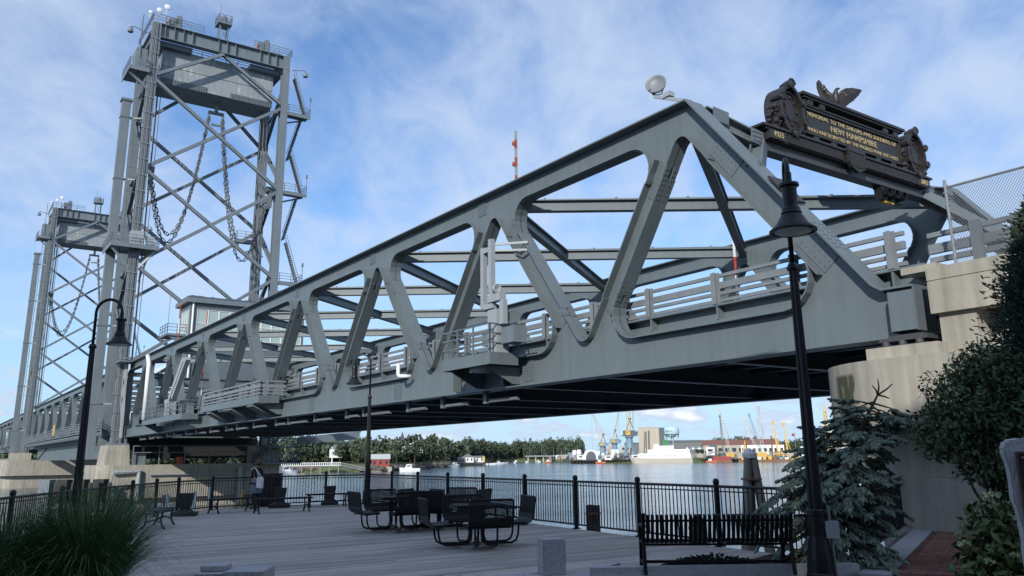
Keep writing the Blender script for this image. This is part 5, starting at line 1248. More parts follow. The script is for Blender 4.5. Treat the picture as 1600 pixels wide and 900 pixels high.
# ------------------------------------------------------------------ person
def person(x, y, yaw):
    p = Thing('person', 'person in black top and grey knee length skirt with a white shoulder bag', 'person', (x, y, 0), 'L', rz=yaw)
    # local: faces -X
    P = [(0, 0, .90, .13, .14), (0, 0, 1.02, .105, .13), (-.01, 0, 1.18, .115, .145), (0, 0, 1.33, .10, .15), (.01, 0, 1.42, .05, .05), (0, 0, 1.49, .055, .055), (-.01, 0, 1.555, .085, .075), (-.005, 0, 1.62, .06, .055),
         (0, .17, 1.35, .05), (.04, .22, 1.10, .04), (-.17, .12, 1.06, .032), (-.24, .0, 1.10, .026), (0, -.17, 1.35, .05), (.04, -.22, 1.10, .04), (-.17, -.12, 1.09, .032), (-.245, .02, 1.13, .026),
         (0, .09, .80, .085), (-.01, .09, .46, .055), (.02, .09, .10, .04), (-.06, .09, .03, .035), (-.14, .09, .025, .028), (0, -.09, .80, .085), (.01, -.09, .46, .055), (.04, -.09, .10, .04), (-.04, -.09, .03, .035), (-.12, -.09, .025, .028),
         (-.095, 0, 1.545, .016)]
    E_ = [(0, 1), (1, 2), (2, 3), (3, 4), (4, 5), (5, 6), (6, 7), (3, 8), (8, 9), (9, 10), (10, 11), (3, 12), (12, 13), (13, 14), (14, 15), (0, 16), (16, 17), (17, 18), (18, 19), (19, 20), (0, 21), (21, 22), (22, 23), (23, 24), (24, 25), (6, 26)]
    for hi, sy in ((11, -1), (15, 1)):
        hx, hy, hz = P[hi][:3]
        for k in range(5):
            b = len(P); dz = (k - 1.8) * .018
            if k < 4: P.append((hx - .03, hy + sy * .04, hz + dz, .010)); P.append((hx - .015, hy + sy * .085, hz + dz * 1.2, .008)); E_.extend([(hi, b), (b, b + 1)])
            else: P.append((hx - .02, hy + sy * .02, hz + .05, .010)); E_.append((hi, b))
    body = p.inst('body', skin_mesh('body', P, E_, SKIN, 2), (0, 0, 0))
    g = 1.16; T_ = [(q[0], q[1], q[2], q[3] * g, (q[4] if len(q) > 4 else q[3]) * g) for q in P]
    idx = [1, 2, 3, 8, 9, 10, 12, 13, 14]; top = [T_[i] for i in idx]; top[0] = (0, 0, .97, .14, .155); top.append((.012, 0, 1.43, .075, .075))
    p.inst('top', skin_mesh('top', top, [(0, 1), (1, 2), (2, 3), (3, 4), (4, 5), (2, 6), (6, 7), (7, 8), (2, 9)], CLOTHB, 2), (0, 0, 0))
    idx = [0, 16, 17, 18, 21, 22, 23]; p.inst('leggings', skin_mesh('leggings', [T_[i] for i in idx], [(0, 1), (1, 2), (2, 3), (0, 4), (4, 5), (5, 6)], CLOTHB, 2), (0, 0, 0))
    sk = MB(); n = 18; rings = [(.135, .155, 1.00), (.165, .185, .90), (.185, .205, .78), (.19, .21, .62), (.18, .20, .53)]
    vs = []; fs = []
    for a, b, z in rings:
        for k in range(n): th = 2 * pi * k / n; f = 1 + .025 * sin(th * 6) * (1 - (z - .5)); vs.append((a * f * cos(th), b * f * sin(th), z))
    for i in range(len(rings) - 1):
        for k in range(n): fs.append((i * n + k, i * n + (k + 1) % n, (i + 1) * n + (k + 1) % n, (i + 1) * n + k))
    sk.add(vs, fs); p.part('skirt', sk, DENIM, smooth=True)
    hr = [(.025, 0, 1.60, .10, .10), (.05, 0, 1.53, .10, .11), (.055, 0, 1.44, .085, .11), (-.03, 0, 1.65, .06, .078)]
    p.inst('hair', skin_mesh('hair', hr, [(0, 1), (1, 2), (0, 3)], HAIR, 2), (0, 0, 0))
    m = MB(); m.prism([(-.13, .72), (.13, .70), (.15, .98), (.10, 1.08), (-.10, 1.08), (-.13, .95)], lambda a, b, c: (a + .33, c, b), -.16, -.07); m.tube([(.25, -.11, 1.07), (.14, -.13, 1.3), (.0, -.15, 1.43), (.10, -.13, 1.36), (.41, -.11, 1.07)], .012, 5); p.part('shoulder_bag', m, CANVAS)
    for sy, ox in ((.09, 0), (-.09, .02)):
        m = MB(); m.prism([(.06 + ox, 0), (-.17 + ox, 0), (-.18 + ox, .03), (-.08 + ox, .085), (.05 + ox, .10), (.07 + ox, .05)], lambda a, b, c: (a, c, b), sy - .045, sy + .045); p.part('shoe', m, HAIR)
person(-9.05, 29.95, R(-35))
# ------------------------------------------------------------------ timbers in the river near the deck
dl = Thing('timber_dolphin', 'grey weathered timber dolphin of three leaning piles with a white cap', 'mooring dolphin', (6.6, 22, -3.2)); dl.e.location.x -= .5
for a, b in (((6.0, 21.7, -3.4), (6.53, 22, 1.60)), ((7.1, 21.7, -3.4), (6.68, 22, 1.55)), ((6.6, 22.6, -3.4), (6.60, 22.15, 1.62))):
    m = MB(); m.tube([a, b], [.17, .10], 9); dl.part('pile', m, PILE)
m = MB(); m.lathe((6.60, 22.05, 1.55), [(.19, 0), (.19, .11), (.12, .20), (.02, .24)], 10); dl.part('cap', m, WHITEP)
m = MB(); m.lathe((6.60, 22.05, 1.0), [(.27, 0), (.27, .05)], 10); dl.part('band', m, RUST)
def stub(x, y, z, label):
    s = Thing('timber_pile_cluster', label, 'mooring piles', (x, y, -3.2)); rr = random.Random(int(x * 10))
    for k in range(6):
        a = k * pi / 3; m = MB(); m.tube([(x + .11 * cos(a), y + .11 * sin(a), -3.5), (x + .105 * cos(a), y + .105 * sin(a), z - .05 * rr.random())], .07, 7); s.part('pile', m, PILED)
    m = MB(); m.lathe((x, y, z - .25), [(.19, 0), (.19, .05)], 12); s.part('band', m, RUST)
stub(1.92, 21.3, .50, 'dark stump of bundled timber piles behind the fence, left of the slatted bench')
stub(3.72, 17.7, .42, 'dark stump of bundled timber piles right behind the slatted bench')
# utility stand pipe at the lamp
ut = Thing('utility_post', 'slim conduit post with a pale junction box beside the lamp base', 'utility post', (4.36, 11.95, 0))
m = MB(); m.tube([(4.36, 11.95, 0), (4.33, 11.95, .95)], .024, 8); ut.part('post', m, GALV); m = MB(); m.box(4.25, 4.43, 11.86, 11.98, .52, .74); ut.part('junction_box', m, LIGHTP)
# ------------------------------------------------------------------ plants close by
RV = random.Random(21)
def rvec(r=RV):
    while True:
        v = Vector((r.uniform(-1, 1), r.uniform(-1, 1), r.uniform(-1, 1)))
        if .05 < v.length < 1: return v.normalized()
def finger(m, p, d, L_, r, tone, n=5):
    d = d.normalized(); a = d.cross(Vector((.3, .2, 1))); a.normalize(); b = d.cross(a); vs = [p]; 
    for u, k in ((.25, .85), (.7, 1.0)):
        for i in range(n): th = 2 * pi * i / n; vs.append(p + d * L_ * u + (a * cos(th) + b * sin(th)) * r * k)
    vs.append(p + d * L_); fs = []
    for i in range(n): fs += [(0, 1 + (i + 1) % n, 1 + i), (1 + i, 1 + (i + 1) % n, n + 1 + (i + 1) % n, n + 1 + i), (n + 1 + i, n + 1 + (i + 1) % n, 2 * n + 1)]
    m.add(vs, fs, tone)
def leaf(m, p, d, up, L_, w_, tone):
    d = d.normalized(); s = d.cross(up)
    if s.length < .01: s = d.cross(Vector((1, 0, 0)))
    s.normalize(); n = s.cross(d); q = [p, p + d * L_ * .45 + s * w_ * .5 + n * w_ * .12, p + d * L_ - n * L_ * .12, p + d * L_ * .45 - s * w_ * .5 + n * w_ * .12, p + d * L_ * .5]
    m.add(q, [(0, 1, 4), (1, 2, 4), (2, 3, 4), (3, 0, 4)], tone)
# blue green spruce with drooping sprays
sp = Thing('spruce_tree', 'drooping blue green spruce growing through the fence behind the lamp', 'spruce tree', (5.0, 13.6, 0))
tb = MB(); base, tip = Vector((4.95, 13.55, 0)), Vector((6.05, 13.9, 2.58)); mid = Vector((5.2, 13.6, 1.4))
tk = [base, base.lerp(mid, .5) + Vector((.03, 0, 0)), mid, mid.lerp(tip, .5), tip]
tb.tube(tk, [.09, .08, .065, .045, .015], 8); sp.part('trunk', tb, BARK)
nd = MB(); br = MB()
def on_trunk(u): k = min(3, int(u * 4)); return tk[k].lerp(tk[k + 1], u * 4 - k)
def twig(p, d, L_, lvl):
    steps = max(2, int(L_ / .05)); q = p.copy(); dd = d.normalized()
    for i in range(steps):
        dd = (dd + Vector((0, 0, -.055)) + rvec() * .05).normalized(); q2 = q + dd * .05
        if lvl == 1:
            for s in range(2):
                side = dd.cross(Vector((0, 0, 1))).normalized() * (1 if s else -1)
                f = (dd * .65 + side * .75 + Vector((0, 0, -.35)) + rvec() * .28)
                finger(nd, q2, f, RV.uniform(.075, .13), RV.uniform(.019, .027), min(1, max(0, RV.gauss(.5, .2))))
            if i % 2 == 0: finger(nd, q2, dd + Vector((0, 0, -.6)) + rvec() * .3, RV.uniform(.07, .11), .02, min(1, max(0, RV.gauss(.38, .2))))
        q = q2
    finger(nd, q, dd, .12, .022, .75)
    return q
def branch(u, az, L_, droop):
    p = on_trunk(u); d = Vector((cos(az), sin(az), .12 - droop)); q = p.copy(); dd = d.normalized(); pts = [q.copy()]; n = max(3, int(L_ / .13))
    for i in range(n):
        dd = (dd + Vector((0, 0, -.075)) + rvec() * .13).normalized(); q = q + dd * .13; pts.append(q.copy())
        if i >= 1:
            for s in (-1, 1):
                if RV.random() < .16: continue
                side = (dd.cross(Vector((0, 0, 1))).normalized() * s + Vector((0, 0, RV.uniform(-.5, .45)))); twig(q, dd * .8 + side * .8 + Vector((0, 0, -.25)), RV.uniform(.12, .30) * (1 - .3 * i / n), 1)
    twig(q, dd, .25, 1)
    br.tube(pts, [.018 * (1 - .7 * i / len(pts)) for i in range(len(pts))], 5)
for i in range(96):
    u = .04 + .92 * (i / 96.0); az = i * 2.4 + RV.uniform(-.4, .4); L_ = (1.12 - .62 * u) * RV.uniform(.6, 1.1)
    if cos(az) < .2 and u < .6: L_ *= 1.3
    if cos(az) > .1: L_ *= 1 - .42 * cos(az)
    branch(u, az, L_ * RV.choice((.7, .95, 1.1, 1.2)), RV.uniform(-.35, .40))
for az, u, L_ in ((3.4, .42, 1.45), (3.15, .50, 1.35), (3.7, .36, 1.3), (2.9, .30, 1.2), (3.3, .62, 1.15), (3.5, .55, 1.25), (3.9, .5, 1.0), (4.4, .4, .9), (4.9, .5, .8), (3.6, .25, 1.2), (3.2, .22, 1.1), (4.0, .3, 1.1), (5.2, .3, .9), (-.3, .35, .8), (3.1, .7, .9), (4.2, .65, .75), (3.4, .78, .7), (4.6, .25, .9), (4.1, .15, .9), (-.6, .12, .8), (-1.2, .2, .8), (0.2, .1, .7)): branch(u, az, L_, .1)
sp.part('branches', br, BARK, stuff=True); sp.part('foliage', nd, SPRUCE, stuff=True)
m = MB(); 
for d, L_ in (((.12, 0, 1), .26), ((-.45, 0, 1), .16), ((.9, 0, .6), .30), ((.8, 0, -.25), .24)): m.tube([tip, tip + Vector(d) * L_ * .5 + Vector((.02, 0, 0)), tip + Vector(d) * L_], [.016, .014, .008], 5)
m.tube([Vector((5.45, 13.5, 2.1)), Vector((5.3, 13.4, 2.32)), Vector((5.08, 13.3, 2.35)), Vector((5.0, 13.3, 2.2))], [.014, .014, .016, .012], 5)
sp.part('bare_leader', m, BARK, split=True)
# low spreading evergreen under the bench
lo2 = Thing('low_juniper', 'small dark spreading evergreen in the kerbed bed under the bench', 'shrub', (2.9, 12.8, 0))
nd = MB()
for i in range(1500):
    a = RV.uniform(0, 2 * pi); r = RV.random() ** .5; p = Vector((2.9 + .75 * r * cos(a), 12.82 + .22 * r * sin(a), .04 + .17 * (1 - r * r) * RV.random())); finger(nd, p, Vector((cos(a), sin(a), .6)) + rvec() * .5, .07, .012, RV.random(), 4)
lo2.part('foliage', nd, CEDAR, stuff=True)
# cedar at upper right
def plume_tree(name, label, cat, base, H_, rad, z0, n, m_, seed, lean=(0, 0)):
    r = random.Random(seed); t = Thing(name, label, cat, base); bx, by, _ = base
    tb = MB(); tb.tube([(bx, by, 0), (bx + lean[0] * .5, by, H_ * .5), (bx + lean[0], by, H_ * .98)], [.16, .10, .02], 8); t.part('trunk', tb, BARK)
    nd = MB()
    for i in range(n):
        u = r.random() ** .8; z = z0 + (H_ - z0) * u; R_ = rad * ((1 - u) ** .7 * .92 + .08) * (1 + .25 * sin(z * 3.1 + seed) * sin(i * .61)); az = r.uniform(0, 2 * pi)
        L_ = R_ * r.uniform(.62, 1.1); c = Vector((bx + lean[0] * u, by, z)); d = Vector((cos(az), sin(az), r.uniform(.15, .55))).normalized()
        k = int(5 + L_ * 4); tn = r.uniform(.25, .75)
        for j in range(k):
            q = c + d * L_ * (.45 + .55 * j / k) + rvec(r) * .04; dd = d + rvec(r) * .75 + Vector((0, 0, .25))
            finger(nd, q, dd, r.uniform(.06, .12), r.uniform(.010, .017), min(1, max(0, tn + r.gauss(0, .14))), 3)
    t.part('foliage', nd, m_, stuff=True); return t
plume_tree('cedar_tree', 'dark feathery cedar in front of the abutment at the right edge', 'cedar tree', (8.52, 12.7, 0), 5.6, 1.3, 2.2, 5200, CEDAR, 5)
# broadleaf shrub
def shrub(name, label, cat, base, blobs, n, L0, m_, seed, stems=7):
    r = random.Random(seed); t = Thing(name, label, cat, base); nd = MB(); tb = MB()
    tot = sum(b[3] ** 2 for b in blobs)
    for (x, y, z, R_) in blobs:
        tb.tube([Vector(base) + Vector((r.uniform(-.2, .2), r.uniform(-.2, .2), 0)), Vector((x, y, z)) * .5 + Vector(base) * .5 + Vector((0, 0, .1)), (x, y, z)], [.035, .022, .01], 5)
        k = int(n * R_ ** 2 / tot)
        for i in range(k):
            d = rvec(r); rad = R_ * (.45 + .6 * r.random() ** .6) * (1 + .16 * sin(d.x * 6 + seed) * cos(d.z * 5)); p = Vector((x, y, z)) + d * rad
            if r.random() < .3: tb.tube([p, p - d * .16], .004, 3, caps=False)
            leaf(nd, p, d * .55 + rvec(r) * .8 + Vector((0, 0, -.25)), d + Vector((0, 0, .6)), L0 * r.uniform(.7, 1.3), L0 * r.uniform(.42, .65), min(1, max(0, r.gauss(.5, .2))))
    t.part('stems', tb, BARK); t.part('leaves', nd, m_, stuff=True); return t
shrub('leafy_shrub', 'large dark green broadleaf shrub between the pier and the stone', 'shrub', (7.1, 12.6, 0),
      [(6.55, 12.3, 2.35, .52), (6.3, 12.4, 1.95, .42), (6.95, 12.5, 1.6, .45), (7.15, 12.4, 2.1, .55), (7.5, 12.5, 2.6, .5), (7.1, 12.5, 2.85, .42), (7.55, 12.6, 1.7, .6), (7.5, 12.5, 1.15, .4), (7.9, 12.6, 2.2, .6), (6.75, 12.4, 2.75, .25), (8.2, 12.8, 1.5, .7)], 12000, .092, LEAF, 9)
hy = shrub('hydrangea', 'hydrangea with pale flower heads beside the memorial stone', 'hydrangea', (5.2, 9.8, 0),
      [(5.12, 9.75, .95, .22), (5.0, 9.7, .72, .26), (4.85, 9.6, .42, .28), (5.3, 9.8, .75, .3), (5.25, 9.7, .4, .35), (4.7, 9.5, .2, .24), (5.05, 9.5, .15, .3), (5.6, 9.9, .9, .3)], 1500, .14, HYDR, 13)
r = random.Random(2)
for (x, y, z, R_) in ((4.98, 9.5, 1.16, .075), (4.62, 9.5, .66, .06), (5.25, 9.5, .92, .06), (4.78, 9.35, .50, .05), (4.55, 9.3, .14, .06), (4.45, 9.25, -.02 + .1, .05), (4.95, 9.4, .36, .05), (4.72, 9.3, .32, .05), (5.1, 9.4, .55, .05), (5.22, 9.4, .2, .06)):
    f = MB()
    for i in range(60):
        d = rvec(r); d.z = abs(d.z) * .6; p = Vector((x, y, z)) + Vector((d.x * R_, d.y * R_, d.z * R_)); leaf(f, p, rvec(r), d, .028, .026, r.random())
    fh = hy.part('flower_head', f, PETAL); f = MB(); f.tube([(x, y, z), (x + .05, y + .1, max(0, z - .3))], .005, 4); hy.part('flower_stem', f, LEAF, parent=fh)
hy.e.location.x += .27
# ornamental grass
og = Thing('ornamental_grass', 'big fountain of dark green ornamental grass at lower left', 'ornamental grass', (-5.9, 10.2, 0))
m = MB(); r = random.Random(17)
for i in range(6000):
    a = r.uniform(0, 2 * pi); q = r.random() ** .5; c = r.random()
    cx, cy = (-5.25, 10.6) if c < .45 else ((-6.1, 10.4) if c < .8 else (-6.9, 9.7))
    b = Vector((cx + .34 * q * cos(a), cy + .3 * q * sin(a), 0)); out = Vector((cos(a) * .9 + r.gauss(0, .3), sin(a) * .9 + r.gauss(0, .3), 0)); 
    out *= r.uniform(.25, 1.0); L_ = r.uniform(1.0, 1.62) if c < .45 else (r.uniform(.85, 1.35) if c < .8 else r.uniform(.6, 1.0)); el = Vector((out.x * .40, out.y * .40, 1)).normalized(); p = b; d = el; n = 6; w_ = r.uniform(.0032, .0062); pts = [p]
    dr = r.uniform(.16, .34) * (.4 + out.length)
    for k in range(n): d = (d + Vector((out.x * .16, out.y * .16, -dr * (k / n) * 1.5))).normalized(); p = p + d * L_ / n; pts.append(p)
    s = Vector((-out.y, out.x, 0)); s = s.normalized() if s.length > .01 else Vector((1, 0, 0)); s = (s + Vector((1, 0, 0)) * .6 * (1 if s.x >= 0 else -1)).normalized()
    vs = []
    for k, pt in enumerate(pts): ww = w_ * (1 - .85 * (k / n) ** 2); vs += [pt - s * ww, pt + s * ww]
    m.add(vs, [(2 * k, 2 * k + 1, 2 * k + 3, 2 * k + 2) for k in range(n)], min(1, max(0, r.gauss(.48, .2))))
og.part('blades', m, GRASSM, stuff=True)
m = MB()
for i in range(6):
    a = r.uniform(-1.8, 2.0); b = Vector((-5.6 + r.uniform(-.9, .3), 10.3, .5)); e = b + Vector((sin(a) * .5, -.3, r.uniform(.5, .75))); k = b.lerp(e, .6) + Vector((0, 0, .15)); e2 = e + Vector((sin(a) * .22, -.05, -.16))
    m.tube([b, k, e, e2], [.003, .003, .004, .006], 4)
og.part('seed_stalk', m, HYDR)
plume = shrub('leafy_seedling', 'small fresh green leafy plant at the foot of the grass', 'plant', (-4.6, 9.2, 0), [(-4.62, 9.3, .22, .22), (-4.4, 9.3, .15, .16)], 380, .06, HYDR, 31)
# memorial stone with bronze plaque
stn = Thing('memorial_stone', 'rough granite slab with a dark bronze plaque at the right edge', 'memorial stone', (5.5, 8.0, 0)); stn.e.location.x -= .03; stn.e.rotation_euler = (0, 0, R(-22))
m = MB(); outl = [(4.80, 0), (4.83, .35), (4.80, .62), (4.815, .95), (4.775, 1.2), (4.77, 1.5), (4.74, 1.66), (4.78, 1.755), (5.0, 1.775), (5.5, 1.76), (6.1, 1.78), (6.2, 1.6), (6.18, 0)]
m.prism(outl, lambda a, b, c: (a, c, b), 8.0, 8.28)
me = m.mesh('slab', GRAN2, stn.o); bm = bmesh.new(); bm.from_mesh(me); bmesh.ops.bevel(bm, geom=list(bm.edges), offset=.02, segments=2, affect='EDGES'); bmesh.ops.triangulate(bm, faces=bm.faces)
bmesh.ops.subdivide_edges(bm, edges=[e for e in bm.edges if e.calc_length() > .12], cuts=3, use_grid_fill=True)
for v in bm.verts: v.co += Vector(noise.noise_vector(v.co * 9)) * .012
bm.to_mesh(me); bm.free(); stn.inst('slab', me, stn.o)
PLQ0 = mat('plaque_edge', (0.10, 0.07, 0.05), .5, .3)
stn.part('plaque', MB().box(4.852, 6.1, 7.955, 7.99, .12, 1.62), BRONZE)
m = MB(); m.box(4.832, 4.850, 7.945, 7.99, .10, 1.642); m.box(4.850, 6.12, 7.945, 7.99, 1.622, 1.642); stn.part('plaque_border', m, PLQ0)
m = MB(); m.lathe((4.89, 7.955, 1.585), [(.012, 0), (.012, -.01), (.002, -.014)], 8, 'Y'); stn.part('rivet', m, GALV)
PLQ = mat('plaque_letter', (0.22, 0.19, 0.14), .5, .3)
for body, size, x, z in (('W', .13, 5.06, 1.48), ('ME', .13, 5.03, 1.29), ('UNIT', .066, 5.02, 1.10)):
    me = textmesh(body, size, .006); me.materials.append(PLQ); x0 = min(v.co.x for v in me.vertices); stn.inst('lettering', me, (x - .02 - x0 - .08, 7.952, z), (R(90), 0, 0))
# ------------------------------------------------------------------ far shore
def shore_strip():
    pts = [(-62, 420), (-45, 380), (-30, 350), (-22, 335), (-15.3, 340), (-12, 325), (-8.7, 330), (-7, 390), (-4.5, 470), (-3.6, 560), (-1.2, 830), (1.5, 850), (3.2, 760), (4.2, 600), (6, 560), (12, 552), (16, 600), (22, 640), (35, 700), (60, 800)]
    m = MB(); vs = []
    for y, dd in pts:
        for k, z in ((0, -3.6), (4, -1.6), (14, -.8), (60, .5), (300, 3), (5000, 20)): v = polar(y, dd + k, z); vs.append(v)
    fs = []
    for i in range(len(pts) - 1):
        for k in range(5): fs.append((i * 6 + k, i * 6 + k + 1, i * 6 + 7 + k, i * 6 + 6 + k))
    m.add(vs, fs); return m
struct('far_shore', shore_strip(), LAWN)
m = MB(); r = random.Random(3)
def rockband(y0, y1, d0, d1, n):
    for i in range(n):
        u = r.random(); p = polar(y0 + (y1 - y0) * u, d0 + (d1 - d0) * u + r.uniform(-2, 6), -3.0 + r.uniform(0, 1.4)); s = r.uniform(.6, 2.0)
        m.lathe(p, [(.05, -s * .6), (s * .9, -s * .3), (s, .1), (s * .6, s * .5), (.05, s * .6)], 6)
rockband(-15.3, -8.6, 338, 328, 150); rockband(-8.7, -4.4, 332, 470, 170); rockband(-24, -15, 338, 338, 60)
struct('shore_rocks', m, ROCK, stuff=True)
def crown(m, c, rx, rz, n, r, s0):
    for i in range(n):
        d = rvec(r); k = .55 + .5 * r.random(); p = Vector(c) + Vector((d.x * rx, d.y * rx, d.z * rz)) * k * (1 + .2 * sin(d.x * 5 + c[0]) * sin(d.z * 4)); s = s0 * r.uniform(.6, 1.4); a = (rvec(r) + d).normalized(); b = a.cross(rvec(r)).normalized(); e = a.cross(b)
        m.add([p - b * s - e * s * .6, p + b * s - e * s * .6, p + b * s * .7 + e * s * .7, p - b * s * .6 + e * s], [(0, 1, 2, 3)], min(1, max(0, r.gauss(.5, .25) + .12 * d.z)))
fm = MB(); r = random.Random(44)
def wood(y0, y1, d0, d1, n, h0, h1):
    for i in range(n):
        y = r.uniform(y0, y1); u = (y - y0) / (y1 - y0); dd = d0 + (d1 - d0) * u + r.random() ** 1.5 * 90; h = r.uniform(h0, h1); rx = r.uniform(2.6, 4.6); p = polar(y, dd, 0)
        TB = r.uniform(-.28, .28); k0 = len(fm.f); crown(fm, (p.x, p.y, h * .55), rx, h * .52, 240, r, .62); fm.t[k0:] = [min(1, max(0, q + TB)) for q in fm.t[k0:]]
wood(-24, -8, 372, 362, 160, 6, 11.5); wood(-8, -3.2, 372, 560, 105, 6.5, 12); wood(-3.4, 0, 575, 885, 120, 10, 16); wood(0, 4.6, 885, 790, 130, 12, 19); wood(16.5, 24, 760, 790, 80, 9, 14); wood(-46, -24, 400, 380, 110, 9, 14); wood(13, 17, 900, 900, 40, 15, 20)
struct('far_woods', fm, FOREST, stuff=True)
tree_me = []
for k in range(3):
    r2 = random.Random(60 + k); m = MB()
    for j in range(7): a = r2.uniform(0, 6.28); crown(m, (1.9 * cos(a) * r2.random(), 1.9 * sin(a) * r2.random(), 4.2 + 5.5 * r2.random()), 1.9, 1.7, 90, r2, .42)
    tk_ = MB(); tk_.tube([(0, 0, 0), (.1, 0, 3), (0, .1, 7)], [.3, .22, .08], 6); tk_.tube([(.1, 0, 2.8), (1.3, .3, 6)], [.14, .05], 5); tk_.tube([(.1, 0, 3.4), (-1.2, -.3, 6.5)], [.13, .05], 5)
    tree_me.append((m.mesh('crown', FOREST), tk_.mesh('trunk', BARK)))
TL = [(-14.7, 344, .85, 'pale green loose tree on the bank just right of the river pier'), (-13.9, 346, 1.0, 'bushy dark tree on the bank above the white pier rail'), (-11.6, 352, .9, 'round tree on the bank behind the white flagpole'), (-10.4, 350, .75, 'low tree on the lawn left of the red barn'), (-9.9, 349, .5, 'small bush tree right beside the red barn'),
      (-7.9, 352, .85, 'tree standing just right of the red barn'), (-6.7, 372, 1.15, 'tall broad tree on the wooded point above the shingle beach'), (-5.6, 420, 1.35, 'large dark tree at the middle of the wooded point'), (-4.6, 482, 1.4, 'last tree at the tip of the wooded point'), (-3.3, 590, 1.1, 'tree behind the small white houses past the point'), (-.4, 850, 1.35, 'tall tree rising from the distant wood left of the road bridge'), (1.2, 870, 1.5, 'tree on the distant shore above the low road bridge')]
for i, (y, dd, s, lb) in enumerate(TL):
    p = polar(y, dd, -.6); e = bpy.data.objects.new('shore_tree', None); COL.objects.link(e); e.location = p; e.scale = (s, s, s); e.rotation_euler = (0, 0, i * 1.3); e['label'] = lb; e['category'] = 'tree'; e['group'] = 'single trees on the far shore'
    for nm, me in zip(('crown', 'trunk'), tree_me[i % 3]): o = bpy.data.objects.new(nm, me); COL.objects.link(o); o.parent = e
# ---- houses and small shore things
def local(y, dd, z=0): return polar(y, dd, z), -R(y)
def house(y, dd, z, w_, d_, h, rh, wall, roof, label, cat='house', name='shore_house', axis='x', win=3, group=None):
    p, rz = local(y, dd, z); t = Thing(name, label, cat, p, 'L', rz=rz, group=group)
    t.part('wall', MB().box(-w_ / 2, w_ / 2, 0, d_, 0, h), wall)
    m = MB()
    if axis == 'x': m.prism([(-.3, h), (d_ + .3, h), (d_ / 2, h + rh)], lambda a, b, c: (c, a, b), -w_ / 2 - .3, w_ / 2 + .3)
    else: m.prism([(-w_ / 2 - .3, h), (w_ / 2 + .3, h), (0, h + rh)], lambda a, b, c: (a, c, b), -.3, d_ + .3)
    t.part('roof', m, roof)
    for i in range(win): x = -w_ / 2 + w_ * (i + .5) / win; t.part('window', MB().box(x - .45, x + .45, -.05, -.003, h * .35, h * .35 + 1.3), DGLASS)
    return t
b = house(-8.95, 338, -1.5, 7.0, 6, 2.9, 2.0, REDWALL, SEAM, 'red barn with pale green roof on the far bank', 'barn', 'red_barn', win=3)
b.part('foundation', MB().box(-4.4, 4.4, -.4, 5, -1.8, -.02), TANW)
house(-11.9, 362, 2.2, 5, 5, 3.6, 2.4, WHITEP, SHINGLE, 'white gabled house among trees above the lawn', axis='y', win=2)
ch = Thing('church', 'white church with a dark pointed steeple above the trees', 'church', *[local(-7.55, 392, 4)[0]], 'L', rz=R(7))
ch.part('tower', MB().box(-1.7, 1.7, 0, 3.4, 0, 5.2), WHITEP); m = MB(); m.lathe((0, 1.7, 5.2), [(1.5, 0), (.9, 1.8), (.03, 4.6)], 8); ch.part('spire', m, CDARK); ch.part('nave', MB().prism([(-4, 0), (4, 0), (4, 3.2), (0, 5.6), (-4, 3.2)], lambda a, b, c: (a + 5.5, c, b), 3, 14), WHITEP)
house(-3.15, 505, -1.2, 7, 5, 3, 2.2, WHITEP, SHINGLE, 'white shingled boathouse on the quay past the wooded point', axis='y'); house(-2.5, 512, -1.2, 8, 5, 2.6, 1.2, WHITEP, SHINGLE, 'long low white shed right of the boathouse')
house(-3.6, 503, -1.6, 4, 4, 2.2, 1.4, TANW, SHINGLE, 'small tan shed left of the boathouse'); house(-1.7, 860, 3, 12, 8, 4, 2.5, TANW, SHINGLE, 'roof of a pale house among the distant trees')
m = MB(); p, rz = local(-2.05, 508, -1)
ys = Thing('sign_board', 'small bright yellow board on the distant quay', 'sign', p, 'L', rz=rz); ys.part('board', MB().box(-.5, .5, 0, .1, 0, 3.2), CYEL)
q = Thing('timber_quay', 'dark timber quay under the white boathouses', 'quay', *[local(-3.0, 500, -3.2)[0]], 'L', rz=R(3)); m = MB(); m.box(-9, 11, 0, 8, 1.4, 1.9)
for i in range(11): m.tube([(-9 + i * 2, .2, -1), (-9 + i * 2, .2, 1.5)], .22, 5)
q.part('deck', m, PILED)
# white pier rail, gangway and flagpole on the left bank
pr = Thing('white_pier', 'white railed pier along the far bank with a sloping gangway', 'pier', *[local(-13.0, 322, -1.0)[0]], 'L', rz=R(13)); m = MB(); m.box(-13, 8, 0, .25, .3, .55); m.box(-13, 8, 0, .1, 1.3, 1.5)
for i in range(29): x = -13 + i * .75; m.box(x - .12, x + .12, 0, .1, .55, 1.3)
pr.part('rail', m, WHITEP); m = MB(); m.box(-13, 8, .3, 3, -.1, .3)
for i in range(7): m.box(-12.6 + i * 3.3, -12.2 + i * 3.3, .4, .8, -2.6, -.1)
pr.part('deck', m, PILE); m = MB(); m.beam((8, .2, .5), (18.5, -2, -2.0), 1.2, .2); m.beam((8, .2, 1.5), (18.5, -2, -1.0), .1, .2)
for i in range(14): u = i / 13; m.beam((8 + 10.5 * u, .2 - 2.2 * u, .5 - 2.5 * u), (8 + 10.5 * u, .2 - 2.2 * u, 1.5 - 2.5 * u), .15, .15)
pr.part('gangway', m, GALV); pr.part('float', MB().box(17, 23, -4, -1, -2.4, -1.9), PILE)
gp = Thing('gangway', 'pale grey gangway sloping to a float beside the river pier', 'gangway', *[local(-15.9, 300, -1.2)[0]], 'L', rz=R(16)); m = MB(); m.beam((-8, 0, .6), (7, -2, -1.7), 1.4, .2); m.beam((-8, 0, 1.6), (7, -2, -.7), .1, .2)
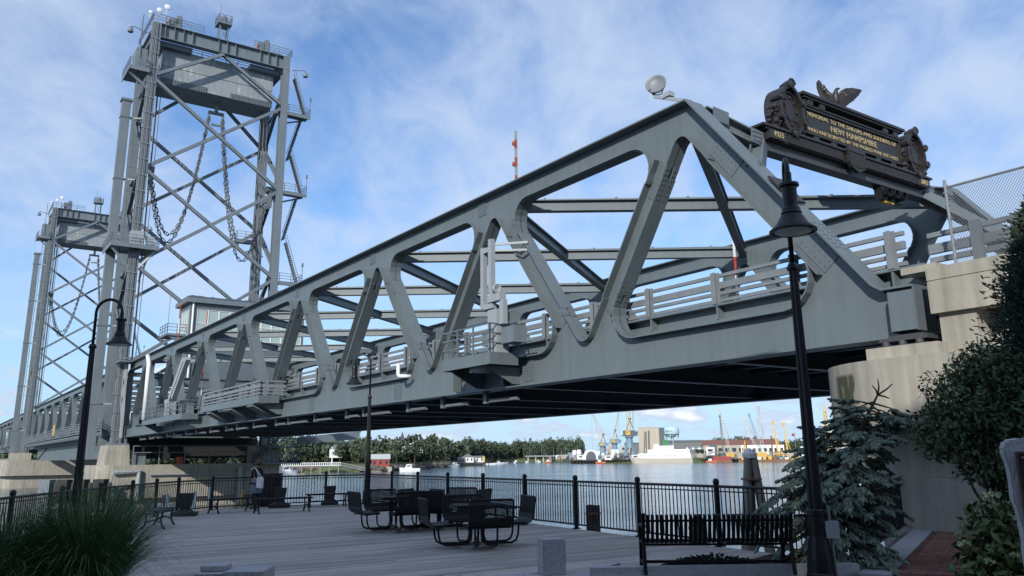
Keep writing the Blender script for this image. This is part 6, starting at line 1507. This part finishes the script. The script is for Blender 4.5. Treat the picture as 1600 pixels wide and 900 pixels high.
for i in range(15): u = i / 14; m.beam((-8 + 15 * u, -2 * u, .6 - 2.3 * u), (-8 + 15 * u, -2 * u, 1.6 - 2.3 * u), .14, .14)
gp.part('truss', m, GALV); gp.part('float', MB().box(5, 11, -4, -1, -2.1, -1.7), PILE)
fp = Thing('flagpole', 'white flagpole on the far bank', 'flagpole', *[local(-12.12, 324, -.7)[0]], 'L'); m = MB(); m.tube([(0, 0, 0), (0, 0, 6.2)], [.28, .16], 6); fp.part('pole', m, WHITEP); m = MB(); m.lathe((0, 0, 6.2), [(.2, 0), (.35, .2), (.2, .4)], 8); fp.part('finial', m, WHITEP)
def boat(y, dd, L_, label, cabin=1, col=WHITEP, rot=0, mast=0, grp='small boats on the river'):
    p, rz = local(y, dd, -3.2); t = Thing('motor_boat', label, 'boat', p, 'L', grp, rz=rz + rot); m = MB(); h = L_ * .17; w_ = L_ * .16; secs = [(-.5, .85, 0.9), (-.2, 1, .95), (.2, .9, 1.0), (.42, .45, 1.15), (.5, .03, 1.25)]; vs = []
    for x, k, z in secs: vs += [(x * L_, -w_ * k, h * z), (x * L_ * .96, -w_ * k * .7, -.1), (x * L_ * .96, w_ * k * .7, -.1), (x * L_, w_ * k, h * z)]
    fs = [(0, 1, 2, 3), (16, 19, 18, 17)]
    for i in range(4):
        for k in range(4): fs.append((i * 4 + k, i * 4 + (k + 1) % 4, i * 4 + 4 + (k + 1) % 4, i * 4 + 4 + k))
    m.add(vs, fs); t.part('hull', m, col)
    if cabin:
        c = MB(); c.prism([(-.1, h * .9), (.22, h), (.14, h * 1.9), (-.08, h * 1.9)], lambda a, b, e: (a * L_, e, b), -w_ * .65, w_ * .65); c.box(-.12 * L_, .16 * L_, -w_ * .7, w_ * .7, h * 1.91, h * 2.0); t.part('cabin', c, WHITEP); t.part('window', MB().box(-.05 * L_, .12 * L_, -w_ * .66, w_ * .66, h * 1.35, h * 1.7), DGLASS)
    m = MB(); m.tube([(0, 0, h * 1.8), (0, 0, h * (3 + mast))], .05, 4); t.part('mast', m, GALV); return t
boat(-7.0, 318, 8.0, 'white motor boat moored in midstream left of the lamp post reach', 1, rot=2.9)
boat(-4.05, 440, 7.5, 'white lobster boat moored off the wooded point', 1, rot=.8, mast=2)
boat(-15.1, 282, 8.5, 'white cabin cruiser lying at the float, nearest to the flagpole side', 1, rot=.25); boat(-16.3, 282, 7.5, 'white open boat with raised bow at the float by the far bank', 0, rot=.15, mast=1); boat(-18.0, 290, 9, 'white cruiser at the float just right of the standing person', 1, rot=3.0)
for i, (y, dd) in enumerate(((-1.6, 560), (-1.1, 600), (-.6, 640), (.1, 690), (.8, 720), (1.6, 700), (-2.3, 520))): boat(y, dd, 6.5, ['tiny white boat off the distant quay, nearest to the yellow board', 'tiny white boat second from the yellow board', 'tiny white boat third from the yellow board', 'tiny white boat in front of the distant wood, left of the road bridge', 'tiny white boat before the left end of the road bridge', 'tiny white boat under the low road bridge', 'tiny white boat tied below the white shed'][i], i % 2, rot=.4 * i)
# low road bridge
p, rz = local(1.9, 780, -3.2); rb = Thing('road_bridge', 'low pale road bridge in the distance by the shipyard', 'road bridge', p, 'L', rz=rz); rb.part('deck', MB().box(-16, 38, 0, 8, 4.6, 6.0), GALV)
for i in range(8): rb.part('pier', MB().box(-14 + i * 7, -12.8 + i * 7, 1, 7, -1, 4.6), TANW)
for i in range(5): m = MB(); m.tube([(-12 + i * 11, 1, 6), (-12 + i * 11, 1, 14)], .14, 4); rb.part('light_pole', m, GALV)
# ------------------------------------------------------------------ shipyard across the river
def at(y, dd, z=-.6): return polar(y, dd, z), -R(y)
def wallbox(t, name, b, m_): return t.part(name, MB().box(*b), m_)
def shed(y, dd, w_, d_, h, wall, label, roof=None, rh=0, cat='building', name='shipyard_building', win=0, z=-.6, wrows=1):
    p, rz = at(y, dd, z); t = Thing(name, label, cat, p, 'L', rz=rz)
    t.part('wall', MB().box(-w_ / 2, w_ / 2, 0, d_, 0, h), wall)
    if roof: m = MB(); m.prism([(-.4, h + .01), (d_ + .4, h + .01), (d_ * .5, h + .01 + rh)], lambda a, b, c: (c, a, b), -w_ / 2 - .4, w_ / 2 + .4); t.part('roof', m, roof)
    for k in range(wrows):
        for i in range(win): x = -w_ / 2 + w_ * (i + .5) / win; zz = h * (k + .45) / wrows; t.part('window', MB().box(x - w_ / win * .3, x + w_ / win * .3, -.12, -.01, zz, zz + h / wrows * .3), DGLASS)
    return t
# quay
p, rz = at(10.5, 556, -3.4); qy = Thing('shipyard_quay', 'long timber piled quay along the shipyard front', 'quay', p, 'L', rz=rz)
m = MB(); m.box(-66, 150, 6, 40, 0.0, 2.4); qy.part('quay_wall', m, ROCK); m = MB(); m.box(-66, 150, 2, 6, 2.0, 2.5)
for i in range(100): x = -66 + i * 2.16; m.tube([(x, 2.3, -1), (x, 2.3, 2.1)], .3, 5)
qy.part('pile', m, PILED, split=True)
# big beige block, sheds
bb = shed(9.05, 640, 15.2, 24, 22.5, BEIGE, 'tall plain beige windowless shipyard block beside the water tower', name='beige_block'); m = MB(); m.box(7.6, 11.5, 0, 22, 0, 22.3); bb.part('side_wing', m, CDARK); bb.part('top_rim', MB().box(-7.7, 7.7, -.1, 0, 22.0, 22.7), TANW)
for i in range(4): bb.part('wall_panel', MB().box(-7.4 + i * 3.75, -3.75 + i * 3.75, -.12, -.01, .3, 21.9), BEIGE)
lg = shed(14.3, 660, 70, 30, 9.2, TANW, 'long pale shipyard hall with a dull red roof', REDROOF, 4.0, win=14, name='long_hall')
shed(11.3, 640, 26, 20, 11.5, SHINGLE, 'grey roofed hall between the beige block and the red roof', SHINGLE, 1.5, win=0); shed(8.2, 660, 18, 20, 11, SHINGLE, 'dark grey hall left of the beige block', SHINGLE, 1); shed(6.3, 640, 14, 12, 6, SEAM, 'pale green shed behind the blue cranes', SEAM, 2); shed(5.5, 600, 16, 12, 5.5, WHITEP, 'long white shed left of the cranes', None); shed(7.6, 630, 9, 10, 9, TANW, 'narrow tan building right of the blue cranes', None, win=3, wrows=2); shed(6.05, 615, 2.5, 6, 8.5, REDWALL, 'narrow red brick block behind the left crane', None); shed(6.5, 612, 4, 6, 10, TANW, 'tan silo shaped block between the blue cranes', None)
shed(12.6, 590, 12, 10, 6.5, TANW, 'tan workshop behind the ship stern', None, win=4); shed(13.0, 575, 5.5, 5, 5.2, WHITEP, 'white box cabin on the quay right of the ship', None, win=1, z=1.2); shed(13.2, 600, 5, 6, 9.5, CDARK, 'dark cubic shed behind the white box cabin', None); shed(16.3, 640, 30, 14, 8.5, WHITEP, 'white walled hall behind the barge cranes', None, win=8); shed(21.0, 690, 18, 20, 17, SHINGLE, 'grey glassy office block beside the big yellow crane', None, win=6, wrows=4); shed(18.9, 640, 6, 8, 7, WHITEP, 'white tank shaped shed right of the lamp post', None); shed(21.8, 640, 16, 8, 6.0, WHITEP, 'white shed at the right end of the shipyard', None, win=3)
# tents
def tent(y, dd, w_, h, label, col):
    p, rz = at(y, dd, -.8); t = Thing('fabric_shelter', label, 'tent', p, 'L', rz=rz); arc = [(w_ / 2 * cos(a), h * sin(a) ** .8) for a in [pi * i / 12 for i in range(13)]]; t.part('cover', MB().prism(arc, lambda a, b, c: (a, c, b), 0, 16), col); arc2 = [(a * .62, b * .86) for a, b in arc]; t.part('opening', MB().prism(arc2, lambda a, b, c: (a, c, b), -.1, -.01), CDARK) if label[0] == 'w' else None
tent(5.15, 580, 11.5, 6.5, 'white arched fabric shelter with a dark mouth on the quay', WHITEP); tent(19.0, 620, 8, 6, 'pale arched shelter behind the lamp post at the shipyard', WHITEP); tent(21.6, 610, 10, 5.5, 'small pale arched shelter at the right shipyard end', WHITEP)
st = Thing('striped_awning', 'blue and white striped tent roofs behind the ship', 'awning', at(12.0, 585, 3)[0], 'L', rz=at(12.0, 585)[1])
for i in range(6): m = MB(); m.prism([(-6 + i * 2, 2.2), (-4.05 + i * 2, 2.2), (-5.02 + i * 2, 4.0)], lambda a, b, c: (a, c, b), 0, 6); st.part('canopy', m, CBLUE if i % 2 else WHITEP)
# water tower
p, rz = at(10.55, 760); wt = Thing('water_tower', 'pale blue NAVY water tower on legs', 'water tower', p, 'L', rz=rz)
m = MB(); m.lathe((0, 0, 17), [(.8, 0), (5.4, 1.6), (6.6, 3.4), (6.7, 7.0), (6.2, 8.6), (3.8, 9.8), (.05, 10.3)], 24); m.smooth = True; wt.part('tank', m, TANKB)
m = MB(); m.lathe((0, 0, 17), [(6.75, 3.0), (7.2, 3.0), (7.2, 3.3), (6.75, 3.3)], 24); wt.part('walkway', m, GALV)
for i in range(6): a = i * pi / 3 + .3; m = MB(); m.tube([(6.3 * cos(a), 6.3 * sin(a), 0), (6.0 * cos(a), 6.0 * sin(a), 20)], .35, 6); wt.part('leg', m, TANKB)
m = MB(); m.tube([(0, 0, 0), (0, 0, 17.5)], .9, 8); wt.part('riser', m, TANKB)
me = textmesh('NAVY', 2.6, .1); me.materials.append(CDARK)
for v in me.vertices: a = v.co.x / 6.75; v.co.x = 6.78 * sin(a); v.co.z = v.co.z; yy = v.co.z; v.co.z = 6.78 * cos(a) + yy * .5
wt.inst('lettering', me, (0, 0, 22.6), (R(90), 0, R(-20)))
# ship
p, rz = at(9.85, 540, -3.2); sh = Thing('white_ship', 'long white barrack ship with grey hull moored at the shipyard', 'ship', p, 'L', rz=rz)
h = MB(); secs = [(-20.5, .2, 4.2), (-17.5, 2.4, 3.6), (-12, 3.4, 3.1), (0, 3.6, 2.9), (14, 3.4, 2.9), (18.5, 2.6, 3.1)]; vs = []
for x, k, z in secs: bx = x + (2.2 if x < -20 else (.8 if x < -17 else 0)); vs += [(x, -k, z), (bx, -k * .75, -.3), (bx, k * .75, -.3), (x, k, z)]
fs = [(0, 1, 2, 3), (20, 23, 22, 21)]
for i in range(5):
    for k in range(4): fs.append((i * 4 + k, i * 4 + (k + 1) % 4, i * 4 + 4 + (k + 1) % 4, i * 4 + 4 + k))
h.add(vs, fs); sh.part('hull', h, CGREY)
m = MB(); m.box(-14.5, 17.5, -2.9, 2.9, 2.9, 6.0); m.box(-8.8, 17.0, -2.6, 2.6, 6.0, 8.3); m.box(-5, 7.5, -2.2, 2.2, 8.3, 10.6); sh.part('superstructure', m, WHITEP)
for i in range(11): x = -13.5 + i * 2.0 + (.7 if i % 3 else 0); sh.part('porthole', MB().box(x, x + .5, -2.96, -2.905, 4.3, 4.8), DGLASS)
for i in range(4): x = 8 + i * 2.2; sh.part('porthole', MB().box(x, x + .5, -2.66, -2.605, 6.9, 7.4), DGLASS)
sh.part('funnel', MB().box(1.2, 4.0, -1, 1, 10.6, 14.2), GREENP); sh.part('funnel', MB().box(-4.6, -2.0, -1.2, 1.2, 10.6, 11.6), WHITEP)
m = MB(); m.tube([(7.3, 0, 10.5), (7.3, 0, 16)], .12, 5); m.tube([(-10, 0, 6), (-10, 0, 9)], .1, 5); m.beam((-12, 0, 6), (-15, 0, 6.4), .1, .1); sh.part('mast', m, WHITEP)
m = MB(); m.box(-14.4, -9, -2.88, -2.82, 6.5, 6.6); m.box(-14.4, -9, -2.88, -2.82, 6.2, 6.28); sh.part('deck_rail', m, GALV)
# cranes
def lattice_boom(m, a, b, w0, w1, n=12, r=.16):
    a, b = Vector(a), Vector(b); d = (b - a).normalized(); s = d.cross(Vector((0, 1, 0))).normalized(); t = d.cross(s); C = []
    for i in range(n + 1):
        u = i / n; w_ = w0 + (w1 - w0) * u; c = a.lerp(b, u); C.append([c + s * w_ * x + t * w_ * y for x, y in ((-.5, -.5), (.5, -.5), (.5, .5), (-.5, .5))])
    for i in range(n):
        for k in range(4): m.beam(C[i][k], C[i + 1][k], r, r); m.beam(C[i][k], C[i + 1][(k + 1) % 4], r * .7, r * .7)
def portal_crane(y, dd, label, boom_tip, boom_col, cab_col, base_col, H_=11, big=1.0):
    p, rz = at(y, dd); t = Thing('portal_crane', label, 'crane', p, 'L', 'dockside portal cranes', rz=rz); s = big
    for x in (-3.4, 3.4):
        for yy in (-3, 3): m = MB(); m.beam((x * s, yy * s, 0), (x * .5 * s, yy * .5 * s, H_ * .5), 1.1 * s, 1.1 * s); t.part('leg', m, base_col)
    m = MB(); m.box(-3.8 * s, 3.8 * s, -3.4 * s, 3.4 * s, 1.6, 2.4); m.lathe((0, 0, H_ * .45), [(2.6 * s, 0), (2.2 * s, H_ * .2), (1.8 * s, H_ * .4), (2.7 * s, H_ * .5)], 10); t.part('pedestal', m, base_col)
    z = H_; m = MB(); m.box(-3.6 * s, 3.6 * s, -2.4 * s, 3 * s, z, z + 2.8 * s); m.box(-4.6 * s, 4.6 * s, -2.8 * s, 3.2 * s, z - .5, z); m.box(1.5 * s, 5.2 * s, -1.5 * s, 2 * s, z + .3, z + 2.2 * s); t.part('machine_house', m, cab_col if cab_col != CYEL else CDARK)
    m = MB(); m.beam((-1.5 * s, 0, z + 2.8 * s), (0.8 * s, 0, z + 9 * s), .5, .5); m.beam((2.5 * s, 0, z + 2.8 * s), (.8 * s, 0, z + 9 * s), .5, .5); m.box(-.3, 1.8, -.6, .6, z + 9 * s, z + 10 * s); t.part('mast_frame', m, CDARK)
    m = MB(); lattice_boom(m, (-.5 * s, -2.5 * s, z + 1.5), (boom_tip[0], -4, boom_tip[1]), 2.2 * s, .9 * s, 12, .26); t.part('boom', m, boom_col)
    m = MB(); m.box(-2.0 * s, .8 * s, -2.95 * s, -2.45 * s, z + .2, z + 2.6 * s); t.part('cab', m, CYEL); m = MB(); m.beam((.8 * s, 0, z + 9.5 * s), (boom_tip[0], -4, boom_tip[1]), .1, .1); m.beam((boom_tip[0], -4.4, boom_tip[1]), (boom_tip[0], -4.4, 4), .09, .09); t.part('cable', m, CDARK); return t
portal_crane(5.95, 580, 'blue portal crane with a pale jib leaning left, leftmost of three', (-6.8, 33.5), CGREY, CBLUE, CBLUE, 9, .8)
portal_crane(6.75, 585, 'blue portal crane with a pale jib leaning right, middle of three', (3.6, 31), CGREY, CBLUE, CBLUE, 11, .9)
bc = portal_crane(7.75, 575, 'largest portal crane with upright yellow jib and yellow cab', (1.0, 52), CYEL, CYEL, CBLUE, 15.5, 1.15)
bc.part('second_jib', MB().beam((3.0, -2, 19), (3.6, -3, 52), .8, .8), CGREY)
def crawler(y, dd, label, tip, col, base_col, z0=0, n=14, w_=1.6, name='crawler_crane', grp='lattice boom cranes at the shipyard'):
    p, rz = at(y, dd, z0); t = Thing(name, label, 'crane', p, 'L', grp, rz=rz); m = MB(); lattice_boom(m, (0, 0, 2.5), (tip[0], 0, tip[1]), w_, w_ * .55, n, .2); t.part('boom', m, col)
    t.part('house', MB().box(-2.5, 2.5, 0, 4, 1.0, 3.6), base_col); t.part('track', MB().box(-2.8, 2.8, -.5, 4.5, 0, 1.0), CDARK); m = MB(); m.beam((tip[0], 0, tip[1]), (2.2, 2, 3.5), .1, .1); m.beam((tip[0] - .3, -.3, tip[1]), (tip[0] - .4, -.3, 6), .08, .08); t.part('cable', m, CDARK)
    m = MB(); m.box(tip[0] - .7, tip[0] + .7, -.6, .6, tip[1] - 1.0, tip[1] + .6); t.part('boom_head', m, col); return t
crawler(14.25, 560, 'lattice crane with pale boom leaning left, first right of the ship', (-4.8, 31.5), CGREY, CYEL, -1); crawler(13.85, 566, 'thin dark mast crane just left of the pale lattice boom', (-.8, 27), CDARK, CDARK, -1, 12, .9)
crawler(16.0, 556, 'pale lattice boom leaning left behind the timber dolphin', (-6.2, 25), CGREY, CYEL, -1); crawler(16.2, 562, 'green grey lattice boom leaning left behind the timber dolphin', (-5.6, 27.5), CBLUE, CBLUE, -1, 12, 1.3); crawler(16.3, 552, 'pale pinkish upright lattice boom over the crane barge', (-.6, 33), CGREY, CYEL, -1, 14, 2.1)
crawler(21.6, 640, 'tall dark lattice mast beside the pier at right', (-2.2, 42), CDARK, CDARK, 0, 18, 1.5)
def drill(y, dd, label, tip, h): 
    p, rz = at(y, dd, -.6); t = Thing('drill_rig', label, 'drilling rig', p, 'L', 'yellow drilling rigs', rz=rz); m = MB(); m.beam((0, 0, 2), (tip, 0, h), 1.1, 1.1, w2=.7, h2=.7); m.box(tip - 1.1, tip + .9, -.8, .8, h, h + 1); t.part('mast', m, CYEL); t.part('body', MB().box(-2, 3, 0, 3, .9, 3.4), CYEL); t.part('track', MB().box(-2.2, 2.6, -.3, 3.3, 0, .9), CDARK); m = MB(); m.beam((2.6, 0, 2), (tip * .4 + .3, 0, h * .55), .4, .4); t.part('strut', m, CYEL)
drill(17.25, 570, 'slim yellow drilling rig on the quay, left of the pair', -1.6, 21.5); drill(17.85, 572, 'slim yellow drilling rig with hooked head, right of the pair', -1.2, 20.5)
yg = Thing('yellow_crane', 'big yellow crane tower right of the lamp post', 'crane', at(20.35, 600)[0], 'L', rz=at(20.35, 600)[1]); m = MB(); lattice_boom(m, (0, 0, 2), (-.4, 0, 30), 4.0, 1.3, 12, .5); m.beam((-.4, 0, 28), (.2, 0, 33), .7, .7); yg.part('tower', m, CYEL); m = MB(); m.beam((4, 0, 0), (0, 0, 12), .6, .6); m.box(-3, 4.5, -2, 2, 0, 3); yg.part('base', m, CYEL); m = MB(); lattice_boom(m, (-3.2, 2, 0), (-3.0, 2, 19), 2, 1.6, 8, .3); m.box(-5, -2, 0, 4, 0, 14); yg.part('service_tower', m, CDARK); yg.part('head', MB().box(-2.6, .6, -.9, .9, 20.5, 23), CYEL)
# barges, piles and clutter along the quay
bg = Thing('crane_barge', 'rusty work barge with yellow machines in front of the long hall', 'barge', at(16.3, 545, -3.2)[0], 'L', rz=at(16.3, 545)[1]); bg.part('hull', MB().box(-15, 24, 0, 10, -.3, 1.5), RUST)
r = random.Random(12)
for i in range(11): x = -13 + i * 3.2; h_ = r.uniform(1, 3.2); bg.part('machine', MB().box(x, x + r.uniform(1, 2.6), 1, 4, 1.502, 1.5 + h_), [CYEL, RUST, CBLUE, WHITEP, CYEL][i % 5])
rbg = Thing('red_barge', 'red sided barge lying right of the white ship', 'barge', at(13.75, 545, -3.2)[0], 'L', rz=at(13.75, 545)[1]); rbg.part('hull', MB().box(-6.5, 5.5, 0, 5, -.3, 1.2), RUST); rbg.part('containers', MB().box(-6, 5, .4, 4, 1.202, 3.6), REDWALL)
for i, (y, h_, c) in enumerate(((15.3, 15, RUST), (16.9, 15.5, RUST), (15.1, 13, CYEL))):
    t = Thing('steel_pile', ['tall rust red pile left of the timber dolphin', 'tall rust red pile right of the timber dolphin', 'leaning yellow strut beside the left rust red pile'][i], 'pile', at(y, 550, -3.2)[0], 'L', 'piles at the crane barge'); m = MB(); m.tube([(-(1.6 if i == 2 else 0), 0, 0), ((1.6 if i == 2 else 0), 0, h_)], .45, 7); t.part('tube', m, c); m = MB(); m.lathe(((1.6 if i == 2 else 0), 0, h_), [(.5, 0), (.5, .3)], 7); t.part('collar', m, c)
names = ('white tank on legs', 'grey pump cabin', 'blue container', 'white storage tank', 'tan crate stack', 'dark steel frame', 'white cabin with roof', 'orange work skiff')
def clutter(y, dd, kind, label, z=-1.0):
    p, rz = at(y, dd, z); nm = ('storage_tank', 'pump_cabin', 'container', 'storage_tank', 'crate_stack', 'steel_trestle', 'site_cabin', 'work_skiff')[kind]
    t = Thing(nm, label, nm.replace('_', ' '), p, 'L', 'gear on the shipyard quay', rz=rz)
    if kind in (0, 3): m = MB(); m.lathe((0, 0, 1.2), [(1.5, 0), (1.7, .3), (1.7, 4.5), (1.2, 5.3), (.05, 5.6)], 12); t.part('tank', m, WHITEP); m = MB(); [m.box(x - .2, x + .2, y2 - .2, y2 + .2, 0, 1.3) for x in (-1, 1) for y2 in (-1, 1)]; t.part('legs', m, GALV)
    elif kind == 5:
        m = MB(); [m.beam((x, 0, 0), (x, 0, 4), .35, .35) for x in (-5, -2, 1, 4)]; [m.beam((-5, 0, z2), (4, 0, z2 + .5), .3, .3) for z2 in (1.5, 3.6)]; m.beam((-5, 0, 0), (-2, 0, 4), .25, .25); m.beam((1, 0, 0), (4, 0, 4), .25, .25); t.part('frame', m, PILED); t.part('ramp', MB().beam((-6, -.5, 2.6), (5, -.5, 4.6), 2, .4), GALV)
    elif kind == 7:
        m = MB(); m.prism([(-3, .1), (3, .1), (3.6, 1.1), (-3.2, 1.1)], lambda a, b, c: (a, c, b), 0, 2.2); t.part('hull', m, ORANGE); t.part('cabin', MB().box(-1.5, .5, .4, 1.8, 1.102, 2.2), WHITEP)
    else:
        c = {1: GALV, 2: CBLUE, 4: TANW, 6: WHITEP}[kind]; w_, h_ = {1: (3, 2.6), 2: (3.2, 4.6), 4: (4, 3.4), 6: (5, 3)}[kind]; t.part('body', MB().box(-w_ / 2, w_ / 2, 0, 3, 0, h_), c); t.part('roof', MB().box(-w_ / 2 - .2, w_ / 2 + .2, -.2, 3.2, h_ + .01, h_ + .3), SHINGLE if kind != 2 else CBLUE)
        if kind in (1, 6): t.part('window', MB().box(-w_ / 4, w_ / 4, -.06, -.005, h_ * .45, h_ * .75), DGLASS)
CL = [(2.3, 640, 7, -3.0, 'orange skiff by the left end of the shipyard quay'), (3.0, 640, 6, -.5, 'white cabin at the left end of the quay'), (3.4, 642, 4, -.5, 'tan crate stack right of the leftmost quay cabin'), (3.75, 645, 2, -.5, 'blue container tower left of the fabric shelter'), (4.05, 630, 0, -.6, 'white tank left of the fabric shelter'), (4.45, 600, 6, -.6, 'white cabin close to the fabric shelter'), (4.35, 610, 3, -.4, 'white round tank behind the close cabin'), (5.75, 560, 1, -1, 'grey cabin right of the fabric shelter'), (5.75, 548, 7, -3.1, 'bright orange skiff moored below the fabric shelter'), (6.3, 562, 6, -1, 'white cabin before the middle crane'), (6.65, 558, 0, -1, 'white tank below the middle crane'), (6.9, 563, 3, -1, 'second white tank below the middle crane'), (7.25, 556, 5, -1, 'dark timber ramp frame left of the ship bow'), (7.5, 560, 2, -1.2, 'blue container behind the ship bow'), (8.1, 566, 6, -.8, 'white cabin under the largest crane'), (13.2, 552, 5, -1, 'dark frame landing right of the ship stern'), (13.0, 540, 7, -3.1, 'orange skiff by the ship stern'), (14.9, 560, 4, -1, 'tan crates left of the rust red pile'), (14.5, 563, 1, -1, 'grey cabin right of the red barge'), (17.3, 560, 5, -1, 'dark frame pier below the yellow rigs'), (18.0, 560, 4, -1, 'tan crates below the right yellow rig'), (18.5, 562, 4, -1, 'tan crate stack just left of the lamp post'), (19.3, 580, 6, -1, 'white cabin just right of the lamp post'), (20.0, 575, 4, -1, 'tan concrete block before the big yellow crane'), (20.8, 572, 4, -1, 'tan crate stack right of the big yellow crane')]
for y, dd, k, z, lb in CL: clutter(y, dd, k, lb, z)
r = random.Random(77)
for nm, mt, n in (('quay_clutter', mat('clutter_grey', (0.30, 0.30, 0.29), .8, tone=.6), 170), ('quay_clutter', mat('clutter_tan', (0.34, 0.25, 0.16), .8, tone=.6), 120), ('quay_clutter', mat('clutter_dark', (0.07, 0.075, 0.08), .8, tone=.5), 170)):
    m = MB()
    for i in range(n):
        y = r.uniform(2.2, 21.5) if r.random() < .75 else r.uniform(4, 8); dd = 572 + abs(y - 11) * 6 + r.uniform(0, 25); p = polar(y, dd, -1); h = r.uniform(.6, 3.6) if nm else 1
        if r.random() < .35: m.beam(p, p + Vector((r.gauss(0, 1.2), 0, h * 1.8)), .25, .25, tone=r.random())
        else: w_ = r.uniform(.5, 2.6); m.beam(p, p + Vector((0, 0, h)), w_, r.uniform(.5, 2.5), tone=r.random())
    struct(nm, m, mt, stuff=True)
fl2 = Thing('flagpole', 'flagpole with a tiny red flag left of the lamp post', 'flagpole', at(18.35, 600)[0], 'L', rz=at(18.35, 600)[1]); m = MB(); m.tube([(0, 0, 0), (0, 0, 16)], .16, 5); fl2.part('pole', m, GALV); fl2.part('flag', MB().box(-1.8, -.1, -.05, .05, 13.6, 15.4), REDWALL)
# unseen building blocks behind the viewer, added and sized to shade the plaza
def block(c0, c1, a, h, name):
    ax = Vector((sin(SUN_YAW + pi), cos(SUN_YAW + pi))); px_ = Vector((ax.y, -ax.x)); m = MB(); q = [px_ * c0 + ax * a, px_ * c1 + ax * a, px_ * c1 + ax * (a - 14), px_ * c0 + ax * (a - 14)]
    m.prism([(v.x, v.y) for v in q], lambda x, y, z: (x, y, z), -.06, h); return struct(name, m, BRICKS)
block(-32, 0.2, -16, 22.6, 'unseen_shade_block'); block(.25, 22, -16, 19.2, 'unseen_shade_block')
